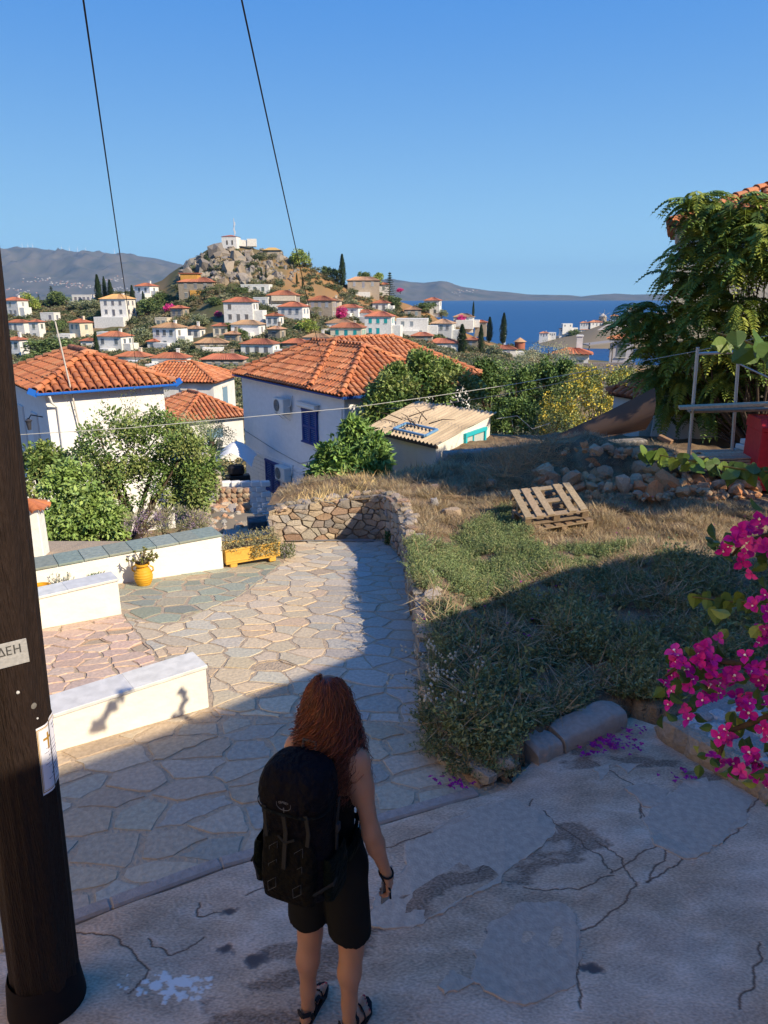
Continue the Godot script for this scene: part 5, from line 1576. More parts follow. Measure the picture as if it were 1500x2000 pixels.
		if rng.randf() < 0.55 and w > 6.0:
			annex(o, "terrace", Vector3(rng.randf_range(-0.2, 0.3) * w, -1.5, l / 2 + 1.4), Vector3(w * rng.randf_range(0.5, 0.9), rng.randf_range(2.4, 3.4), 2.8), hue(W, 0.04))
		if rng.randf() < 0.35 and w > 5.0:
			annex(o, "side_room", Vector3(w * 0.62, -1.0, 0.3), Vector3(w * 0.4, maxf(top.y - p.y, 2.6) * 0.62 + 1.0, l * 0.7), hue(h[7], 0.05))
		if "broad white terrace" in h[11]: annex(o, "terrace", Vector3(w * 0.05, -3.0, l / 2 + 2.2), Vector3(w * 1.15, 5.2, 4.4), W)
		if "long stone villa" in h[11]:
			annex(o, "upper_floor", Vector3(-w * 0.22, maxf(top.y - p.y, 2.4), -0.6), Vector3(w * 0.5, 2.6, l * 0.6), OC)
			annex(o, "ochre_loggia", Vector3(0.0, 0.1, l / 2 + 0.1), Vector3(w * 0.34, 2.0, 0.4), OC)
			annex(o, "flat_roof", Vector3(-w * 0.22, maxf(top.y - p.y, 2.4) + 2.6, -0.6), Vector3(w * 0.58, 0.35, l * 0.7), RD)
		if "cream upper floor" in h[11]: annex(o, "awning", Vector3(w * 0.1, maxf(top.y - p.y, 2.4) - 1.6, l / 2 + 0.6), Vector3(w * 0.85, 1.5, 1.0), CR)
	# three houses of the near valley, in more detail
	for h in [[Vector3(-14.9, -7.0, -53.0), 6.4, 4.6, 4.3, -0.12, W, Color(0.50, 0.19, 0.09), 2, 1, "white house with orange roof and pale blue windows left of the big house"], [Vector3(-11.3, -7.6, -42.5), 3.6, 5.2, 4.0, 0.65, W, Color(0.50, 0.17, 0.08), 1, 1, "small white house with orange hip roof and air conditioner, behind the yucca"], [Vector3(-15.8, -8.0, -46.0), 5.0, 3.4, 2.9, 0.0, W, Color(0.50, 0.17, 0.08), 1, 1, "low house of which only the bright orange roof shows between the trees"]]:
		var o := far_house(h[9], h[0], h[1], h[2], h[3], h[4], "tiled", h[5], h[6], 1.15, h[7], h[8], Color(0.16, 0.26, 0.34))
		if "conditioner" in h[9]: aircon(o, Transform3D(Basis(Vector3.UP, 0), Vector3(0.2, 2.6, h[2] / 2 + 0.02)))
	# the chapel and its wall on the rock, the mast, the ochre roof
	var cp := at(452, 478, 281.0)
	var ch := thing("white_chapel", "small white chapel with red roof on top of the rock", "chapel", cp, -0.12)
	var b := MB.new(); b.col = Color(0.80, 0.79, 0.76)
	b.box(Transform3D(Basis(), Vector3(0, 0.6, 0)), Vector3(5.6, 4.2, 5.0)); obj("wall", b, mat("far_wall", 1), ch)
	b = MB.new(); b.col = Color(0.38, 0.14, 0.09)
	for f in hip_faces(6.0, 5.4, 2.7, 0.7):
		b.tri(f[0], f[1], f[2])
		if f.size() > 3: b.tri(f[0], f[2], f[3])
	obj("roof", b, mat("far_tile", 1), ch)
	for s in [-0.8, 1.2]:
		b = MB.new(); b.col = Color(0.12, 0.11, 0.1)
		b.box(Transform3D(Basis(), Vector3(s, 0.6, 2.52)), Vector3(0.6, 1.5, 0.08)); obj("window", b, mat("plain", 1), ch)
	var wl := MB.new(); wl.col = Color(0.78, 0.75, 0.70)
	wl.bar(at(466, 474, 281), at(501, 477, 282), 0.5, 2.2); wl.box(Transform3D(rot(0.1), at(492, 474, 282)), Vector3(3.4, 2.6, 2.0))
	tag(obj("white_wall", wl, mat("far_wall", 1)), "low white wall beside the chapel on the rock's top", "wall")
	b = MB.new(); b.col = Color(0.55, 0.54, 0.54)
	var mt := thing("antenna_mast", "thin antenna mast rising behind the chapel", "mast", at(459, 474, 283))
	b.tube([Vector3.ZERO, Vector3(0, 8.5, 0)], [0.15, 0.10], 6); obj("mast", b, mat("enamel", 1), mt)
	for k in 4:
		b = MB.new(); b.col = Color(0.60, 0.60, 0.60)
		b.box(Transform3D(rot(k * 1.3), Vector3(cos(k * 2.1) * 0.3, 3.6 + k * 1.0, sin(k * 2.1) * 0.3)), Vector3(0.22, 1.2, 0.2), 0.03); obj("antenna", b, mat("enamel", 1), mt)
	var oc := thing("ochre_building", "flat building with ochre roof on the hill's right shoulder", "building", at(532, 493, 281.0))
	b = MB.new(); b.col = Color(0.55, 0.36, 0.13)
	for f in hip_faces(7.0, 4.6, 0.7, 1.0):
		b.tri(f[0], f[1], f[2])
		if f.size() > 3: b.tri(f[0], f[2], f[3])
	obj("roof", b, mat("far_tile", 1), oc)
	b = MB.new(); b.col = Color(0.50, 0.43, 0.34); b.box(Transform3D(Basis(), Vector3(0, -0.3, 0)), Vector3(5.4, 2.0, 3.4)); obj("wall", b, mat("far_wall", 1), oc)
	# kiosk by the harbour
	var kp := hit(1015, 680, 110.0)
	var ks := thing("red_pavilion", "red brick pavilion with pointed tan roof in front of the sea", "pavilion", kp)
	var kd := -kp.z / FOCAL
	b = MB.new(); b.col = Color(0.36, 0.13, 0.08); b.lathe([Vector2(10 * kd, -2), Vector2(10 * kd, 12 * kd), Vector2(0, 12 * kd)], Transform3D(), 6); obj("wall", b, mat("far_tile", 1), ks)
	b = MB.new(); b.col = Color(0.48, 0.30, 0.17); b.lathe([Vector2(13 * kd, 12 * kd), Vector2(0, 20 * kd)], Transform3D(), 6); obj("roof", b, mat("far_tile", 1), ks)
	# houses right of the bay, nearer
	for h in [[1117, 703, 74, 690, 0.6, 0.25, "hip", W, Color(0.44, 0.15, 0.08), 2, 1, "white house with deep red roof behind the olive tree", 75.0], [1212, 702, 52, 661, 0.8, 0.3, "hip", Color(0.62, 0.60, 0.64), Color(0.50, 0.20, 0.10), 1, 2, "pale grey house with orange roof left of the drooping tree", 80.0]]:
		var D: float = h[12]
		var p := at(h[0], h[1], D); var top := at(h[0], h[3], D)
		far_house(h[11], p, h[2] * D / FOCAL * 0.8, h[2] * D / FOCAL * 0.55, top.y - p.y, -h[5], h[6], h[7], h[8], 0.0, h[9], h[10])
	var pg := thing("grey_veranda", "grey roofed open veranda left of the pale grey house", "veranda", at(1168, 695, 78.0))
	b = MB.new(); b.col = Color(0.30, 0.28, 0.27); b.box(Transform3D(Basis(Vector3.BACK, 0.12), Vector3(0, 1.35, 0)), Vector3(2.9, 0.1, 2.6)); obj("roof", b, mat("plain", 1), pg)
	for s in [-1.3, 1.2]:
		b = MB.new(); b.col = Color(0.15, 0.13, 0.12); b.tube([Vector3(s, -1.5, 1.0), Vector3(s, 1.4, 1.0)], [0.06, 0.06], 6); obj("post", b, mat("plain", 1), pg)
	var gw := MB.new(); gw.col = Color(0.30, 0.27, 0.27)
	gw.bar(at(1118, 714, 62) + Vector3(0, -1.2, 0), at(1240, 712, 62) + Vector3(0, -1.2, 0), 0.4, 2.8, 0.02)
	tag(obj("garden_wall", gw, mat("weathered", 1)), "dark grey lilac wall behind the yellow flowering bush", "wall")
	var cn := MB.new(); cn.col = Color(0.62, 0.52, 0.40)
	cn.otri(at(1200, 660, 90), at(1166, 645, 96), at(1240, 638, 92), at(1215, 628, 104)); cn.otri(at(1200, 660, 90), at(1166, 645, 96), at(1215, 628, 104), at(1185, 634, 106))
	tag(obj("shade_canopy", cn, mat("cloth", 0.9)), "large tan shade canopy behind the drooping tree's left branches", "canopy")
	# the headland with its windmill
	var P := []
	for i in 24:
		var t := i / 23.0
		var d := lerpf(520.0, 700.0, t)
		var row := PackedVector3Array()
		for j in 40:
			var c := 1020.0 + j * 12.0
			var top := at(c, curve([1020, 1060, 1120, 1165, 1250, 1500], [676, 664, 648, 630, 612, 600], c), 610.0)
			var y := lerpf(SEA - 3.0, top.y, sin(clampf(t * 1.0, 0, 1) * PI))
			row.append(Vector3((c - 750.0) / FOCAL / 1.02 * d, y, -d))
		P.append(row)
	b = MB.new(); b.col = Color(0.22, 0.18, 0.12); b.grid(P)
	struct("headland", b, mat("soil", 1))
	var labs := ["white house lowest and leftmost on the headland by the sea", "white house just right of the lowest one on the headland", "house with orange roof in the middle of the headland", "small white house below the orange roofed one on the headland", "white house with orange roof beside the windmill", "cream house under the windmill on the headland", "white house at the far right of the windmill, higher up", "white cube above the leftmost headland houses", "low white house between the headland's trees", "white house with red roof right of the headland's middle", "long white house at the headland's shore", "small white house highest on the headland, half behind the branches"]
	var hx := [[1078, 660, 16], [1098, 655, 14], [1143, 658, 22], [1128, 668, 15], [1162, 642, 28], [1140, 645, 18], [1200, 628, 18], [1106, 645, 22], [1120, 655, 14], [1176, 662, 18], [1062, 663, 20], [1232, 618, 18]]
	for k in hx.size():
		var q: Array = hx[k]
		var D := 590.0
		var p := at(q[0], q[1], D)
		far_house(labs[k], p, q[2] * D / FOCAL * 0.85, q[2] * D / FOCAL * 0.6, 4.2 + (k % 3) * 0.8, rng.randf_range(-0.5, 0.2), "flat" if k in [0, 3, 7, 8] else "hip", W, Color(0.48, 0.22, 0.12), 0.0, 3, 1)
	var wm2 := thing("stone_windmill", "round stone windmill tower on the headland", "windmill", at(1176, 634, 600.0))
	b = MB.new(); b.col = Color(0.40, 0.34, 0.27); b.lathe([Vector2(3.6, -3), Vector2(3.0, 6.4), Vector2(0, 6.4)], Transform3D(), 14); obj("tower", b, mat("far_wall", 1), wm2)
	b = MB.new(); b.col = Color(0.55, 0.52, 0.48); b.lathe([Vector2(3.3, 6.4), Vector2(0, 9.0)], Transform3D(), 14); obj("cap", b, mat("far_wall", 1), wm2)
	for k in 6:
		b = MB.new(); b.col = Color(0.45, 0.40, 0.34)
		var a := TAU * k / 6
		b.bar(Vector3(0, 7, 3.4), Vector3(sin(a) * 5.0, 7 + cos(a) * 5.0, 3.4), 0.25, 0.2); obj("sail_pole", b, mat("wood", 1), wm2)
	# a sailing boat in the harbour and a motor boat's wake
	var bp := at(985, 668, 330.0)
	var bt := thing("sailing_boat", "tall white mast of a sailing boat moored behind the roofs", "boat", Vector3(bp.x, SEA, bp.z))
	b = MB.new(); b.col = Color(0.75, 0.75, 0.76)
	for k in 6:
		var t0 := k / 6.0 * 2 - 1; var t1 := (k + 1) / 6.0 * 2 - 1
		var w0b := 2.0 * (1 - t0 * t0) + 0.05; var w1b := 2.0 * (1 - t1 * t1) + 0.05
		for s in [-1, 1]: b.oquad(Vector3(0, 0.5, (t0 + t1) * 4), Vector3(0, -0.3, t0 * 7), Vector3(0, -0.3, t1 * 7), Vector3(s * w1b, 1.3, t1 * 8), Vector3(s * w0b, 1.3, t0 * 8))
		b.quad(Vector3(-w0b, 1.3, t0 * 8), Vector3(-w1b, 1.3, t1 * 8), Vector3(w1b, 1.3, t1 * 8), Vector3(w0b, 1.3, t0 * 8))
	obj("hull", b, mat("enamel", 1), bt)
	var mtop := at(987, 632, 330.0).y - SEA
	b = MB.new(); b.col = Color(0.8, 0.8, 0.8); b.tube([Vector3(0, 1, 0), Vector3(0.3, mtop, 0)], [0.26, 0.2], 6); obj("mast", b, mat("enamel", 1), bt)
	b = MB.new(); b.col = Color(0.7, 0.7, 0.7); b.tube([Vector3(0, 1.3, 7), Vector3(0.3, mtop, 0)], [0.05, 0.05], 4); b.tube([Vector3(0, 1.3, -7), Vector3(0.3, mtop, 0)], [0.05, 0.05], 4); obj("stay", b, mat("enamel", 1), bt)

# ---------------------------------------------------------------- trees and shrubs
# leaves on clumps: each blob is [centre, radii]; clumps sit on the blob's shell, leaves on the clumps
func crown(blobs: Array, clumps: int, per: int, cr: float, l: float, w: float, tones: Array, fine := false, droop := 0.0, fill := 0.55) -> MB:
	var b := MB.new()
	if fine:
		l *= 1.25; w *= 1.45; per = int(per * 1.9)
	for q in blobs:
		var c0: Vector3 = q[0]; var rr: Vector3 = q[1]
		for k in clumps:
			var d := rdir()
			if d.y < -0.5 and rng.randf() < 0.6: d.y = -d.y
			var c := c0 + d * rr * (fill + (1.0 - fill) * sqrt(rng.randf()))
			var r := cr * rng.randf_range(0.6, 1.3)
			var tone: Color = tones[rng.randi() % tones.size()]
			for i in per:
				var e := rdir()
				var p := c + e * r * sqrt(rng.randf())
				var ld := (e * 0.7 + rdir() * 0.8 + d * 0.3 - Vector3(0, droop, 0)).normalized()
				b.col = hue(tone * 1.85, 0.25)
				var ll := l * rng.randf_range(0.7, 1.25)
				if fine: b.leaf(p, ld, (Vector3.UP + rdir() * 0.8).normalized(), ll, w * ll / l)
				else: b.leaf2(p, ld, ld.cross(rdir()).normalized(), ll, w * ll / l)
	return b
func limbs(b: MB, foot: Vector3, blobs: Array, r: float, col: Color, forks := 3) -> void:
	b.col = col
	for q in blobs:
		for k in forks:
			var tip: Vector3 = q[0] + rdir() * q[1] * 0.7
			var mid := foot.lerp(tip, 0.45) + rv(0.12) * foot.distance_to(tip)
			mid.y = lerpf(foot.y, tip.y, 0.4)
			b.tube([foot, foot.lerp(mid, 0.5) + rv(0.05), mid, mid.lerp(tip, 0.5) + rv(0.08), tip], [r, r * 0.75, r * 0.5, r * 0.3, r * 0.08], 7, false)
func tree(called: String, label: String, cat: String, foot: Vector3, blobs: Array, cb: MB, r: float, bark: Color, group := "", forks := 3) -> Node3D:
	var o := thing(called, label, cat, foot, 0.0, group)
	var t := MB.new()
	var loc := []
	for q in blobs: loc.append([q[0] - foot, q[1]])
	limbs(t, Vector3(0, -0.1, 0), loc, r, bark, forks)
	obj("trunk", t, mat("bark", 0.95, tex("bara", 0.04, 5, 0.5, 1.0), 3.0, tex("barb", 0.05, 4, 0, 1), 1.0), o)
	obj("crown", cb, mat("leaf", 0.5, null, 1, null, 0, {"backlight_enabled": true, "backlight": Color(0.32, 0.32, 0.32)}), o, Transform3D(Basis(), -foot)).set_meta("kind", "stuff")
	return o

func make_near_trees() -> void:
	rng.seed = 2024
	var citrus := [Color(0.085, 0.13, 0.035), Color(0.11, 0.15, 0.045), Color(0.065, 0.105, 0.03), Color(0.14, 0.165, 0.055)]
	var bark := Color(0.12, 0.085, 0.06)
	# the big airy tree in front of the left house
	var bl := [[at(215, 880, 16.0), Vector3(0.85, 0.85, 0.9)], [at(300, 870, 16.4), Vector3(0.95, 0.8, 0.9)], [at(365, 905, 16.2), Vector3(0.65, 0.75, 0.7)], [at(170, 940, 15.8), Vector3(0.7, 0.7, 0.7)], [at(270, 950, 15.8), Vector3(0.9, 0.6, 0.8)], [at(385, 955, 16.0), Vector3(0.38, 0.55, 0.4)]]
	var cb := crown(bl, 44, 40, 0.24, 0.075, 0.034, citrus, true)
	for k in 46:     # light sprigs sticking out of the top
		var s: Vector3 = bl[k % 3][0] + rdir() * Vector3(0.9, 0.3, 0.6) + Vector3(0, 0.6, 0)
		var d := (Vector3(rng.randf_range(-0.5, 0.5), 1, 0.2)).normalized()
		for i in 16:
			cb.col = hue(citrus[3], 0.2)
			cb.leaf(s + d * i * 0.045 + rv(0.03), (d + rdir()).normalized(), Vector3.UP, 0.055, 0.022)
	tree("pomegranate_tree", "airy green tree with many thin sprigs, largest one in front of the left house", "tree", at(243, 1032, 15.6) + Vector3(0, -0.5, 0), bl, cb, 0.11, bark, "", 2)
	bl = [[at(140, 960, 13.8), Vector3(0.55, 0.5, 0.5)], [at(170, 1010, 13.4), Vector3(0.62, 0.5, 0.5)], [at(120, 1030, 13.2), Vector3(0.5, 0.4, 0.5)], [at(205, 1025, 13.6), Vector3(0.4, 0.4, 0.4)]]
	tree("lemon_bush", "dense bright green bush at the left, behind the parapet wall and pole", "bush", at(150, 1080, 13.3), bl, crown(bl, 40, 36, 0.17, 0.085, 0.042, [Color(0.13, 0.19, 0.05), Color(0.16, 0.22, 0.07), Color(0.10, 0.15, 0.04)], true, 0.2), 0.06, bark)
	bl = [[at(60, 930, 15.5), Vector3(0.6, 0.55, 0.5)], [at(95, 905, 16.0), Vector3(0.35, 0.4, 0.4)]]
	tree("green_shrub", "green shrub right beside the dark pole, below the left house's garden wall", "bush", at(60, 985, 15.5), bl, crown(bl, 30, 36, 0.2, 0.085, 0.04, citrus, true), 0.05, bark)
	bl = [[at(290, 1022, 12.2), Vector3(0.42, 0.22, 0.4)], [at(345, 1018, 12.3), Vector3(0.45, 0.22, 0.4)], [at(385, 1024, 12.2), Vector3(0.2, 0.18, 0.3)]]
	tree("lavender_bush", "low twiggy grey green bush with small purple flowers behind the parapet wall", "bush", at(330, 1045, 12.2), bl, crown(bl, 60, 34, 0.10, 0.05, 0.012, [Color(0.16, 0.16, 0.085), Color(0.12, 0.13, 0.07), Color(0.20, 0.18, 0.11), Color(0.15, 0.11, 0.16)], false, -0.5), 0.02, bark)
	bl = [[at(375, 850, 29.0), Vector3(1.1, 0.8, 1.0)], [at(330, 845, 30.0), Vector3(0.8, 0.6, 0.8)], [at(420, 855, 29.0), Vector3(0.7, 0.7, 0.7)]]
	tree("olive_tree", "grey green olive tree behind the yucca, left of the blue shuttered house", "tree", at(375, 930, 29.0), bl, crown(bl, 40, 44, 0.3, 0.10, 0.028, [Color(0.15, 0.18, 0.095), Color(0.12, 0.15, 0.075), Color(0.19, 0.21, 0.12)]), 0.14, bark)
	bl = [[at(665, 905, 16.4), Vector3(0.55, 0.55, 0.5)], [at(715, 880, 16.6), Vector3(0.45, 0.5, 0.45)], [at(690, 930, 16.0), Vector3(0.6, 0.4, 0.5)], [at(640, 930, 16.2), Vector3(0.4, 0.35, 0.4)], [at(735, 910, 16.2), Vector3(0.25, 0.4, 0.3)], [at(693, 850, 16.8), Vector3(0.22, 0.35, 0.25)]]
	tree("leafy_bush", "upright leafy bush between the shed and the blue shuttered house", "bush", at(690, 965, 16.2), bl, crown(bl, 34, 26, 0.18, 0.15, 0.05, [Color(0.09, 0.15, 0.035), Color(0.12, 0.185, 0.05), Color(0.065, 0.115, 0.03)], true, 0.35), 0.04, bark, "", 4)
	bl = [[at(765, 790, 21.5), Vector3(0.75, 0.95, 0.8)], [at(825, 765, 22.5), Vector3(0.9, 1.0, 0.9)], [at(885, 775, 23.5), Vector3(0.85, 0.95, 0.9)], [at(820, 722, 22.5), Vector3(0.25, 0.5, 0.3)], [at(775, 745, 21.8), Vector3(0.22, 0.4, 0.3)], [at(868, 730, 23.5), Vector3(0.3, 0.4, 0.3)], [at(740, 815, 21.2), Vector3(0.45, 0.6, 0.5)]]
	tree("citrus_tree", "dark glossy citrus tree behind the shed, covering the right house wall", "tree", at(820, 850, 22.4) + Vector3(0, -1.5, 0), bl, crown(bl, 46, 42, 0.26, 0.105, 0.05, citrus, true), 0.12, bark)
	bl = [[at(985, 780, 30.0), Vector3(1.3, 1.4, 1.2)], [at(1050, 765, 31.0), Vector3(1.3, 1.4, 1.2)], [at(1010, 830, 28.5), Vector3(1.3, 1.0, 1.1)], [at(945, 745, 30.0), Vector3(0.65, 0.75, 0.65)], [at(1095, 745, 31.0), Vector3(0.8, 0.8, 0.8)]]
	tree("laurel_tree", "broad dark green tree right of the shed's corrugated roof", "tree", at(1010, 870, 29.4) + Vector3(0, -1.8, 0), bl, crown(bl, 60, 42, 0.28, 0.105, 0.05, [Color(0.065, 0.105, 0.03), Color(0.09, 0.135, 0.04), Color(0.05, 0.085, 0.025)], true), 0.15, bark)
	bl = [[at(1065, 705, 36.0), Vector3(1.3, 0.9, 1.2)], [at(1030, 720, 36.0), Vector3(0.95, 0.8, 0.95)], [at(1100, 715, 36.5), Vector3(0.8, 0.8, 0.8)]]
	tree("olive_tree", "silvery olive tree standing before the sea, above the dark laurel", "tree", at(1065, 790, 36.0), bl, crown(bl, 46, 44, 0.28, 0.095, 0.024, [Color(0.19, 0.20, 0.12), Color(0.15, 0.165, 0.09), Color(0.23, 0.235, 0.15)]), 0.15, bark)
	bl = [[at(1130, 790, 27.5), Vector3(1.2, 0.85, 1.0)], [at(1180, 765, 28.0), Vector3(1.05, 0.8, 1.0)], [at(1095, 825, 27.0), Vector3(0.8, 0.6, 0.8)], [at(1220, 750, 28.5), Vector3(0.6, 0.6, 0.7)], [at(1140, 745, 28.5), Vector3(0.65, 0.5, 0.7)]]
	cb = crown(bl, 70, 34, 0.26, 0.11, 0.03, [Color(0.13, 0.16, 0.05), Color(0.17, 0.19, 0.07), Color(0.10, 0.13, 0.045)], false, 0.3)
	for q in bl:
		for k in 50:
			var c: Vector3 = q[0] + rdir() * q[1] * rng.randf_range(0.85, 1.15)
			for i in 18:
				cb.col = hue(Color(0.50, 0.40, 0.06), 0.3)
				var d := rdir()
				cb.leaf2(c + rv(0.15), d, d.cross(rdir()).normalized(), 0.10, 0.07)
	tree("yellow_flowering_bush", "arching bush full of yellow flowers left of the drooping tree", "bush", at(1140, 860, 27.0) + Vector3(0, -0.9, 0), bl, cb, 0.05, bark, "", 4)
	# the yucca
	var y := thing("yucca", "spiky yucca with sword leaves left of the white tent", "yucca", at(415, 925, 23.5))
	var b := MB.new(); b.col = bark
	b.tube([Vector3(0, -0.6, 0), Vector3(0.05, 1.1, 0)], [0.12, 0.09], 7); obj("trunk", b, mat("bark", 1), y)
	for k in 70:
		b = MB.new(); b.col = hue(Color(0.075, 0.115, 0.045), 0.25)
		var d := (Vector3(rng.randf_range(-1, 1), rng.randf_range(-0.5, 1.2), rng.randf_range(-1, 1))).normalized()
		var p := Vector3(0.05, 0.3 + 0.8 * rng.randf(), 0)
		b.leaf(p, d, Vector3.UP, rng.randf_range(0.55, 0.8), 0.055)
		obj("sword_leaf", b, mat("leaf", 1), y)

	# the drooping tree of long feathered leaves on the right
	var tr := thing("drooping_tree", "large tree with long drooping feathered leaves before the right house", "tree", Vector3(9.1, -0.5, -17.0))
	b = MB.new()
	var heads := []
	for q in [[1425, 410, 13.6], [1460, 440, 13.2], [1380, 450, 13.8], [1350, 490, 14.0], [1440, 500, 13.0], [1340, 540, 14.2], [1400, 550, 13.5], [1480, 520, 12.8], [1320, 600, 14.2], [1385, 620, 13.6], [1300, 640, 14.2], [1450, 600, 13.0], [1280, 680, 14.3], [1335, 680, 13.8], [1395, 680, 13.4], [1260, 640, 14.5], [1290, 740, 14.4], [1340, 745, 14.0], [1370, 560, 14.2], [1495, 470, 12.7], [1420, 460, 14.0], [1310, 790, 14.5], [1490, 640, 13.2], [1470, 700, 13.4], [1240, 610, 14.6], [1420, 740, 13.9], [1540, 520, 12.8], [1550, 620, 12.9], [1375, 800, 14.6], [1360, 400, 13.9], [1500, 420, 13.2]]:
		heads.append([at(q[0], q[1], q[2] + (3.9 if q[0] < 1345 else 3.3)), Vector3(0.25, 0.25, 0.25)])
	var loc := []
	for q in heads: loc.append([q[0] - tr.position, q[1]])
	limbs(b, Vector3(0, -0.2, 0), loc, 0.05, Color(0.10, 0.075, 0.06), 1)
	b.tube([Vector3(0, -0.4, 0), Vector3(0.05, 0.8, 0.0), Vector3(0.1, 2.2, 0.1)], [0.16, 0.12, 0.08], 9)
	obj("trunk", b, mat("bark", 1), tr)
	var fr := []
	for v in 4:
		b = MB.new()
		var pts := []
		var L := rng.randf_range(0.55, 0.8)
		for i in 15: pts.append(Vector3(0, 0.22 * L * sin(i / 14.0 * 1.9) - 0.55 * L * pow(i / 14.0, 2.2), -L * i / 14.0 * (1.0 - 0.12 * i / 14.0)))
		b.col = Color(0.8, 0.9, 0.5)
		var rr := []
		for i in 15: rr.append(0.004)
		b.tube(pts, rr, 4, false)
		for i in range(2, 15):
			for s in [-1, 1]:
				b.col = Color(1, 1, 1) * rng.randf_range(0.8, 1.15)
				b.leaf(pts[i], (Vector3(s, -0.42 + rng.randf_range(-0.15, 0.15), -0.45)).normalized(), Vector3.UP, 0.165 * sin(PI * (0.2 + 0.75 * i / 15.0)), 0.058)
		b.leaf(pts[14], Vector3(0, -0.7, -0.5).normalized(), Vector3.UP, 0.11, 0.03)
		fr.append(b)
	var lm := mat("leaf", 1)
	var tones := [Color(0.16, 0.24, 0.05), Color(0.23, 0.30, 0.055), Color(0.12, 0.19, 0.05), Color(0.31, 0.35, 0.06)]
	var frm := []
	for q in fr:
		for c in tones:
			var k := MB.new(); add_to(k, q, Transform3D(), c); frm.append(k.mesh())
	var many := []; var mc := []
	var n := 0
	for hI in heads.size():
		for k in 38:
			var yaw := rng.randf() * TAU
			var tilt := rng.randf_range(-0.5, 0.35)
			var t := Transform3D(rot(yaw) * Basis(Vector3.RIGHT, tilt) * Basis.from_scale(Vector3.ONE * rng.randf_range(0.9, 1.45)), heads[hI][0] + rdir() * rng.randf_range(0.0, 0.42) - tr.position)
			if n % 4 == 0 and n < 1180: obj("feather_leaf", frm[rng.randi() % frm.size()], lm, tr, t)
			else:
				many.append(t); mc.append(tones[rng.randi() % 4])
			n += 1
	scatter("inner_leaves", fr[0].mesh(), lm, many, mc, tr)
	bl = [[Vector3(9.6, 5.6, -8.9), Vector3(1.7, 1.3, 1.7)], [Vector3(8.3, 5.3, -9.8), Vector3(1.2, 1.0, 1.2)], [Vector3(10.8, 5.4, -9.8), Vector3(1.3, 1.1, 1.3)], [Vector3(9.9, 5.6, -10.2), Vector3(1.2, 0.9, 1.1)], [Vector3(10.9, 5.4, -8.0), Vector3(1.0, 0.9, 1.0)]]
	tree("carob_tree", "broad shade tree beyond the garden's right edge, out over the rubble", "tree", Vector3(10.2, -0.6, -9.6), bl, crown(bl, 90, 50, 0.34, 0.12, 0.06, citrus, true), 0.16, bark)
	# deep green climber behind the scaffold
	bl = [[Vector3(9.8, 2.2, -17.0), Vector3(0.9, 1.7, 0.7)], [Vector3(8.7, 0.9, -17.6), Vector3(0.8, 0.9, 0.5)], [Vector3(10.8, 1.0, -16.6), Vector3(1.0, 1.2, 0.6)]]
	tree("dark_shrub", "deep shaded dark shrub behind the scaffold at the right edge", "bush", Vector3(9.5, -0.5, -17.3), bl, crown(bl, 60, 36, 0.3, 0.13, 0.055, [Color(0.035, 0.065, 0.022), Color(0.05, 0.085, 0.03)], true, 0.4), 0.07, bark)

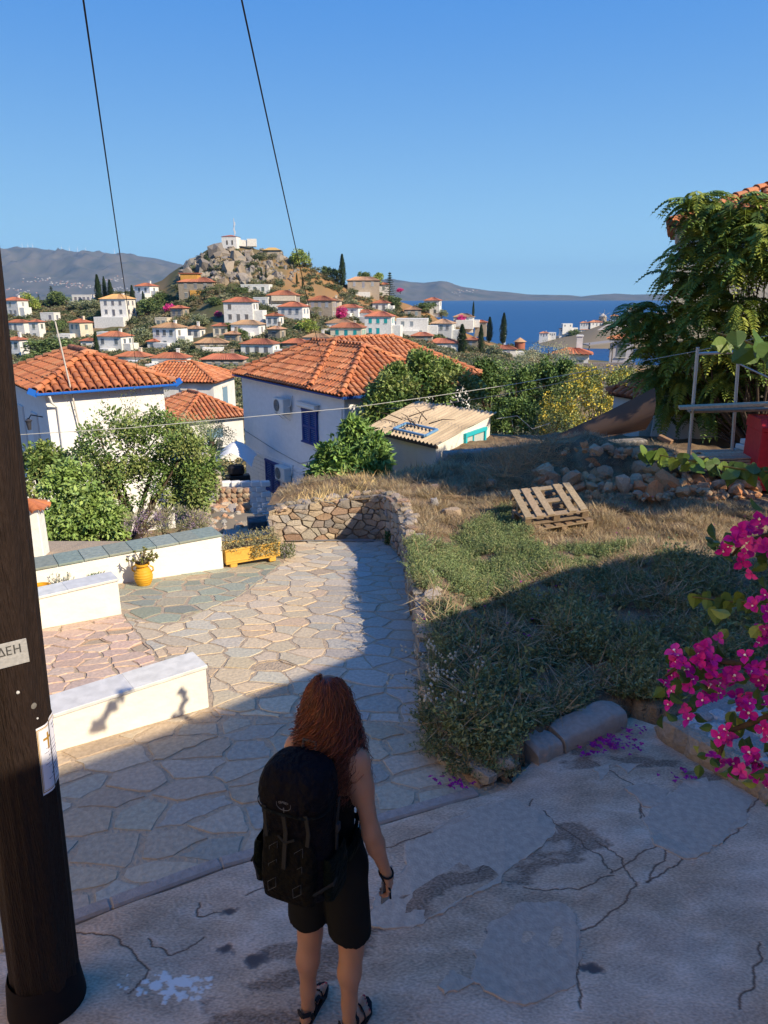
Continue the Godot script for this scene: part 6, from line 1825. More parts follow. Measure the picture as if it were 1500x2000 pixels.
func make_far_trees() -> void:
	rng.seed = 404
	var lm := mat("leaf", 1)
	var bark := Color(0.13, 0.10, 0.075)
	var G := [Color(0.07, 0.10, 0.035), Color(0.095, 0.125, 0.045), Color(0.055, 0.08, 0.03)]
	var OL := [Color(0.13, 0.15, 0.085), Color(0.105, 0.12, 0.065), Color(0.16, 0.175, 0.105)]
	var CY := [Color(0.025, 0.045, 0.02), Color(0.04, 0.06, 0.026), Color(0.018, 0.034, 0.016)]
	var MG := [Color(0.36, 0.02, 0.14), Color(0.46, 0.04, 0.20), Color(0.25, 0.03, 0.09)]
	var PN := [Color(0.15, 0.19, 0.035), Color(0.11, 0.15, 0.03), Color(0.18, 0.21, 0.05)]
	# prototypes one unit high
	var protos := {}
	for q in [["round", G], ["olive", OL], ["pink", MG], ["pine", PN]]:
		for v in 2:
			var bl := [[Vector3(0, 0.55, 0), Vector3(0.42, 0.38, 0.42)], [Vector3(0.2, 0.6, 0.1), Vector3(0.3, 0.3, 0.3)], [Vector3(-0.22, 0.48, -0.05), Vector3(0.28, 0.3, 0.3)], [Vector3(0.05, 0.35, 0.2), Vector3(0.4, 0.25, 0.3)]]
			for k in bl: k[0] += rv(0.08)
			var o := Node3D.new()
			var t := MB.new(); limbs(t, Vector3(0, -0.15, 0), bl, 0.035, bark, 1)
			obj("trunk", t, mat("bark", 1), o)
			obj("crown", crown(bl, 24, 26, 0.10, 0.075, 0.05, q[1]), lm, o).set_meta("kind", "stuff")
			protos[q[0] + str(v)] = o
	for v in 2:
		var cb := MB.new()
		for i in 2600:
			var h := rng.randf()
			var r := 0.115 * pow(sin(PI * clampf(0.12 + h * 0.88, 0, 1)), 0.8) * (1.0 - h * 0.35) * sqrt(rng.randf_range(0.4, 1.0))
			var a := rng.randf() * TAU
			r *= 1.0 + 0.25 * sin(a * 3 + h * 17.0)
			cb.col = hue(CY[rng.randi() % 3] * 1.5, 0.25)
			var d := (Vector3(cos(a) * 0.5, 1, sin(a) * 0.5) + rdir() * 0.4).normalized()
			cb.leaf2(Vector3(cos(a) * r, 0.03 + h * 0.93, sin(a) * r), d, d.cross(Vector3(cos(a), 0, sin(a))).normalized(), 0.045, 0.02)
		var o := Node3D.new()
		var t := MB.new(); t.col = bark; t.tube([Vector3(0, -0.1, 0), Vector3(0, 0.5, 0)], [0.025, 0.015], 6)
		obj("trunk", t, mat("bark", 1), o); obj("crown", cb, lm, o).set_meta("kind", "stuff")
		protos["cypress" + str(v)] = o
	var fir := Node3D.new()
	var fb := MB.new()
	for k in 11:
		var h := 0.2 + k * 0.072
		for i in 9:
			var a := TAU * i / 9 + k
			var r := 0.30 * (1.02 - h) * rng.randf_range(0.7, 1.15)
			for s in 16:
				fb.col = hue(CY[rng.randi() % 3] * 1.3, 0.2)
				var p := Vector3(cos(a) * r * s / 15.0, h + 0.02 * s / 15.0, sin(a) * r * s / 15.0)
				var d := rdir()
				fb.leaf2(p, d, d.cross(rdir()).normalized(), 0.035, 0.016)
	var ft := MB.new(); ft.col = bark; ft.tube([Vector3(0, -0.1, 0), Vector3(0, 1, 0)], [0.022, 0.005], 6)
	obj("trunk", ft, mat("bark", 1), fir); obj("crown", fb, lm, fir).set_meta("kind", "stuff")
	protos["fir0"] = fir; protos["fir1"] = fir
	var palm := Node3D.new()
	var pt := MB.new(); pt.col = Color(0.20, 0.15, 0.11); pt.tube([Vector3(0, -0.1, 0), Vector3(0.02, 0.66, 0)], [0.045, 0.03], 7); obj("trunk", pt, mat("bark", 1), palm)
	for k in 22:
		var pb := MB.new()
		var a := k * 2.4; var up := rng.randf_range(-0.2, 1.0)
		for i in 9:
			var s := i / 8.0
			var p := Vector3(cos(a) * s * 0.36, 0.66 + up * s * 0.3 - 0.42 * s * s, sin(a) * s * 0.36)
			for e in [-1, 1]:
				pb.col = hue(Color(0.17, 0.18, 0.08), 0.2)
				pb.leaf2(p, Vector3(-sin(a) * e + cos(a) * 0.6, -0.5, cos(a) * e + sin(a) * 0.6).normalized(), Vector3.UP, 0.10, 0.02)
		obj("frond", pb, lm, palm)
	protos["palm0"] = palm; protos["palm1"] = palm
	# kind, px, py of the foot, py of the top, width over height, words
	var list := [
		["cypress", 195, 596, 535, 1.1, "broadest of the three dark cypresses on the left skyline"], ["cypress", 207, 590, 539, 0.9, "middle slim cypress of the three on the left skyline"], ["cypress", 218, 592, 545, 1.2, "right cypress of the three on the left skyline"],
		["cypress", 262, 612, 556, 1.0, "cypress right of the white house with tan roof, left slope"], ["cypress", 282, 606, 568, 0.9, "smaller cypress close right of that beside the tan roofed white house"], ["cypress", 191, 704, 650, 1.1, "slim cypress low on the left slope beside the white house with balcony"],
		["cypress", 669, 560, 495, 1.05, "tallest dark cypress on the ridge against the sky"], ["cypress", 604, 516, 490, 0.6, "thin cypress right of the light green pine on the hill"], ["cypress", 511, 546, 523, 0.9, "left one of two small cypresses on the rock face"], ["cypress", 520, 546, 525, 0.9, "right one of two small cypresses on the rock face"],
		["cypress", 580, 556, 533, 0.9, "small cypress above the right one of the pair below the ochre roof"], ["cypress", 591, 562, 543, 0.9, "lower small cypress right below the hill's brown slope"], ["cypress", 924, 622, 588, 0.7, "thin cypress against the sea above the tan roofed white house"], ["cypress", 955, 668, 618, 1.3, "thick cypress against the sea left of the boat mast"],
		["cypress", 982, 672, 610, 1.1, "tall dark conifer against the sea just left of the boat mast"], ["cypress", 901, 694, 632, 1.5, "large dark cypress in front of the pink bushes"], ["cypress", 938, 692, 633, 1.0, "slim cypress right of the large dark one before the pink bushes"],
		["fir", 761, 590, 530, 1.1, "dark layered conifer on the ridge right of the old stone house"], ["fir", 104, 598, 558, 1.3, "layered conifer with dense foliage on the left skyline"], ["fir", 78, 600, 574, 1.0, "small dark conifer right of the tall white house at the left edge"],
		["pine", 588, 524, 487, 1.1, "rounded light green pine on the hill's right shoulder"], ["pine", 740, 558, 531, 1.0, "light green pine behind the old stone house on the ridge"], ["round", 712, 552, 528, 1.2, "green tree behind the old stone house, left of the light green pine"], ["round", 638, 540, 518, 1.0, "small round tree on the ridge left of the tallest cypress"], ["round", 655, 548, 522, 1.1, "round tree close left of the tallest cypress on the ridge"],
		["round", 112, 600, 566, 1.5, "broad round tree on the left skyline by the layered conifer"], ["pine", 60, 614, 572, 0.9, "yellowish tree at the left behind the tall white house"], ["olive", 150, 608, 586, 1.8, "left olive of the row below the flat roofed building"], ["olive", 183, 608, 584, 1.8, "right olive of the row below the flat roofed building"], ["round", 292, 618, 578, 1.3, "dark broad tree below the cypress pair, left slope"], ["round", 318, 600, 568, 1.2, "green tree left of the long stone villa"],
		["round", 205, 628, 600, 1.4, "tree left of the white house with the broad terrace"], ["olive", 270, 676, 638, 1.2, "rounded olive tree right of the white house with balcony"], ["olive", 360, 694, 660, 1.2, "olive tree left of the stone cottage with dark porch"], ["round", 100, 705, 655, 1.8, "wide dark tree above the left house's roof"], ["round", 60, 715, 690, 1.6, "green tree low at the left above the tiled roof"], ["round", 115, 652, 622, 1.1, "round tree before the cream stone house with side stairs"],
		["round", 470, 668, 640, 1.5, "bright green tree in the middle below the stepped white house"], ["pine", 602, 655, 622, 1.4, "light green tree at the middle below the palm"], ["palm", 618, 622, 590, 1.0, "single palm tree in front of the two tiered stone house"], ["pink", 666, 624, 600, 1.3, "big magenta bougainvillea in the middle of the slope"], ["pink", 332, 614, 592, 1.0, "pink bougainvillea beside the small grey stone house"], ["pink", 428, 620, 608, 1.5, "small dark pink bush left of the stepped white house"], ["pink", 902, 632, 614, 1.3, "bright pink bush by the sea beside the tan roofed white house"], ["pink", 923, 680, 664, 1.5, "lower bright pink bush behind the slim cypress"], ["pink", 782, 572, 562, 1.6, "reddish bush on the ridge right of the layered conifer"],
		["olive", 690, 606, 584, 2.0, "wide grey olive above the magenta bougainvillea"], ["round", 768, 602, 576, 1.5, "dark green tree right below the layered conifer"], ["round", 832, 612, 588, 1.8, "round tree on the right shoulder near the sea"], ["olive", 862, 620, 604, 1.8, "olive tree above the white cube house, towards the sea"], ["round", 692, 694, 670, 1.2, "left one of two dark trees behind the big roof's ridge"], ["round", 676, 690, 662, 1.1, "tree behind the cream house's right end"], ["round", 850, 672, 650, 0.9, "slim tree before the white house with tan red roof"], ["round", 870, 676, 656, 0.9, "tree right before the white house with tan red roof"],
		["round", 385, 738, 718, 1.6, "green tree between the bungalow and the long grey stone house"], ["round", 460, 712, 690, 1.5, "green tree right behind the long grey stone house"], ["olive", 300, 740, 715, 1.4, "olive tree left of the low house with pale awning"], ["round", 445, 652, 628, 1.4, "green bush heap right of the pale olive, mid slope"], ["olive", 395, 640, 612, 1.6, "large pale olive on the slope above the stone cottage"], ["round", 420, 600, 578, 1.8, "green tree right below the stone villa"], ["round", 470, 575, 560, 2.0, "hedge like tree under the rock face"], ["palm", 455, 575, 545, 1.0, "palm at the foot of the rock, right of the villa"], ["palm", 430, 578, 545, 1.0, "palm at the foot of the rock beside the villa's end"],
		["olive", 965, 700, 672, 1.2, "grey olive tree behind the low white building near the sea"], ["pine", 972, 692, 672, 1.2, "yellow green tree left of the red pavilion"], ["round", 1120, 660, 642, 1.3, "round tree among the headland houses"], ["round", 1187, 640, 626, 1.5, "dark tree at the foot of the windmill"]]
	var k := 0
	for q in list:
		k += 1
		var p := hit(q[1], q[2], 90.0) if q[1] < 1040 else at(q[1], q[2], 585.0)
		var D := -p.z
		var top := at(q[1], q[3], D)
		var h := top.y - p.y
		var o: Node3D = protos[q[0] + str(k % 2)].duplicate()
		o.name = numbered({"cypress": "cypress_tree", "fir": "conifer_tree", "pine": "pine_tree", "round": "round_tree", "olive": "olive_tree", "pink": "bougainvillea_bush", "palm": "palm_tree"}[q[0]])
		add_child(o, true)
		o.transform = Transform3D(rot(rng.randf() * TAU) * Basis.from_scale(Vector3(h * q[4], h, h * q[4])), p)
		tag(o, q[5], "bush" if q[0] == "pink" else "tree", "trees on the hillside")
	for q in protos.values():
		if is_instance_valid(q) and q.get_parent() == null: q.free()
	# the low scrub that covers slope and valley
	var sh := crown([[Vector3(0, 0.3, 0), Vector3(0.5, 0.35, 0.5)]], 26, 14, 0.16, 0.16, 0.10, [Color(1, 1, 1)], false).mesh()
	var T := []; var C := []
	fn.frequency = 0.03; fn.seed = 61
	for i in 17000:
		var d := 34.0 + 250.0 * pow(rng.randf(), 0.75)
		var c := rng.randf_range(-150, 1120)
		var x: float = (c - 750.0) / FOCAL / 1.02 * d
		var q := fn.get_noise_2d(x, d)
		if q < -0.24 or (d > 245.0 and c > 330 and c < 600 and rng.randf() < 0.7): continue
		if d > 225.0 and c > 560 and rng.randf() < 0.6: continue
		var s := rng.randf_range(0.9, 2.6) * (1.0 if d > 100 else 0.75)
		T.append(Transform3D(rot(rng.randf() * TAU) * Basis.from_scale(Vector3(s * 1.3, s, s * 1.3)), Vector3(x, land(x, d) - 0.15 + fn.get_noise_2d(x, d) * 0.5, -d)))
		C.append(hue([Color(0.11, 0.135, 0.06), Color(0.145, 0.165, 0.08), Color(0.21, 0.21, 0.125), Color(0.085, 0.11, 0.05), Color(0.27, 0.22, 0.12)][rng.randi() % 5], 0.25))
	tag(scatter("hillside_scrub", sh, lm, T, C), "low green scrub growing between the houses of the hillside", "scrub")
	# the rock under the chapel
	var o := thing("rock_outcrop", "grey craggy rock outcrop below the white chapel", "rock")
	var stone := mat("crag", 0.95, tex("craa", 0.03, 6, 0.45, 1.0, 512), 0.22, tex("crab", 0.03, 6, 0, 1, 512), 14.0)
	for i in 460:
		var px := rng.randf_range(352, 585); var py := rng.randf_range(476, 560)
		if py < skyline(px) + (14.0 if px > 424 and px < 506 else 4.0) or py > curve([352, 420, 500, 585], [548, 556, 558, 545], px): continue
		var p := hit(px, py, 200.0)
		var big := (1.0 if px < 500 else 0.6)
		var s := rng.randf_range(0.5, 1.6) * big * (2.0 if rng.randf() < 0.10 else 1.0)
		var b := MB.new(); b.col = hue([Color(0.40, 0.35, 0.29), Color(0.34, 0.31, 0.28), Color(0.46, 0.38, 0.29), Color(0.30, 0.275, 0.25)][rng.randi() % 4], 0.12)
		b.rock(Transform3D(rot(rng.randf() * TAU) * Basis(rdir(), 0.5) * Basis.from_scale(Vector3(s * rng.randf_range(0.7, 1.2), s * rng.randf_range(0.8, 1.5), s)), p + Vector3(0, s * 0.05, 0)), rng, 0.5)
		obj("boulder", b, stone, o)

# ---------------------------------------------------------------- street furniture, pots, timber, cloth
func letters(parent: Node3D, called: String, text: String, t: Transform3D, h: float, m: Material, thick := 0.0015) -> MeshInstance3D:
	var f := SystemFont.new()
	f.font_names = PackedStringArray(["Droid Sans"])
	var tm := TextMesh.new()
	tm.text = text; tm.font = f; tm.font_size = 32; tm.pixel_size = h / 24.0; tm.depth = thick
	return obj(called, tm, m, parent, t)
func flat_mat(key: String, c: Color, rough := 0.6, metal := 0.0) -> StandardMaterial3D:
	if mats.has(key): return mats[key]
	var m := StandardMaterial3D.new()
	m.resource_name = key; m.albedo_color = c.linear_to_srgb(); m.roughness = rough; m.metallic = metal
	mats[key] = m
	return m
func sag(a: Vector3, e: Vector3, drop: float, n := 24) -> Array:
	var o := []
	for i in n + 1:
		var t := float(i) / n
		t = t * t * 0.5 + t * 0.5
		o.append(a.lerp(e, t) - Vector3(0, drop * 4.0 * t * (1 - t), 0))
	return o
func cable(label: String, pts: Array, r: float, col: Color) -> void:
	var b := MB.new(); b.col = col
	var rr := []
	for p in pts: rr.append(r)
	b.tube(pts, rr, 6)
	tag(obj("overhead_cable", b, mat("rubber", 0.6)), label, "cable")

func make_things() -> void:
	rng.seed = 808
	var wood := mat("wood", 0.85)
	# the tarred pole
	var foot := Vector3(-1.50, 0.03, -2.40)
	var o := thing("utility_pole", "dark tarred wooden utility pole with a metal tag, at the left edge", "utility pole", foot)
	var b := MB.new()
	var R := []
	for i in 130:
		var y := i * 0.07
		var row := PackedVector3Array()
		for k in 49:
			var a := -TAU * k / 48.0
			var r: float = 0.134 - y * 0.0075 + 0.004 * sin(k * 5.0 + 0.3 * y) + 0.0035 * fn.get_noise_2d(k % 48 * 9.0, y * 6.0) * 2.0 + 0.01 * exp(-y * 9.0)
			if k % 48 in [5, 13, 27, 38]: r -= 0.007 + 0.006 * sin(y * 1.7 + k)
			row.append(Vector3(cos(a) * r + y * 0.047, y - 0.05, sin(a) * r))
		R.append(row)
	b.col = Color(0.030, 0.018, 0.012)
	b.grid(R)
	var pm := mat("tarred_wood", 0.75, tex("tara", 0.05, 5, 0.45, 1.0, 512), 1.0, tex("tarb", 0.06, 5, 0, 1, 512), 1.0)
	pm.uv1_scale = Vector3(4.5, 0.35, 4.5)
	obj("trunk", b, pm, o)
	b = MB.new(); b.col = Color(0.012, 0.011, 0.011)
	b.lathe([Vector2(0.165, -0.06), Vector2(0.16, 0.03), Vector2(0.148, 0.16), Vector2(0.138, 0.20)], Transform3D(), 32)
	obj("tar_collar", b, mat("rubber", 1), o)
	var polar := func(ang: float, y: float, out: float) -> Transform3D:   # ang from +x towards the camera
		var r := 0.134 - y * 0.0075 + out
		var nn := Vector3(cos(ang), 0, sin(ang))
		return Transform3D(Basis(Vector3.UP.cross(nn).normalized(), Vector3.UP, nn), Vector3(nn.x * r + y * 0.047, y, nn.z * r))
	# from pixels to the pole: find the angle and height where a sight line meets it
	var on_pole := func(px: float, py: float) -> Vector2:
		var best := Vector2.ZERO; var bd := 9.0
		for i in 60:
			for j in 80:
				var a := -0.6 + i * 0.04; var y := 0.6 + j * 0.02
				var p: Vector3 = foot + (polar.call(a, y, 0.0) as Transform3D).origin
				var d := ray(px, py).cross(p - EYE).length()
				if d < bd: bd = d; best = Vector2(a, y)
		return best
	var q: Vector2 = on_pole.call(18, 1274)
	b = MB.new(); b.col = Color(0.42, 0.42, 0.42)
	var plate: Transform3D = polar.call(q.x, q.y, 0.006)
	b.box(plate, Vector3(0.115, 0.095, 0.004), 0.0015)
	var tg := obj("metal_tag", b, mat("tag", 0.5, tex("taga", 0.03, 5, 0.6, 1.0), 9.0), o)
	letters(tg, "lettering", "ΔΕΗ", plate * Transform3D(Basis(), Vector3(0, 0.015, 0.003)), 0.034, flat_mat("dark_print", Color(0.05, 0.05, 0.05)))
	for s in [[32, 1296, 0.006], [35, 1349, 0.006], [65, 1377, 0.012], [72, 1405, 0.004]]:
		q = on_pole.call(s[0], s[1])
		b = MB.new(); b.col = Color(0.5, 0.5, 0.5) if s[2] < 0.01 else Color(0.16, 0.15, 0.14)
		b.lathe([Vector2(s[2], 0), Vector2(s[2], 0.004), Vector2(0, 0.006)], (polar.call(q.x, q.y, 0.001) as Transform3D) * Transform3D(Basis(Vector3.RIGHT, PI / 2), Vector3.ZERO), 10)
		obj("nail_head", b, mat("enamel", 1), o)
	# the paper notice, bent round the pole: gold border, cross and lines of small print
	var im := Image.create(160, 230, false, Image.FORMAT_RGB8)
	im.fill(Color(0.86, 0.86, 0.90))
	var gold := Color(0.62, 0.47, 0.16)
	for e in [[7, 7, 146, 3], [7, 220, 146, 3], [7, 7, 3, 216], [150, 7, 3, 216], [12, 12, 136, 1], [12, 216, 136, 1], [12, 12, 1, 205], [146, 12, 1, 205], [38, 30, 8, 56], [24, 44, 36, 8]]: im.fill_rect(Rect2i(e[0], e[1], e[2], e[3]), gold)
	var yy := 28
	for ln in [[80, 62, 5], [86, 50, 5], [0, 0, 0], [0, 0, 0], [30, 100, 2], [24, 112, 2], [40, 80, 5], [30, 100, 2], [24, 112, 2], [34, 92, 2], [52, 58, 6], [44, 76, 6], [30, 100, 2], [60, 44, 3]]:
		var x: int = ln[0]
		while x < ln[0] + ln[1]:
			var w := rng.randi_range(2, 7)
			im.fill_rect(Rect2i(x, yy, w, maxi(ln[2], 1)), Color(0.36, 0.37, 0.46) if ln[2] else Color(0.86, 0.86, 0.90))
			x += w + 1 + (2 if rng.randf() < 0.25 else 0)
		yy += 13
	var nm := StandardMaterial3D.new()
	nm.resource_name = "printed_paper"; nm.albedo_texture = ImageTexture.create_from_image(im); nm.roughness = 0.7
	var qa: Vector2 = on_pole.call(66, 1425); var qb: Vector2 = on_pole.call(78, 1555)
	b = MB.new()
	var top := qa.y; var bot := qb.y
	for i in 14:
		var a0 := qa.x - i * 0.115; var a1 := qa.x - (i + 1) * 0.115
		var k := b.v.size()
		var P := []
		for c in [[a0, bot], [a1, bot], [a1, top], [a0, top]]: P.append((polar.call(c[0], c[1], 0.007 + 0.004 * sin(c[0] * 9.0)) as Transform3D).origin + foot)
		b.quad(P[0], P[1], P[2], P[3])
		var u0 := i / 14.0; var u1 := (i + 1) / 14.0
		for e in [[0, u0, 1], [1, u1, 0], [2, u1, 1], [3, u0, 1], [4, u0, 0], [5, u1, 0]]: b.u[k + e[0]] = Vector2(e[1], e[2])
	tag(obj("paper_notice", b, nm), "white paper notice with gold border and cross wrapped round the dark pole", "notice")
	# wires
	cable("left dark overhead wire running from the sky down to the left house", sag(at(160, 0, 3.4) + (at(160, 0, 3.4) - at(262, 715, 25.0)) * 0.12, at(276, 770, 25.2), 0.35), 0.0036, Color(0.02, 0.02, 0.02))
	cable("right dark overhead wire running from the sky down to the blue shuttered house", sag(at(488, 0, 3.4) + (at(488, 0, 3.4) - at(650, 745, 22.8)) * 0.12, at(652, 756, 22.95), 0.45), 0.0036, Color(0.02, 0.02, 0.02))
	var pts := []
	for c in [[-80, 854, 11.0], [40, 849, 11.0], [250, 836, 11.2], [480, 815, 11.6], [680, 797, 12.0], [840, 775, 12.4], [1000, 751, 12.8], [1130, 728, 13.1], [1250, 706, 13.4], [1343, 689, 13.6], [1430, 671, 13.4], [1560, 642, 13.0]]: pts.append(at(c[0], c[1], c[2]))
	cable("upper pale cable strung across the view from the left house to the scaffold", pts, 0.0055, Color(0.50, 0.50, 0.46))
	cable("lower thin cable from the blue shuttered house towards the drooping tree", sag(at(665, 800, 22.8), at(1245, 712, 14.0), 0.25), 0.006, Color(0.34, 0.34, 0.32))
	cable("loose cable sagging right of the shed's corrugated roof", [at(970, 818, 18.6), at(1010, 812, 18.6), at(1040, 838, 18.4), at(1075, 826, 18.3)], 0.010, Color(0.40, 0.40, 0.38))

	# pots and plants of the plaza
	var clay := Color(0.70, 0.37, 0.035)
	var cm := mat("glazed_clay", 0.55, tex("cla", 0.02, 4, 0.8, 1.0), 4.0)
	var jp := gp(282, 1143)
	o = thing("amphora_pot", "bulging yellow clay jar with ribs and two small handles before the parapet", "pot", jp)
	b = MB.new(); b.col = clay
	var prof := []
	for i in 26:
		var t := i / 25.0
		prof.append(Vector2(lerpf(0.078, 0.125, sin(clampf(t * 1.1, 0, 1) * PI)) + (0.004 if i % 3 == 0 else 0.0) - (0.012 if t > 0.9 else 0.0), t * 0.30))
	prof.append(Vector2(0.10, 0.305)); prof.append(Vector2(0.098, 0.33)); prof.append(Vector2(0.082, 0.33)); prof.append(Vector2(0.08, 0.29)); prof.append(Vector2(0, 0.29))
	b.lathe(prof, Transform3D(), 28)
	obj("jar", b, cm, o)
	for s in [-1, 1]:
		b = MB.new(); b.col = clay
		b.tube([Vector3(s * 0.108, 0.20, 0), Vector3(s * 0.145, 0.225, 0), Vector3(s * 0.145, 0.27, 0), Vector3(s * 0.10, 0.295, 0)], [0.013, 0.012, 0.012, 0.012], 7); obj("handle", b, cm, o)
	o = thing("succulent_plant", "branching green succulent with leaf rosettes growing in the yellow jar", "plant", jp + Vector3(0, 0.29, 0))
	b = MB.new(); b.col = Color(0.22, 0.17, 0.10)
	var lf := MB.new()
	for k in 26:
		var d := Vector3(rng.randf_range(-1, 1), rng.randf_range(0.25, 1.1), rng.randf_range(-0.8, 0.8)).normalized()
		var L := rng.randf_range(0.12, 0.27)
		var tip := d * L
		b.tube([Vector3.ZERO, tip * 0.5 + Vector3(0, 0.02, 0), tip], [0.010, 0.008, 0.006], 5)
		for i in 16:
			lf.col = hue(Color(0.20, 0.21, 0.045), 0.2)
			var e := (d + rdir() * 1.2).normalized()
			lf.leaf(tip - d * 0.02, e, Vector3.UP, rng.randf_range(0.03, 0.05), 0.02)
	obj("stems", b, mat("bark", 1), o); obj("leaves", lf, mat("leaf", 1), o).set_meta("kind", "stuff")
	for s in [[190, 1148, 0.115, 0.17, "small round yellow pot behind the farther bench wall", "low green houseleek in the small round pot behind the bench wall"], [82, 1172, 0.12, 0.20, "wide yellow pot right beside the dark pole, behind the bench wall", ""]]:
		var p := gp(s[0], s[1])
		o = thing("clay_pot", s[4], "pot", p)
		b = MB.new(); b.col = clay
		b.lathe([Vector2(s[2] * 0.7, 0), Vector2(s[2], s[3] * 0.75), Vector2(s[2] * 1.08, s[3] * 0.78), Vector2(s[2] * 1.08, s[3]), Vector2(s[2] * 0.93, s[3]), Vector2(s[2] * 0.9, s[3] * 0.85), Vector2(0, s[3] * 0.85)], Transform3D(), 22)
		obj("pot", b, cm, o)
		if s[5]:
			lf = MB.new()
			for i in 150:
				lf.col = hue(Color(0.09, 0.15, 0.06), 0.2)
				var d := (Vector3.UP * 0.6 + rdir()).normalized()
				lf.leaf(p + Vector3(0, s[3] * 0.95, 0) + rv(0.08) * Vector3(1, 0.3, 1), d, Vector3.UP, 0.05, 0.022)
			tag(obj("houseleek", lf, mat("leaf", 1)), s[5], "plant")
	b = MB.new()
	for k in 22:
		var p := gp(125, 1160) + rv(0.05) * Vector3(1, 0, 1)
		var d := (Vector3.UP * 1.2 + rdir() * 0.7).normalized()
		b.col = Color(0.30, 0.30, 0.25); b.tube([p, p + d * 0.15, p + d * 0.3], [0.004, 0.003, 0.002], 4, false)
		for i in 7:
			b.col = hue(Color(0.30, 0.33, 0.27), 0.15); b.leaf(p + d * rng.randf_range(0.12, 0.3), (d + rdir()).normalized(), Vector3.UP, 0.04, 0.017)
	tag(obj("silver_plant", b, mat("leaf", 1)), "small silvery leaved plant between the two small pots", "plant", "", "stuff")
	# the yellow planter box
	var pa := gp(450, 1109); var pb := gp(541, 1098)
	var dx := Vector3(pb.x - pa.x, 0, pb.z - pa.z); var W := dx.length() + 0.12; dx = dx.normalized()
	var pt := Transform3D(Basis(dx, Vector3.UP, dx.cross(Vector3.UP)), (pa + pb) * 0.5 + Vector3(0, 0.0, 0))
	o = thing("planter_box", "long yellow clay planter box on feet at the end of the parapet", "planter", pt.origin, atan2(-dx.z, dx.x))
	var yel := Color(0.72, 0.42, 0.085)
	b = MB.new(); b.col = yel
	b.box(Transform3D(Basis(), Vector3(0, 0.19, -0.02)), Vector3(W, 0.24, 0.03), 0.006); b.box(Transform3D(Basis(), Vector3(0, 0.19, -0.40)), Vector3(W, 0.24, 0.03), 0.006)
	for s in [-1, 1]: b.box(Transform3D(Basis(), Vector3(s * (W / 2 - 0.016), 0.19, -0.21)), Vector3(0.03, 0.24, 0.36), 0.006)
	b.box(Transform3D(Basis(), Vector3(0, 0.085, -0.21)), Vector3(W - 0.05, 0.03, 0.36))
	b.box(Transform3D(Basis(), Vector3(0, 0.295, -0.004)), Vector3(W + 0.02, 0.03, 0.02), 0.006); b.box(Transform3D(Basis(), Vector3(0, 0.12, -0.004)), Vector3(W + 0.015, 0.02, 0.014), 0.004)
	obj("box", b, cm, o)
	for s in [-0.36, 0.36]:
		for z in [-0.05, -0.36]:
			b = MB.new(); b.col = yel; b.box(Transform3D(Basis(), Vector3(s * W, 0.035, z)), Vector3(0.11, 0.075, 0.08), 0.01); obj("foot", b, cm, o)
	b = MB.new(); b.col = yel * 0.55
	for k in 4:
		b.box(Transform3D(Basis(), Vector3(-W * 0.33 + k * 0.03, 0.235, -0.003)), Vector3(0.005, 0.035, 0.004)); b.box(Transform3D(Basis(), Vector3(-W * 0.33 + k * 0.03 + 0.008, 0.252 - 0.017 * (k % 3), -0.003)), Vector3(0.014, 0.004, 0.004))
	obj("stamped_mark", b, cm, o)
	b = MB.new(); b.col = Color(0.1, 0.07, 0.05); b.box(Transform3D(Basis(), Vector3(0, 0.26, -0.21)), Vector3(W - 0.07, 0.03, 0.34)); obj("soil", b, mat("soil", 1), o)
	b = MB.new()
	for k in 1700:
		var c := Vector3(rng.randf_range(-W * 0.55, W * 0.52), 0.30 + 0.13 * rng.randf(), rng.randf_range(-0.48, 0.04))
		if rng.randf() < 0.3: c = Vector3(rng.randf_range(-0.05, W * 0.5), rng.randf_range(0.12, 0.34), rng.randf_range(-0.02, 0.06))
		b.col = hue([Color(0.27, 0.25, 0.13), Color(0.20, 0.20, 0.10), Color(0.33, 0.29, 0.16)][rng.randi() % 3], 0.2)
		var d := (Vector3.UP * 0.5 + rdir()).normalized()
		b.leaf2(pt * c, d, d.cross(rdir()).normalized(), 0.055, 0.014)
	tag(obj("trailing_plant", b, mat("leaf", 1)), "dry grey green trailing plant filling the yellow planter box", "plant", "", "stuff")
	b = MB.new()
	for k in 500:
		b.col = hue(Color(0.10, 0.12, 0.05), 0.25)
		var d := (Vector3.UP + rdir()).normalized()
		var c := gp(556, 1088) + rv(0.16) * Vector3(1, 0, 1)
		b.leaf2(c + Vector3(0, rng.randf() * 0.2, 0), d, d.cross(rdir()).normalized(), 0.06, 0.014)
	tag(obj("weed_clump", b, mat("leaf", 1)), "clump of dark weeds on the ground right of the yellow planter", "weeds", "", "stuff")
	b = MB.new()
	for k in 260:
		b.col = hue(Color(0.07, 0.13, 0.035), 0.25)
		var d := (Vector3.UP * 0.8 + rdir()).normalized()
		b.leaf(gp(768, 1062) + Vector3(-0.06, 0, 0.05) + rv(0.09) * Vector3(1, 0, 1) + Vector3(0, rng.randf() * 0.22, 0), d, Vector3.UP, 0.06, 0.025)
	tag(obj("weed_tuft", b, mat("leaf", 1)), "small green weed growing from the foot of the stone wall's bend", "weeds", "", "stuff")

	# the gate pillar with the tile cap by the pole
	var pc := at(58, 1010, 11.0)
	o = thing("gate_pillar", "white pillar capped with fanned roof tiles right behind the dark pole", "pillar", Vector3(pc.x, -3.0, pc.z), 0.2)
	b = MB.new(); b.col = Color(0.83, 0.82, 0.79); b.box(Transform3D(Basis(), Vector3(0, 1.15 + pc.y * 0.5 + 0.4, 0)), Vector3(0.36, 2.9 + pc.y + 0.4, 0.36), 0.015); obj("pillar", b, mat("plaster", 1), o)
	var tp := tile_proto(0.19, 0.3)
